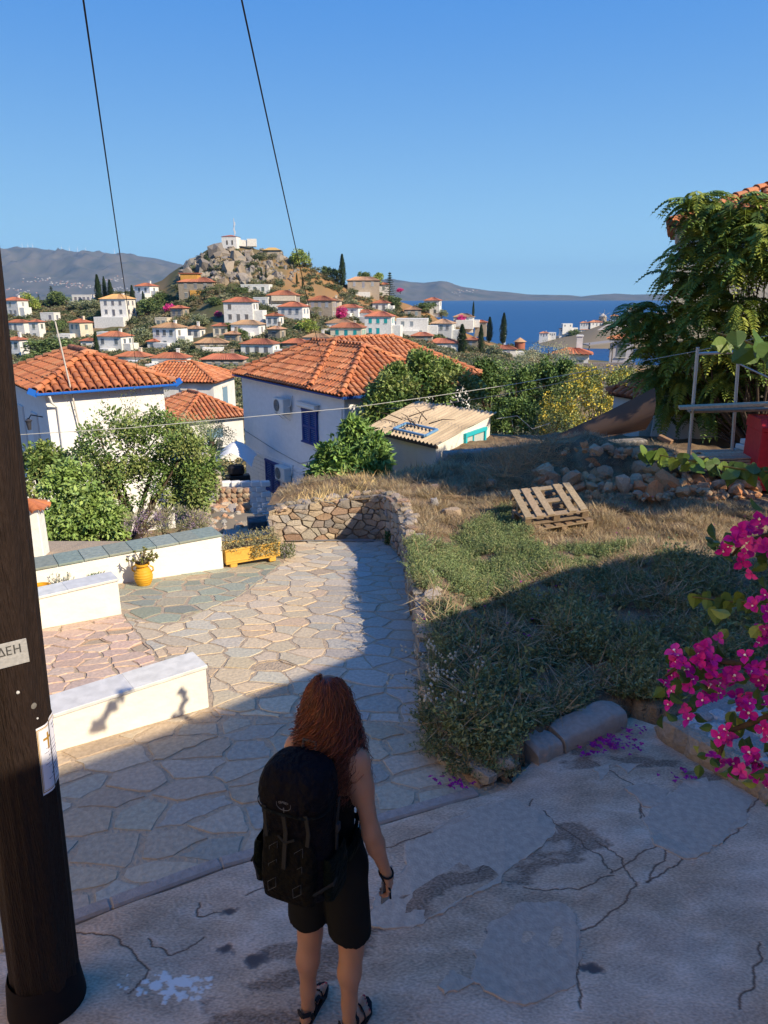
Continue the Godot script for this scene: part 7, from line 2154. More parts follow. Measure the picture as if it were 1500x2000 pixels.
	for k in 10:
		b = MB.new()
		add_to(b, tp, Transform3D(rot(TAU * k / 10.0) * Basis(Vector3.RIGHT, 0.45), Vector3(sin(TAU * k / 10.0) * 0.30, pc.y + 3.12, cos(TAU * k / 10.0) * 0.30)), tile_tone())
		obj("tile", b, mat("tile", 1), o)

	# ruined gateway, pickets and block by the lane
	var st := mat("rubble", 1)
	o = thing("stone_gateway", "ruined pale stone gateway beside the lane, right of the big left tree", "gateway", at(410, 985, 18.5))
	for k in 34:
		b = MB.new(); b.col = hue(Color(0.50, 0.44, 0.36), 0.15)
		var i := k / 2
		b.rock(Transform3D(rot(rng.randf_range(-0.2, 0.2)) * Basis.from_scale(Vector3(0.13, 0.08, 0.14)), Vector3(-0.28 if k % 2 else 0.24, -0.3 + i * 0.095 - (0.35 if k % 2 == 0 and i > 12 else 0.0), rng.randf_range(-0.04, 0.04))), rng, 0.15); obj("stone", b, st, o)
	b = MB.new(); b.col = Color(0.62, 0.57, 0.48); b.bar(Vector3(-0.42, 1.32, 0), Vector3(0.1, 1.36, 0), 0.24, 0.14, 0.02); obj("lintel", b, st, o)
	for k in 30:
		b = MB.new(); b.col = hue([Color(0.50, 0.40, 0.30), Color(0.48, 0.30, 0.20)][k % 2], 0.15)
		b.rock(Transform3D(rot(rng.randf()) * Basis.from_scale(Vector3(0.12, 0.08, 0.12)), Vector3(0.40 + (k % 5) * 0.15, -0.2 + k / 5 * 0.12, 0.05)), rng, 0.2); obj("stone", b, st, o)
	o = thing("picket_fence", "short leaning wooden picket fence beside the stone gateway", "fence", at(467, 1000, 19.0))
	for k in 6:
		b = MB.new(); b.col = hue(Color(0.25, 0.20, 0.15), 0.15)
		b.bar(Vector3(-0.28 + k * 0.11, -0.2, 0), Vector3(-0.30 + k * 0.11 + 0.02 * (k % 2), 0.34 - k * 0.03, 0.02), 0.07, 0.025, 0.004, Vector3.BACK); obj("picket", b, wood, o)
	b = MB.new(); b.col = Color(0.23, 0.18, 0.13); b.bar(Vector3(-0.32, 0.12, 0.03), Vector3(0.34, 0.05, 0.03), 0.03, 0.05); obj("rail", b, wood, o)
	b = MB.new(); b.col = Color(0.24, 0.13, 0.08); b.bar(at(428, 1012, 18.0), at(426, 975, 18.0), 0.1, 0.1, 0.01, Vector3.BACK)
	tag(obj("wooden_post", b, wood), "brown wooden post standing before the stone gateway", "post")
	b = MB.new(); b.col = Color(0.16, 0.16, 0.17); b.box(Transform3D(rot(0.25), at(503, 1030, 15.2) + Vector3(0, -0.1, 0)), Vector3(0.42, 0.62, 0.5), 0.02)
	tag(obj("dark_block", b, mat("weathered", 1)), "dark grey masonry block at the edge of the lane", "block")
	b = MB.new(); b.col = Color(0.78, 0.78, 0.78)
	for j in 8:
		for i in 6: b.box(Transform3D(rot(0.35), at(458, 985, 25.5) + Vector3(-0.8 + i * 0.36 + (0.18 if j % 2 else 0.0), -0.6 + j * 0.2, 0)), Vector3(0.35, 0.19, 0.25), 0.02)
	tag(obj("whitewashed_wall", b, mat("plaster", 1)), "low whitewashed brick wall left of the blue shuttered house", "wall")
	# the white tent and the covered grill behind it
	var tc := at(462, 905, 27.0)
	b = MB.new(); b.col = Color(0.74, 0.75, 0.77)
	var P := []
	for i in 9:
		var row := PackedVector3Array()
		for j in 9:
			var u := j / 8.0 * 2 - 1; var v := i / 8.0 * 2 - 1
			row.append(tc + Vector3(u * 0.75, 0.85 - 0.55 * pow(absf(u), 1.6) - 0.25 * v * v, -v * 0.9))
		P.append(row)
	b.grid(P)
	tag(obj("white_tent", b, mat("cloth", 1)), "small white cloth tent left of the blue shuttered house", "tent")
	o = thing("covered_grill", "black grill standing under the white tent", "grill", at(462, 930, 26.3))
	b = MB.new(); b.col = Color(0.015, 0.015, 0.017); b.box(Transform3D(rot(0.3), Vector3(0, 0.25, 0)), Vector3(0.6, 0.38, 0.45), 0.08); obj("lid", b, mat("enamel", 1), o)
	b = MB.new(); b.col = Color(0.02, 0.02, 0.022); b.box(Transform3D(rot(0.3), Vector3(0.05, -0.2, 0)), Vector3(0.9, 0.5, 0.4), 0.03); obj("cabinet", b, mat("enamel", 1), o)

	# the pallets
	for k in 2:
		o = thing("wooden_pallet", ["upper wooden pallet, slats up and tilted, in the garden", "lower wooden pallet, half hidden under the tilted one"][k], "pallet")
		var c := at(1068, 1018, 10.9)
		if k == 0: o.transform = Transform3D(rot(0.16) * Basis(Vector3.RIGHT, 0.30) * Basis(Vector3.BACK, 0.10), Vector3(c.x, garden(c.x, -c.z) + 0.47, c.z))
		else: o.transform = Transform3D(rot(0.30) * Basis(Vector3.RIGHT, 0.08) * Basis(Vector3.BACK, 0.05), Vector3(c.x + 0.08, garden(c.x, -c.z) + 0.20, c.z - 0.02))
		for i in 6:
			if k == 0 and i == 3: continue
			b = MB.new(); b.col = hue(Color(0.46, 0.35, 0.23) if k == 0 else Color(0.30, 0.21, 0.14), 0.12)
			b.box(Transform3D(Basis(Vector3.UP, rng.randf_range(-0.015, 0.015)), Vector3(-0.45 + i * 0.178, 0.065, rng.randf_range(-0.01, 0.01))), Vector3(0.115, 0.022, 0.80), 0.003); obj("slat", b, wood, o)
		for z in [-0.36, 0.0, 0.36]:
			b = MB.new(); b.col = hue(Color(0.36, 0.27, 0.18), 0.1); b.box(Transform3D(Basis(), Vector3(0, 0.042, z)), Vector3(1.02, 0.022, 0.10), 0.003); obj("stringer", b, wood, o)
			b = MB.new(); b.col = hue(Color(0.26, 0.19, 0.13), 0.1); b.box(Transform3D(Basis(), Vector3(0, -0.075, z)), Vector3(1.02, 0.022, 0.10), 0.003); obj("base_board", b, wood, o)
			for x in [-0.46, 0.0, 0.46]:
				b = MB.new(); b.col = hue(Color(0.33, 0.24, 0.16), 0.1); b.box(Transform3D(Basis(), Vector3(x, -0.017, z)), Vector3(0.10, 0.094, 0.09), 0.003); obj("spacer_block", b, wood, o)
	for k in 3:
		b = MB.new(); b.col = hue(Color(0.32, 0.23, 0.16), 0.1)
		var e: Array = [[at(1120, 1035, 11.0), at(1170, 1028, 11.2)], [at(1010, 1060, 10.5), at(990, 1030, 10.9)], [at(1215, 975, 12.6), at(1290, 960, 12.9)]][k]
		b.bar(e[0], e[1], 0.10, 0.022, 0.003)
		tag(obj("loose_board", b, wood), ["short brown board sticking out right of the pallets", "grey board lying left under the pallets", "thin board lying across the rubble pile"][k], "board")

	# scaffold, boards and the red box
	var zinc := mat("zinc", 0.45, null, 1, null, 0, {"metallic": 0.55})
	o = thing("scaffold", "grey steel scaffold frame before the drooping tree", "scaffold")
	var a1 := Vector3(5.78, -0.4, -13.4); var a2 := Vector3(6.64, -0.4, -13.6)
	var h1 := at(1341, 678, 13.4).y; var h2 := at(1427, 676, 13.6).y
	for s in [[at(1341, 935, 13.4), h1, a1], [at(1427, 915, 13.6), h2, a2]]:
		b = MB.new(); b.col = Color(0.52, 0.51, 0.49); b.tube([s[0], Vector3(s[2].x, s[1], s[2].z)], [0.03, 0.03], 12); obj("upright", b, zinc, o)
		b = MB.new(); b.col = Color(0.50, 0.48, 0.45); b.tube([Vector3(s[2].x + 0.07, 1.05, s[0].z + 0.02), Vector3(s[2].x + 0.07, 1.05, s[0].z + 0.09)], [0.015, 0.015], 8); obj("brace_pin", b, zinc, o)
	b = MB.new(); b.col = Color(0.55, 0.54, 0.52); b.tube([Vector3(a1.x, h1 - 0.12, a1.z), Vector3(a2.x, h1 - 0.10, a2.z)], [0.03, 0.03], 12); obj("top_bar", b, zinc, o)
	b = MB.new(); b.col = Color(0.45, 0.44, 0.42); b.tube([Vector3(a2.x, 1.85, a2.z), Vector3(a2.x + 1.4, 1.15, a2.z + 0.8)], [0.016, 0.016], 8); obj("diagonal_brace", b, zinc, o)
	b = MB.new(); b.col = Color(0.66, 0.50, 0.34); b.bar(at(1326, 796, 13.3), at(1600, 784, 12.7), 0.24, 0.055, 0.006); tag(obj("thick_board", b, wood), "thick wooden board lying level across the scaffold", "board")
	b = MB.new(); b.col = Color(0.40, 0.30, 0.21); b.bar(at(1345, 803, 13.5), at(1600, 796, 13.2), 0.24, 0.05, 0.006); tag(obj("thick_board", b, wood), "second board on the scaffold, just behind and below the front one", "board")
	o = thing("plank_stack", "stack of long planks lying left of the red box", "plank stack", Vector3(at(1395, 912, 13.3).x, at(1395, 912, 13.3).y, -13.3), 0.12)
	for j in 5:
		for i in 4:
			b = MB.new(); b.col = hue([Color(0.62, 0.48, 0.33), Color(0.52, 0.42, 0.31), Color(0.68, 0.53, 0.36)][(i + j) % 3], 0.1)
			b.box(Transform3D(rot(rng.randf_range(-0.03, 0.03)), Vector3(rng.randf_range(-0.2, 0.2) + (0.35 if j > 2 else 0.0), 0.04 + j * 0.05, -0.3 + i * 0.2)), Vector3(1.5 - 0.2 * (j % 2), 0.034, 0.17), 0.004); obj("plank", b, wood, o)
	b = MB.new(); b.col = Color(0.33, 0.20, 0.12); b.bar(at(1287, 852, 15.4), at(1312, 864, 15.2), 0.14, 0.09, 0.008); tag(obj("wood_block", b, wood), "short brown timber block leaning at the white house's corner", "block")
	for k in 3:
		b = MB.new(); b.col = Color(0.66, 0.64, 0.60); b.box(Transform3D(rot(0.2), Vector3(7.15 + k * 0.08, 0.12 + k * 0.10, -13.75)), Vector3(0.5, 0.09, 0.3), 0.01); tag(obj("stone_block", b, mat("plaster", 1)), ["lowest of three pale slabs stacked behind the red box", "middle one of three pale slabs stacked behind the red box", "top one of three pale slabs stacked behind the red box"][k], "slab")
	var rp := at(1452, 905, 12.6)
	o = thing("red_metal_box", "bright red metal box with hinged lid at the right edge", "metal box", Vector3(rp.x + 0.95, garden(rp.x, -rp.z), rp.z - 0.35), -0.12)
	var rh := at(1468, 822, 12.6).y - o.position.y
	var red := Color(0.66, 0.035, 0.04)
	var em := mat("red_paint", 0.5, tex("reda", 0.02, 4, 0.8, 1.0), 1.5)
	b = MB.new(); b.col = red; b.box(Transform3D(Basis(), Vector3(0, rh * 0.42, 0)), Vector3(1.25, rh * 0.84, 0.75), 0.015); obj("body", b, em, o)
	b = MB.new(); b.col = red
	var lid := []
	for q2 in [Vector2(0.39, 0.84), Vector2(0.39, 0.90), Vector2(0.24, 1.0), Vector2(-0.39, 1.0), Vector2(-0.39, 0.84)]: lid.append(Vector3(-0.64, q2.y * rh, q2.x))
	b.prism(lid, Vector3(1.28, 0, 0)); obj("lid", b, em, o)
	b = MB.new(); b.col = red * 0.7; b.box(Transform3D(Basis(), Vector3(-0.3, rh * 0.82, 0.40)), Vector3(0.16, 0.05, 0.03), 0.006); b.tube([Vector3(-0.3, rh * 0.82, 0.41), Vector3(-0.3, rh * 0.72, 0.42)], [0.008, 0.008], 6); obj("hasp", b, em, o)
	# the brown shade cloth
	b = MB.new(); b.col = Color(0.13, 0.085, 0.06)
	var e0 := at(1068, 858, 18.2); var e1 := at(1279, 757, 17.3); var e2 := at(1262, 838, 17.2); var e3 := at(1088, 866, 17.9)
	P = []
	for i in 15:
		var t := i / 14.0
		var row := PackedVector3Array()
		for j in 8:
			var s := j / 7.0
			row.append(e0.lerp(e1, t).lerp(e3.lerp(e2, t), s) + Vector3(0, -0.10 * sin(PI * t) * (1.0 - s * 0.3) * 0.3, 0.30 * sin(PI * s) * t))
		P.append(row)
	b.grid(P)
	b.tube([e3, e3.lerp(e2, 0.5) + Vector3(0, -0.03, 0.03), e2], [0.018, 0.018, 0.018], 6)
	tag(obj("shade_cloth", b, mat("cloth", 0.9, tex("clo", 0.02, 4, 0.85, 1.0), 3.0)), "large taut brown shade cloth left of the right house's corner", "awning")
	var so := thing("tiled_lean_to", "bit of pinkish orange tiled roof above the brown shade cloth", "roof", at(1258, 772, 21.0), 0.4)
	tiled_roof(so, Transform3D(), 1.5, 1.5, 0.0, 0.5, 0.24, 0.36, [0], 60)
	b = MB.new(); b.col = Color(0.7, 0.66, 0.6); b.box(Transform3D(Basis(), Vector3(0, -0.9, 0)), Vector3(1.2, 1.7, 1.2)); obj("wall", b, mat("plaster", 1), so)

	# vine branches hanging in from the right
	var lm := mat("vine_leaf", 0.45, null, 1, null, 0, {"backlight_enabled": true, "backlight": Color(0.3, 0.3, 0.3)})
	var leaves := []
	for v in 3:
		b = MB.new(); b.col = [Color(0.065, 0.125, 0.025), Color(0.11, 0.17, 0.03), Color(0.045, 0.09, 0.02)][v]
		var out := [Vector2(0, 0.0), Vector2(0.22, -0.08), Vector2(0.44, 0.02), Vector2(0.54, 0.24), Vector2(0.46, 0.46), Vector2(0.30, 0.66), Vector2(0.15, 0.86), Vector2(0, 1.0)]
		for i in 7:
			for s in [-1, 1]:
				var m0 := Vector3(0, 0.0, out[i].y if i else 0.0); var m1 := Vector3(0, 0, out[i + 1].y)
				var A := Vector3(s * out[i].x, 0.10 * out[i].x - 0.3 * out[i].y * out[i].y, out[i].y); var B := Vector3(s * out[i + 1].x, 0.10 * out[i + 1].x - 0.3 * out[i + 1].y * out[i + 1].y, out[i + 1].y)
				m0.y = -0.3 * m0.z * m0.z - 0.05; m1.y = -0.3 * m1.z * m1.z - 0.05
				b.otri(Vector3(0, -5, 0), A, B, m1); b.otri(Vector3(0, -5, 0), A, m1, m0)
		leaves.append(b.mesh())
	for s in [["lower leafy vine shoot reaching in from the right above the rubble", [[1620, 935, 2.7], [1540, 925, 2.8], [1440, 915, 2.95], [1350, 900, 3.1], [1262, 884, 3.25]], 52, 0.09], ["upper vine shoot with big leaves at the right edge beside the scaffold", [[1620, 640, 2.3], [1520, 690, 2.4], [1450, 665, 2.6], [1400, 650, 2.75]], 14, 0.105], ["yellow green vine shoot hanging between the bougainvillea flowers", [[1600, 1160, 2.0], [1500, 1175, 2.1], [1420, 1175, 2.2], [1350, 1165, 2.3]], 26, 0.065]]:
		o = thing("vine_shoot", s[0], "vine")
		var pts2 := []
		var rr := []
		for q2 in s[1]:
			pts2.append(at(q2[0], q2[1], q2[2])); rr.append(0.006 - 0.001 * rr.size())
		b = MB.new(); b.col = Color(0.13, 0.12, 0.05); b.tube(pts2, rr, 6); obj("stem", b, mat("bark", 1), o)
		for k in s[2]:
			var t: float = float(k) / s[2] * (pts2.size() - 1.001)
			var p: Vector3 = (pts2[int(t)] as Vector3).lerp(pts2[int(t) + 1], t - int(t)) + rv(0.03)
			var sz: float = s[3] * rng.randf_range(0.55, 1.1) * lerpf(1.0, 0.6, t / pts2.size())
			var hang := (Vector3(rng.randf_range(-0.7, 0.5), -1.0 + rng.randf_range(-0.2, 0.9), rng.randf_range(-0.3, 0.6))).normalized()
			var nx := hang.cross(Vector3(rng.randf_range(-0.5, 0.5), 0.5, 1)).normalized()
			obj("leaf", leaves[1 if "yellow" in s[0] and rng.randf() < 0.7 else rng.randi() % 3], lm, o, Transform3D(Basis(nx * sz, hang.cross(nx) * -sz, hang * sz) if false else Basis(nx * sz, hang.cross(nx) * sz, hang * sz), p))

	# the bougainvillea
	o = thing("bougainvillea", "bougainvillea branches with magenta flowers hanging in at the right edge", "bougainvillea", Vector3(2.9, 0.05, -1.9))
	var sprays := [[[1620, 1290, 1.75], [1480, 1300, 1.85], [1400, 1290, 1.9], [1340, 1290, 1.95], [1300, 1320, 1.98]], [[1620, 1400, 1.7], [1500, 1400, 1.8], [1420, 1430, 1.85], [1400, 1490, 1.85]], [[1640, 1050, 1.9], [1520, 1040, 2.0], [1450, 1060, 2.1], [1430, 1085, 2.1]], [[1640, 1180, 1.8], [1540, 1200, 1.85], [1490, 1230, 1.9], [1480, 1260, 1.9]], [[1640, 1560, 1.6], [1530, 1520, 1.7], [1495, 1500, 1.75]]]
	b = MB.new(); b.col = Color(0.10, 0.07, 0.045)
	for s in sprays:
		var p2 := [Vector3(2.9, 0.05, -1.9), Vector3(2.4, 1.6, -1.9)]
		for q2 in s: p2.append(at(q2[0], q2[1], q2[2]))
		var rr := []
		for i in p2.size(): rr.append(lerpf(0.018, 0.002, float(i) / p2.size()))
		for i in p2.size(): p2[i] -= o.position
		b.tube(p2, rr, 6, false)
	obj("branches", b, mat("bark", 1), o)
	var pet := []
	for v in 4:
		b = MB.new()
		b.col = [Color(0.52, 0.01, 0.32), Color(0.56, 0.015, 0.28), Color(0.42, 0.008, 0.30), Color(0.62, 0.04, 0.30)][v]
		for k in 3:      # three papery bracts
			var a := TAU * k / 3
			var prev := []
			for i in 6:
				var t := i / 5.0
				var w := 0.5 * sin(PI * clampf(0.08 + t * 0.9, 0, 1)) * (1.0 - 0.35 * t)
				var c := Vector3(cos(a) * (0.05 + t * 0.75), 0.25 + 0.55 * t - 0.35 * t * t + (0.0 if v % 2 else 0.12), sin(a) * (0.05 + t * 0.75))
				var sd := Vector3(-sin(a), 0, cos(a)) * w * 0.85
				var crv := Vector3(0, 0.16 * (1 - t), 0)
				var cur := [c - sd + crv, c - Vector3(0, 0.04, 0), c + sd + crv]
				if i:
					b.quad(prev[0], prev[1], cur[1], cur[0]); b.quad(prev[1], prev[2], cur[2], cur[1])
				prev = cur
		for i in range(0, b.v.size(), 3): pass
		var fl := b.mesh()
		var w2 := MB.new(); w2.col = Color(0.82, 0.78, 0.66)
		w2.tube([Vector3(0, 0.1, 0), Vector3(0.02, 0.5, 0)], [0.035, 0.045], 6); w2.lathe([Vector2(0.0, 0.50), Vector2(0.11, 0.54), Vector2(0, 0.545)], Transform3D(), 5)
		pet.append([fl, w2.mesh()])
	var petal := mat("bract", 0.6, null, 1, null, 0, {"backlight_enabled": true, "backlight": Color(0.6, 0.6, 0.6)})
	var gl := []
	for v in 3:
		b = MB.new(); b.col = [Color(0.05, 0.10, 0.02), Color(0.08, 0.14, 0.03), Color(0.19, 0.24, 0.05)][v]
		for s in [-1, 1]:
			var prev := Vector3.ZERO
			for i in range(1, 6):
				var t := i / 5.0
				var e := Vector3(s * 0.36 * sin(PI * pow(t, 0.8)), 0.12 * sin(PI * t), t)
				b.otri(Vector3(0, -9, 0), prev, e, Vector3(0, -0.1 * t * t, t)); b.otri(Vector3(0, -9, 0), prev, Vector3(0, -0.1 * t * t, t), Vector3(0, -0.1 * (t - 0.2) * (t - 0.2), t - 0.2))
				prev = e
		gl.append(b.mesh())
	var heads := [[1375, 1275, 1.9, 8, 26], [1330, 1290, 1.93, 7, 20], [1312, 1325, 1.95, 6, 14], [1420, 1310, 1.88, 9, 28], [1480, 1300, 1.82, 8, 22], [1440, 1340, 1.86, 7, 22], [1380, 1330, 1.9, 6, 22], [1345, 1370, 1.9, 5, 24], [1400, 1375, 1.88, 5, 22], [1490, 1365, 1.8, 6, 22], [1410, 1440, 1.84, 5, 16], [1430, 1490, 1.82, 8, 22], [1480, 1485, 1.78, 5, 16], [1500, 1530, 1.72, 6, 16], [1450, 1045, 2.05, 6, 24], [1490, 1025, 2.0, 6, 18], [1440, 1080, 2.08, 6, 18], [1500, 1070, 2.0, 7, 18], [1495, 1190, 1.88, 6, 20], [1490, 1235, 1.88, 6, 20], [1520, 1110, 1.95, 7, 25], [1530, 1300, 1.8, 8, 25], [1540, 1420, 1.75, 8, 25]]
	for hd in heads:
		for k in hd[3]:
			var p := at(hd[0] + rng.randfn(0, hd[4]), hd[1] + rng.randfn(0, hd[4] * 0.8), hd[2] + rng.randf_range(-0.06, 0.06))
			var up := (EYE - p).normalized() + rdir() * 0.9 + Vector3(0, 0.2, 0)
			up = up.normalized()
			var x := up.cross(rdir()).normalized()
			var sz := rng.randf_range(0.024, 0.040)
			var kind := rng.randi() % 4
			var t := Transform3D(Basis(x * sz, up * sz, x.cross(up) * sz), p - o.position)
			var fo := obj("flower", pet[kind][0], petal, o, t)
			if rng.randf() < 0.5: obj("white_centre", pet[kind][1], mat("plain", 0.9), fo)
		for k in 3 + hd[3] / 2:
			var p := at(hd[0] + rng.randfn(0, hd[4] * 1.5), hd[1] + rng.randfn(12, hd[4] * 1.3), hd[2] + rng.randf_range(-0.02, 0.10))
			var d := (rdir() + Vector3(-0.3, -0.4, 0)).normalized()
			var nx := d.cross(Vector3(rng.randf() - 0.5, 1, 0.6)).normalized()
			var sz := rng.randf_range(0.035, 0.058)
			obj("leaf", gl[rng.randi() % 3 if rng.randf() < 0.5 else 0], lm, o, Transform3D(Basis(nx * sz, d.cross(nx) * sz, d * sz), p - o.position))
	# fallen petals
	var T := []; var C := []
	for k in 190:
		var c: Array = [[1195, 1455, 26], [1230, 1432, 24], [1150, 1475, 12], [900, 1540, 20], [1330, 1520, 25], [1420, 1010, 60], [1230, 1000, 60], [1100, 1160, 90], [1000, 1280, 90], [880, 1530, 20]][k % 10 if k % 3 else k % 3]
		var px: float = c[0] + rng.randfn(0, c[2]); var py: float = c[1] + rng.randfn(0, c[2] * 0.3)
		var p := gp(px, py, 0.06)
		if py < 1400:
			p = lv(px, py, -0.4)
			p.y = garden(p.x, -p.z) + 0.06
		T.append(Transform3D(Basis(rdir(), rng.randf() * 0.6) * rot(rng.randf() * 6.0) * Basis.from_scale(Vector3.ONE * rng.randf_range(0.018, 0.028)), p + Vector3(0, 0.012, 0)))
		C.append(Color(0.9, 0.9, 1.0) * rng.randf_range(0.6, 1.0))
	tag(scatter("fallen_petals", pet[2][0], petal, T, C), "magenta petals fallen on the street corner and over the garden", "petals")

# ---------------------------------------------------------------- the walker
# bones: [a, b, radius a, radius b, (flattening of z)]; joined by a smooth minimum on a grid and meshed as surface nets
func body_mesh(b: MB, bones: Array, cell: float, k: float, tone: Callable, clip = null) -> void:
	var lo := Vector3(9, 9, 9); var hi := -lo
	for q in bones:
		var m: float = maxf(q[2], q[3]) + k + cell * 3
		lo = lo.min((q[0] as Vector3).min(q[1]) - Vector3(m, m, m)); hi = hi.max((q[0] as Vector3).max(q[1]) + Vector3(m, m, m))
	var nx := int((hi.x - lo.x) / cell) + 2; var ny := int((hi.y - lo.y) / cell) + 2; var nz := int((hi.z - lo.z) / cell) + 2
	var F := PackedFloat32Array(); F.resize(nx * ny * nz); F.fill(1.0)
	for q in bones:
		var a: Vector3 = q[0]; var e: Vector3 = q[1]; var ra: float = q[2]; var rb: float = q[3]
		var fz: float = q[4] if q.size() > 4 else 1.0
		var m := maxf(ra, rb) + k * 1.5 + cell * 2
		var A := ((a.min(e) - Vector3(m, m, m) - lo) / cell).floor(); var E := ((a.max(e) + Vector3(m, m, m) - lo) / cell).ceil()
		var ae := e - a; var L2 := maxf(ae.length_squared(), 1e-8)
		for z in range(maxi(int(A.z), 0), mini(int(E.z), nz)):
			for y in range(maxi(int(A.y), 0), mini(int(E.y), ny)):
				var row := (z * ny + y) * nx
				for x in range(maxi(int(A.x), 0), mini(int(E.x), nx)):
					var p := lo + Vector3(x, y, z) * cell
					var t := clampf((p - a).dot(ae) / L2, 0, 1)
					var v := p - a - ae * t
					v.z *= fz
					var d := v.length() - lerpf(ra, rb, t)
					var f := F[row + x]
					var h := maxf(k - absf(f - d), 0.0) / k
					F[row + x] = minf(f, d) - h * h * k * 0.25
	if clip != null:
		for z in nz:
			for y in ny:
				for x in nx:
					var i := (z * ny + y) * nx + x
					if F[i] < cell * 4.0: F[i] = maxf(F[i], clip.call(lo + Vector3(x, y, z) * cell))
	var at_cell := {}
	var V := PackedVector3Array(); var N := PackedVector3Array(); var K := PackedColorArray()
	var off := [0, 1, nx, nx + 1, nx * ny, nx * ny + 1, nx * ny + nx, nx * ny + nx + 1]
	for z in nz - 1:
		for y in ny - 1:
			for x in nx - 1:
				var i := (z * ny + y) * nx + x
				var mask := 0
				for c in 8:
					if F[i + off[c]] < 0: mask |= 1 << c
				if mask == 0 or mask == 255: continue
				var s := Vector3.ZERO; var n := 0
				for c in 8:
					for ax in 3:
						if c & (1 << ax): continue
						var c2 := c | (1 << ax)
						var f0 := F[i + off[c]]; var f1 := F[i + off[c2]]
						if (f0 < 0) != (f1 < 0):
							var t := f0 / (f0 - f1)
							var p := Vector3(c & 1, (c >> 1) & 1, (c >> 2) & 1)
							p[ax] = t
							s += p; n += 1
				var g := Vector3(F[i + 1] + F[i + off[3]] + F[i + off[5]] + F[i + off[7]] - F[i] - F[i + off[2]] - F[i + off[4]] - F[i + off[6]],
					F[i + off[2]] + F[i + off[3]] + F[i + off[6]] + F[i + off[7]] - F[i] - F[i + off[1]] - F[i + off[4]] - F[i + off[5]],
					F[i + off[4]] + F[i + off[5]] + F[i + off[6]] + F[i + off[7]] - F[i] - F[i + off[1]] - F[i + off[2]] - F[i + off[3]])
				at_cell[i] = V.size()
				var w := lo + (Vector3(x, y, z) + s / n) * cell
				V.append(w); N.append(g.normalized()); K.append(tone.call(w))
	var st := [1, nx, nx * ny]
	for i in at_cell:
		for ax in 3:
			var f0 := F[i]; var f1 := F[i + st[ax]]
			if (f0 < 0) == (f1 < 0): continue
			var u: int = st[(ax + 1) % 3]; var w: int = st[(ax + 2) % 3]
			if not (at_cell.has(i - u) and at_cell.has(i - w) and at_cell.has(i - u - w)): continue
			var q := [at_cell[i], at_cell[i - u], at_cell[i - u - w], at_cell[i - w]]
			for t in [[0, 1, 2], [0, 2, 3]]:
				var A: int = q[t[0]]; var B: int = q[t[1]]; var D: int = q[t[2]]
				if (V[B] - V[A]).cross(V[D] - V[A]).dot(N[A] + N[B] + N[D]) < 0:
					var sw := B; B = D; D = sw
				b.ctri(V[A], V[B], V[D], N[A], N[B], N[D], K[A], K[B], K[D])

func loft(b: MB, secs: Array, sq := 2.6, n := 28) -> void:    # secs: [y, half width, half depth, centre x, centre z]
	var P := []
	for s in secs:
		var row := PackedVector3Array()
		for k in n + 1:
			var a := -TAU * k / n
			var c := cos(a); var d := sin(a)
			row.append(Vector3(s[3] + signf(c) * pow(absf(c), 2.0 / sq) * s[1], s[0], s[4] + signf(d) * pow(absf(d), 2.0 / sq) * s[2]))
		P.append(row)
	b.grid(P)
func strip(b: MB, pts: Array, w: float, nrm: Vector3, th := 0.006) -> void:    # webbing
	for i in pts.size() - 1:
		var a: Vector3 = pts[i]; var e: Vector3 = pts[i + 1]
		b.bar(a, e + (e - a) * 0.08, w, th, 0.0015, nrm)

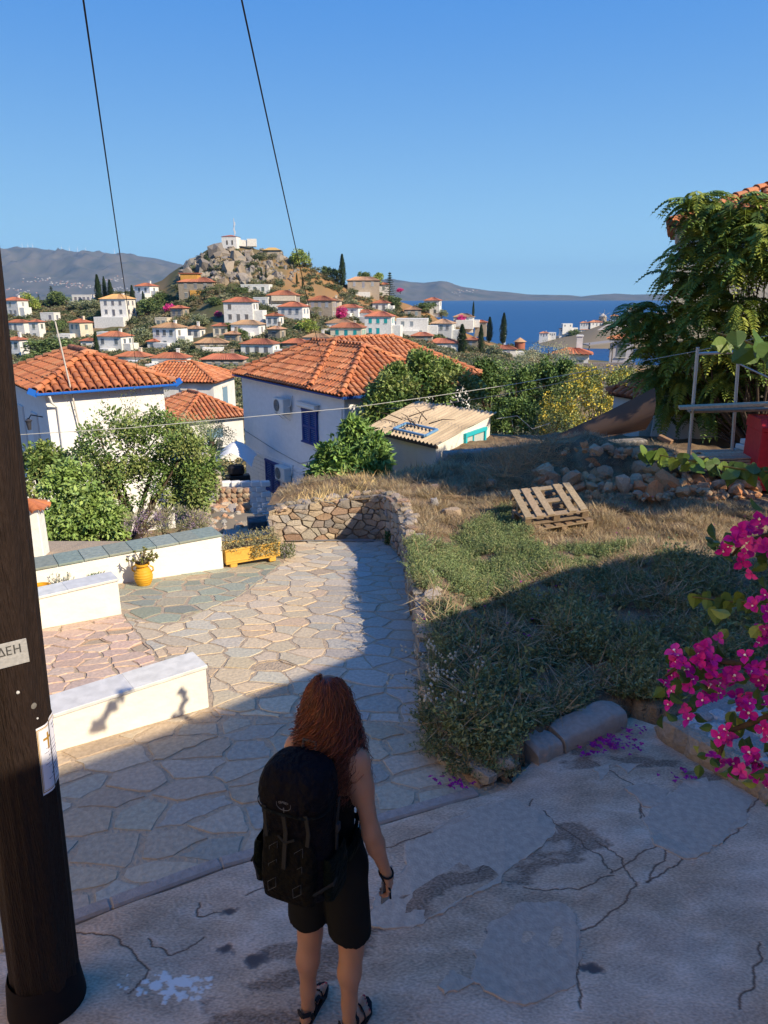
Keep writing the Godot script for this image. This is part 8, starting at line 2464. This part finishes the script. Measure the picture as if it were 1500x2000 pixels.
func make_person() -> void:
	rng.seed = 606
	var o := thing("person", "person with long wavy red hair in black top and shorts, seen from behind", "person", Vector3(-0.215, 0.046, -2.29), -0.36)
	var skin_m := mat("skin", 0.5, null, 1, null, 0, {"subsurf_scatter_enabled": true, "subsurf_scatter_strength": 0.15})
	var sk := Color(0.38, 0.20, 0.13)
	var hipL := Vector3(-0.085, 0.84, 0.01); var hipR := Vector3(0.085, 0.84, 0.01)
	var knL := Vector3(-0.125, 0.455, -0.005); var knR := Vector3(0.105, 0.455, -0.01)
	var anL := Vector3(-0.135, 0.075, 0.035); var anR := Vector3(0.10, 0.075, 0.03)
	var shL := Vector3(-0.155, 1.345, 0.0); var shR := Vector3(0.155, 1.345, 0.0)
	var elL := Vector3(-0.225, 1.09, -0.02); var elR := Vector3(0.235, 1.075, 0.035)
	var wrL := Vector3(-0.15, 0.92, -0.2); var wrR := Vector3(0.275, 0.845, -0.045)
	var torso := [[Vector3(-0.07, 0.86, 0.0), Vector3(0.07, 0.86, 0.0), 0.105, 0.105, 1.1], [Vector3(0, 0.88, 0.0), Vector3(0, 1.06, -0.012), 0.125, 0.105, 1.25], [Vector3(0, 1.06, -0.012), Vector3(0, 1.22, -0.015), 0.105, 0.118, 1.3],
		[Vector3(-0.07, 1.23, -0.01), Vector3(0.07, 1.23, -0.01), 0.10, 0.10, 1.15], [Vector3(-0.10, 1.335, 0.008), Vector3(0.10, 1.335, 0.008), 0.066, 0.066, 1.1], [Vector3(-0.06, 1.24, -0.10), Vector3(-0.06, 1.22, -0.10), 0.055, 0.055], [Vector3(0.06, 1.24, -0.10), Vector3(0.06, 1.22, -0.10), 0.055, 0.055],
		[Vector3(-0.065, 0.83, 0.05), Vector3(-0.065, 0.86, 0.05), 0.085, 0.075], [Vector3(0.065, 0.83, 0.05), Vector3(0.065, 0.86, 0.05), 0.085, 0.075]]
	var bones := torso.duplicate()
	bones += [[Vector3(0, 1.36, 0.0), Vector3(0, 1.46, -0.018), 0.058, 0.05], [Vector3(-0.03, 1.40, 0.0), shL, 0.045, 0.052], [Vector3(0.03, 1.40, 0.0), shR, 0.045, 0.052]]
	for s in [[shL, elL, wrL], [shR, elR, wrR]]:
		bones.append([s[0], (s[0] as Vector3).lerp(s[1], 0.35), 0.050, 0.047]); bones.append([(s[0] as Vector3).lerp(s[1], 0.35), s[1], 0.047, 0.037])
		bones.append([s[1], (s[1] as Vector3).lerp(s[2], 0.3), 0.037, 0.038]); bones.append([(s[1] as Vector3).lerp(s[2], 0.3), s[2], 0.038, 0.025])
	for s in [[hipL, knL, anL], [hipR, knR, anR]]:
		bones.append([s[0], s[1], 0.088, 0.056]); bones.append([s[1], s[1] + Vector3(0, -0.04, 0.0), 0.055, 0.05])
		var calf: Vector3 = (s[1] as Vector3).lerp(s[2], 0.3) + Vector3(0, 0, 0.014)
		bones.append([s[1], calf, 0.050, 0.056]); bones.append([calf, (s[1] as Vector3).lerp(s[2], 0.75), 0.056, 0.036]); bones.append([(s[1] as Vector3).lerp(s[2], 0.75), s[2], 0.036, 0.034])
	var b := MB.new()
	var st := func(w: Vector3) -> Color: return sk * (1.0 + 0.05 * sin(w.y * 40.0) * sin(w.x * 50.0))
	body_mesh(b, bones, 0.012, 0.035, st)
	# head with face
	var H := Vector3(0, 1.545, -0.03)
	var lower := func(w: Vector3) -> Color:
		if Vector3(w.x, w.y - (H.y - 0.055), w.z - (H.z - 0.095)).length() < 0.022 and absf(w.y - H.y + 0.055) < 0.009: return Color(0.34, 0.11, 0.09)
		return sk
	body_mesh(b, [[H + Vector3(0, 0.02, 0.02), H + Vector3(0, 0.03, -0.015), 0.079, 0.076], [H + Vector3(0, -0.02, -0.03), H + Vector3(0, -0.07, -0.055), 0.058, 0.036], [H + Vector3(-0.03, -0.05, -0.02), H + Vector3(0.03, -0.05, -0.02), 0.045, 0.045], [H + Vector3(0, 0.005, -0.09), H + Vector3(0, -0.028, -0.108), 0.009, 0.013], [H + Vector3(-0.012, -0.058, -0.09), H + Vector3(0.012, -0.058, -0.09), 0.008, 0.008],
		[H + Vector3(-0.035, 0.018, -0.082), H + Vector3(0.035, 0.018, -0.082), 0.011, 0.011], [H + Vector3(-0.080, 0.012, 0.0), H + Vector3(-0.082, -0.025, 0.0), 0.012, 0.008], [H + Vector3(0.080, 0.012, 0.0), H + Vector3(0.082, -0.025, 0.0), 0.012, 0.008], [H + Vector3(0, -0.03, 0.0), Vector3(0, 1.43, -0.012), 0.055, 0.05]], 0.005, 0.016, lower)
	# hands: palm, four fingers of unequal length, thumb
	for s in [[wrR, (wrR - elR).normalized(), 1.0], [wrL, (wrL - elL).normalized(), -1.0]]:
		var dn: Vector3 = s[1]; var inn: Vector3 = Vector3(-s[2], 0, 0.15).normalized()
		inn = (inn - dn * inn.dot(dn)).normalized()
		var fw: Vector3 = dn.cross(inn) * s[2]
		if fw.z > 0: fw = -fw
		var X := func(f: float, d: float, i: float) -> Vector3: return s[0] + fw * f + dn * d + inn * i
		var hb := [[s[0] - dn * 0.03, X.call(0.0, 0.03, 0.0), 0.023, 0.024]]
		var kn := [[0.030, 0.085, 0.040, 0.024, 0.020], [0.009, 0.090, 0.044, 0.028, 0.022], [-0.012, 0.086, 0.040, 0.026, 0.021], [-0.031, 0.078, 0.032, 0.020, 0.018]]
		for f in kn:
			hb.append([X.call(f[0] * 0.4, 0.01, 0.0), X.call(f[0], f[1], 0.002), 0.015, 0.0105])
			var j0: Vector3 = X.call(f[0], f[1], 0.002)
			var j1: Vector3 = j0 + (dn * 0.88 + inn * 0.45).normalized() * f[2]
			var j2: Vector3 = j1 + (dn * 0.40 + inn * 0.9).normalized() * f[3]
			var j3: Vector3 = j2 + (dn * -0.25 + inn * 0.95).normalized() * f[4]
			hb.append([j0, j1, 0.0100, 0.0092]); hb.append([j1, j2, 0.0090, 0.0083]); hb.append([j2, j3, 0.0082, 0.0068])
		var t0: Vector3 = X.call(0.018, 0.022, 0.008); var t1: Vector3 = X.call(0.046, 0.055, 0.020); var t2: Vector3 = X.call(0.050, 0.088, 0.030); var t3: Vector3 = X.call(0.044, 0.110, 0.036)
		hb.append([t0, t1, 0.015, 0.0115]); hb.append([t1, t2, 0.011, 0.0095]); hb.append([t2, t3, 0.0093, 0.0075])
		body_mesh(b, hb, 0.0035, 0.008, func(_w): return sk)
	# feet
	for s in [[anL, -0.10], [anR, 0.22]]:
		var a: Vector3 = s[0]
		var d := Vector3(sin(s[1]), 0, -cos(s[1])); var r := Vector3(cos(s[1]), 0, sin(s[1]))
		var sg: float = -1.0 if a.x < 0 else 1.0
		var Y := func(f: float, x: float, y: float) -> Vector3: return Vector3(a.x, 0, a.z) + d * f + r * x * sg + Vector3(0, y, 0)
		var fb := [[a, Y.call(-0.02, 0, 0.05), 0.034, 0.03], [Y.call(-0.03, 0, 0.048), Y.call(0.05, 0, 0.062), 0.028, 0.033], [Y.call(0.04, -0.006, 0.062), Y.call(0.13, -0.022, 0.044), 0.030, 0.020], [Y.call(0.03, 0.01, 0.048), Y.call(0.12, 0.026, 0.040), 0.026, 0.017]]
		for tI in 5: fb.append([Y.call(0.125 - tI * 0.006, -0.032 + tI * 0.0165, 0.040), Y.call(0.178 - tI * 0.013 - (0.004 if tI == 0 else 0.0), -0.034 + tI * 0.018, 0.034), 0.0125 if tI == 0 else 0.009, 0.0115 if tI == 0 else 0.008])
		var nails := []
		for tI in 5: nails.append(Y.call(0.180 - tI * 0.013, -0.034 + tI * 0.018, 0.046))
		body_mesh(b, fb, 0.0045, 0.010, func(w):
			for nI in 5:
				if (w as Vector3).distance_to(nails[nI]) < (0.011 if nI == 0 else 0.0075): return Color(0.30, 0.01, 0.03)
			return sk)
		# sandal
		var sole := MB.new(); sole.col = Color(0.018, 0.018, 0.02)
		var out := []
		for q in [[-0.068, 0.0], [-0.058, -0.028], [0.0, -0.033], [0.08, -0.042], [0.14, -0.053], [0.185, -0.045], [0.198, -0.02], [0.185, 0.012], [0.15, 0.04], [0.09, 0.045], [0.0, 0.034], [-0.055, 0.028]]: out.append(Y.call(q[0], q[1], 0.0))
		sole.prism(out, Vector3(0, 0.024, 0))
		for q in [[[0.10, -0.05, 0.02], [0.105, -0.03, 0.068], [0.10, 0.0, 0.074], [0.09, 0.03, 0.064], [0.085, 0.047, 0.02]], [[0.02, -0.036, 0.02], [0.035, -0.034, 0.07], [0.045, 0.0, 0.102], [0.035, 0.034, 0.07], [0.02, 0.036, 0.02]], [[-0.01, -0.036, 0.03], [-0.035, -0.036, 0.085], [-0.066, 0.0, 0.095], [-0.035, 0.036, 0.085], [-0.01, 0.036, 0.03]], [[0.10, -0.05, 0.03], [0.06, -0.04, 0.085], [0.03, -0.036, 0.085]]]:
			var pts := []
			for e in q: pts.append(Y.call(e[0], e[1], e[2]))
			for i in pts.size() - 1:
				sole.bar(pts[i], pts[i + 1], 0.020, 0.007, 0.002, ((pts[i] + pts[i + 1]) * 0.5 - Y.call(0.03, 0, 0.04)).normalized())
		obj("sandal", sole, mat("rubber", 1), o)
	obj("body", b, skin_m, o)
	o.scale = Vector3(0.81, 1.0, 0.88)
	for s in [-1, 1]:
		b = MB.new(); b.col = Color(0.7, 0.68, 0.65)
		b.rock(Transform3D(Basis.from_scale(Vector3(0.012, 0.008, 0.006)), H + Vector3(s * 0.031, 0.004, -0.086)), rng, 0.0)
		b.col = Color(0.05, 0.035, 0.02); b.rock(Transform3D(Basis.from_scale(Vector3(0.005, 0.006, 0.004)), H + Vector3(s * 0.031, 0.004, -0.091)), rng, 0.0)
		obj("eye", b, mat("enamel", 1), o)
	# clothes
	var black := mat("black_cotton", 0.9, null, 1, null, 0, {"metallic_specular": 0.2})
	var cl := Color(0.012, 0.012, 0.014)
	var grow := func(bset: Array, by: float) -> Array:
		var r := []
		for q in bset:
			var c: Array = q.duplicate(); c[2] += by; c[3] += by; r.append(c)
		return r
	b = MB.new()
	body_mesh(b, grow.call(torso, 0.008), 0.011, 0.035, func(_w): return cl, func(w): return maxf(w.y - (1.235 + 0.6 * maxf(0.06 - absf(w.x), 0.0) + (0.05 if w.z < -0.03 else 0.0)), 0.90 - w.y))
	for s in [-1, 1]: b.tube([Vector3(s * 0.03, 1.26, 0.09), Vector3(s * 0.06, 1.35, 0.075), Vector3(s * 0.075, 1.415, 0.0), Vector3(s * 0.08, 1.33, -0.10)], [0.012, 0.012, 0.012, 0.012], 6)
	obj("tank_top", b, black, o)
	b = MB.new()
	var shorts := [[Vector3(-0.075, 0.88, 0.012), Vector3(0.075, 0.88, 0.012), 0.122, 0.122, 1.08], [Vector3(-0.06, 0.98, 0.0), Vector3(0.06, 0.98, 0.0), 0.105, 0.105, 1.1], [Vector3(-0.095, 0.85, 0.025), Vector3(-0.125, 0.40, 0.01), 0.105, 0.106], [Vector3(0.095, 0.85, 0.025), Vector3(0.115, 0.40, 0.008), 0.105, 0.106]]
	body_mesh(b, shorts, 0.011, 0.03, func(_w): return cl, func(w): return maxf(0.555 + 0.012 * sin(w.x * 22.0) + (0.02 if w.x < 0 else 0.0) - w.y, w.y - 1.0))
	obj("shorts", b, black, o)
	# hair: an inner mass and many wavy locks
	var hm := mat("hair", 0.38, null, 1, null, 0, {"metallic_specular": 0.5})
	b = MB.new()
	body_mesh(b, [[H + Vector3(0, 0.03, 0.025), H + Vector3(0, 0.035, -0.0), 0.083, 0.081], [H + Vector3(0, 0.0, 0.055), H + Vector3(0, -0.17, 0.06), 0.072, 0.045], [H + Vector3(-0.055, -0.02, 0.02), H + Vector3(-0.05, -0.15, 0.04), 0.045, 0.03], [H + Vector3(0.055, -0.02, 0.02), H + Vector3(0.062, -0.20, 0.035), 0.045, 0.028]], 0.009, 0.03, func(_w): return Color(0.085, 0.020, 0.009))
	obj("hair", b, hm, o)
	var hr := MB.new()
	for k in 2500:
		var a := rng.randf_range(-2.45, 2.45)             # around the head; 0 is the back
		var e := asin(rng.randf_range(-0.1, 1.0))
		var d := Vector3(sin(a) * cos(e), sin(e), cos(a) * cos(e))
		if d.z < -0.45: continue
		var p := H + Vector3(0, 0.03, 0.015) + d * Vector3(0.080, 0.083, 0.086)
		var L := rng.randf_range(0.18, 0.33) * (1.2 if d.x > 0.1 else 1.0) + 0.08 * maxf(d.y, 0.0)
		var out := Vector3(sin(a), 0, maxf(cos(a), -0.1)).normalized()
		hr.col = hue([Color(0.11, 0.022, 0.009), Color(0.15, 0.033, 0.012), Color(0.075, 0.016, 0.008), Color(0.20, 0.05, 0.018)][rng.randi() % 4], 0.2)
		var pts := []
		var ph := rng.randf() * TAU; var fr := rng.randf_range(40, 75); var am := rng.randf_range(0.006, 0.022)
		var n := 20
		if k % 8 == 0: am *= 1.4
		var cur := p
		var dir := (d * 0.15 + out * 0.35 + Vector3(0, -0.35, 0)).normalized()
		for i in n:
			var t := i / float(n - 1)
			dir = dir.lerp((Vector3(0, -1, 0) + out * (0.13 if k % 8 else 0.22) * sin(t * 3.0)).normalized(), 0.30).normalized()
			cur += dir * L / n
			var cc := H + Vector3(0, 0.03, 0.012)
			var sp := (cur - cc)
			if cur.y > cc.y - 0.02 and sp.length() < 0.092: cur = cc + sp.normalized() * (0.090 + 0.008 * am / 0.016)
			var c := cur - (H + Vector3(0, -0.02, 0.015))
			var rad := Vector2(c.x, c.z).length()
			if rad < 0.080 and cur.y < H.y + 0.05: cur += out * (0.080 - rad) * 0.6
			pts.append(cur + (out.cross(Vector3.UP) * sin(ph + t * L * fr) + out * cos(ph + t * L * fr)) * am * minf(t * 2.5, 1.4))
		var w := rng.randf_range(0.0008, 0.0024)
		var rr := []
		for i in n: rr.append(w * (1.0 - 0.8 * pow(i / float(n - 1), 2)))
		hr.tube(pts, rr, 4, false)
	obj("hair_locks", hr, hm, o).set_meta("kind", "stuff")
	# the backpack on her back
	var xf := o.transform
	var bp := thing("backpack", "large black hiking backpack with top lid and hip belt, worn by the person", "backpack", xf * Vector3(-0.018, 0.268, 0.010), -0.36)
	bp.scale = Vector3(0.79, 0.78, 0.80)
	var pk := mat("pack_cloth", 0.75, tex("paca", 0.03, 5, 0.7, 1.0), 5.0, tex("pacb", 0.012, 6, 0, 1), 2.2, {"metallic_specular": 0.22})
	var nv := Color(0.0045, 0.0055, 0.0085)
	var wr := func(sx: Array) -> Array:
		return sx
	b = MB.new(); b.col = nv
	loft(b, [[0.835, 0.02, 0.02, 0, 0.25], [0.84, 0.10, 0.07, 0, 0.25], [0.86, 0.155, 0.105, 0, 0.25], [0.92, 0.172, 0.125, 0, 0.25], [1.00, 0.176, 0.130, 0, 0.245], [1.10, 0.172, 0.128, 0, 0.24], [1.20, 0.165, 0.122, 0, 0.235], [1.30, 0.158, 0.115, 0, 0.23], [1.37, 0.150, 0.108, 0, 0.228], [1.40, 0.142, 0.10, 0, 0.226], [1.42, 0.02, 0.02, 0, 0.226]])
	obj("main_bag", b, pk, bp)
	b = MB.new(); b.col = nv * 1.15
	loft(b, [[1.335, 0.148, 0.115, 0, 0.245], [1.345, 0.166, 0.132, 0, 0.245], [1.39, 0.170, 0.136, 0, 0.243], [1.44, 0.164, 0.130, 0, 0.238], [1.48, 0.150, 0.115, 0, 0.23], [1.51, 0.12, 0.09, 0, 0.222], [1.525, 0.07, 0.05, 0, 0.215], [1.53, 0.02, 0.012, 0, 0.21], [1.531, 0.0004, 0.0004, 0, 0.21]], 3.0)
	var lid := obj("lid", b, pk, bp)
	b = MB.new(); b.col = nv * 1.5
	loft(b, [[1.338, 0.171, 0.137, 0, 0.246], [1.346, 0.173, 0.139, 0, 0.246], [1.352, 0.170, 0.136, 0, 0.246]], 3.0)
	obj("lid_piping", b, pk, lid)
	b = MB.new(); b.col = nv * 0.9
	loft(b, [[0.87, 0.09, 0.02, 0, 0.355], [0.88, 0.125, 0.035, 0, 0.358], [0.98, 0.132, 0.042, 0, 0.36], [1.08, 0.130, 0.038, 0, 0.352], [1.17, 0.122, 0.03, 0, 0.342], [1.205, 0.10, 0.026, 0, 0.338], [1.215, 0.04, 0.01, 0, 0.335]], 3.5)
	obj("front_pocket", b, pk, bp)
	for s in [-1, 1]:
		b = MB.new(); b.col = nv * 0.8
		loft(b, [[0.87, 0.015, 0.06, s * 0.165, 0.25], [0.89, 0.03, 0.085, s * 0.172, 0.25], [1.0, 0.034, 0.092, s * 0.176, 0.25], [1.09, 0.028, 0.088, s * 0.174, 0.248], [1.11, 0.02, 0.08, s * 0.170, 0.247]], 3.0)
		obj("side_pocket", b, pk, bp)
		b = MB.new(); b.col = Color(0.02, 0.02, 0.022)
		strip(b, [Vector3(s * 0.178, 1.35, 0.20), Vector3(s * 0.178, 1.22, 0.23), Vector3(s * 0.183, 1.12, 0.25)], 0.02, Vector3(s, 0, 0)); strip(b, [Vector3(s * 0.10, 1.36, 0.372), Vector3(s * 0.105, 1.26, 0.362), Vector3(s * 0.10, 1.20, 0.368)], 0.018, Vector3(0, 0, 1)); strip(b, [Vector3(s * 0.20, 1.05, 0.18), Vector3(s * 0.205, 1.0, 0.33), Vector3(s * 0.14, 0.97, 0.39)], 0.016, Vector3(s, 0, 0.5))
		obj("compression_strap", b, mat("rubber", 1), bp)
		b = MB.new(); b.col = Color(0.03, 0.03, 0.032)
		b.box(Transform3D(Basis(), Vector3(s * 0.186, 1.22, 0.235)), Vector3(0.014, 0.045, 0.032), 0.004); obj("buckle", b, mat("rubber", 1), bp)
		b = MB.new(); b.col = nv * 0.8      # shoulder strap over the shoulder and under the arm
		var sp := [Vector3(s * 0.085, 1.36, 0.12), Vector3(s * 0.095, 1.425, 0.06), Vector3(s * 0.10, 1.435, 0.0), Vector3(s * 0.105, 1.37, -0.085), Vector3(s * 0.12, 1.24, -0.145), Vector3(s * 0.15, 1.10, -0.10), Vector3(s * 0.175, 0.99, 0.03), Vector3(s * 0.165, 0.93, 0.14)]
		for i in sp.size() - 1:
			var md: Vector3 = (sp[i] + sp[i + 1]) * 0.5
			b.bar(sp[i], sp[i + 1] + (sp[i + 1] - sp[i]) * 0.1, 0.055 if i < 5 else 0.022, 0.014, 0.005, (md - Vector3(0, 1.22, 0.0)).normalized())
		obj("shoulder_strap", b, pk, bp)
		b = MB.new(); b.col = nv * 0.8
		loft(b, [[0.925, 0.012, 0.07, s * 0.172, 0.06], [0.935, 0.022, 0.085, s * 0.176, 0.06], [0.985, 0.024, 0.088, s * 0.176, 0.06], [1.01, 0.018, 0.075, s * 0.17, 0.06]], 3.0); strip(b, [Vector3(s * 0.178, 0.965, -0.02), Vector3(s * 0.14, 0.965, -0.12), Vector3(0, 0.965, -0.155)], 0.035, Vector3(s * 0.5, 0, -1))
		obj("hip_belt", b, pk, bp)
		b = MB.new(); b.col = Color(0.10, 0.11, 0.13)     # fine reflective zigzag print
		for k in 3:
			var y := 0.93 + k * 0.085; var x: float = s * 0.062
			var zf := 0.404 - 0.028 * k * 0.5
			b.tube([Vector3(x - 0.022, y, zf), Vector3(x - 0.022, y + 0.05, zf), Vector3(x + 0.018, y + 0.085, zf - 0.003), Vector3(x + 0.018, y + 0.035, zf), Vector3(x - 0.022, y, zf)], [0.0009, 0.0009, 0.0009, 0.0009, 0.0009], 4)
		obj("reflective_print", b, mat("enamel", 1), bp)
	b = MB.new(); b.col = Color(0.02, 0.02, 0.022)
	strip(b, [Vector3(0, 1.34, 0.385), Vector3(0, 1.25, 0.372), Vector3(0, 1.09, 0.402)], 0.02, Vector3(0, 0, 1)); b.tube([Vector3(-0.04, 1.215, 0.37), Vector3(0, 1.20, 0.385), Vector3(0.04, 1.215, 0.37)], [0.006, 0.006, 0.006], 6)
	obj("front_strap", b, mat("rubber", 1), bp)
	b = MB.new(); b.col = Color(0.05, 0.05, 0.055)
	b.tube([Vector3(-0.035, 1.415, 0.366), Vector3(-0.055, 1.495, 0.31), Vector3(0.055, 1.495, 0.31)], [0.001, 0.001, 0.001], 4) if false else b.tube([Vector3(-0.03, 1.50, 0.13), Vector3(-0.03, 1.545, 0.12), Vector3(0.03, 1.545, 0.12), Vector3(0.03, 1.50, 0.13)], [0.009, 0.009, 0.009, 0.009], 6)
	obj("haul_loop", b, mat("rubber", 1), bp)
	# the maker's print on the lid: arched letters over a diving bird
	var pr := flat_mat("grey_print", Color(0.13, 0.14, 0.155))
	var word := "OSPREY"
	for i in 6:
		var a := (i - 2.5) * 0.26
		var t := Transform3D(Basis(Vector3.BACK, -a * 0.8), Vector3(sin(a) * 0.030, 1.392 + cos(a) * 0.016, 0.3805))
		letters(lid, "letter", word[i], t, 0.011, pr, 0.001)
	b = MB.new(); b.col = Color(0.13, 0.14, 0.155)
	for s in [-1, 1]:
		var pts := []; var rr := []
		for i in 9:
			var t := i / 8.0
			pts.append(Vector3(s * (0.034 * sin(t * 1.8)), 1.368 + 0.036 * t * t, 0.3795)); rr.append(0.0016 * (1.0 - 0.6 * t))
		b.tube(pts, rr, 5)
	b.tube([Vector3(0, 1.355, 0.3795), Vector3(0, 1.38, 0.3795)], [0.001, 0.003], 5)
	obj("bird_emblem", b, mat("enamel", 1), lid)
	# the telephone in her right hand, with its wrist loop
	var hd := (wrR - elR).normalized()
	var ph := thing("mobile_phone", "grey mobile phone with black wrist loop held in the person's right hand", "phone", xf * (wrR + hd * 0.105 + Vector3(-0.028, 0.0, -0.004)), -0.36)
	ph.transform.basis = xf.basis * Basis(hd.cross(Vector3.BACK).normalized(), -hd, hd.cross(Vector3.BACK).normalized().cross(-hd)).orthonormalized() * Basis(Vector3.UP, PI / 2 - 0.35) * Basis(Vector3.BACK, 0.5)
	b = MB.new(); b.col = Color(0.20, 0.215, 0.22); b.box(Transform3D(), Vector3(0.072, 0.145, 0.0085), 0.003); obj("case", b, mat("enamel", 1), ph)
	b = MB.new(); b.col = Color(0.01, 0.01, 0.012); b.box(Transform3D(Basis(), Vector3(0, 0, 0.0045)), Vector3(0.066, 0.138, 0.001)); obj("screen", b, mat("glass", 1), ph)
	b = MB.new(); b.col = Color(0.012, 0.012, 0.013)
	var lp := []; var lr := []
	for i in 17:
		var a := TAU * i / 16
		lp.append(xf * (wrR + hd * (0.005 + 0.012 * cos(a)) + Vector3(cos(a) * 0.030, 0, sin(a) * 0.034))); lr.append(0.004)
	b.tube(lp, lr, 6); b.tube([lp[6], xf * (wrR + hd * 0.08 + Vector3(0.01, 0, 0.034)), xf * (wrR + hd * 0.155 + Vector3(-0.01, 0, 0.028))], [0.005, 0.005, 0.005], 6)
	tag(obj("wrist_loop", b, mat("rubber", 1)), "black cord loop round the person's right wrist", "wrist strap")

func _ready() -> void:
	rng.seed = 7
	make_light()
	make_far()
	make_ground()
	make_plaza_walls()
	make_terrace()
	make_near_houses()
	make_far_houses()
	make_near_trees()
	make_far_trees()
	make_things()
	make_person()
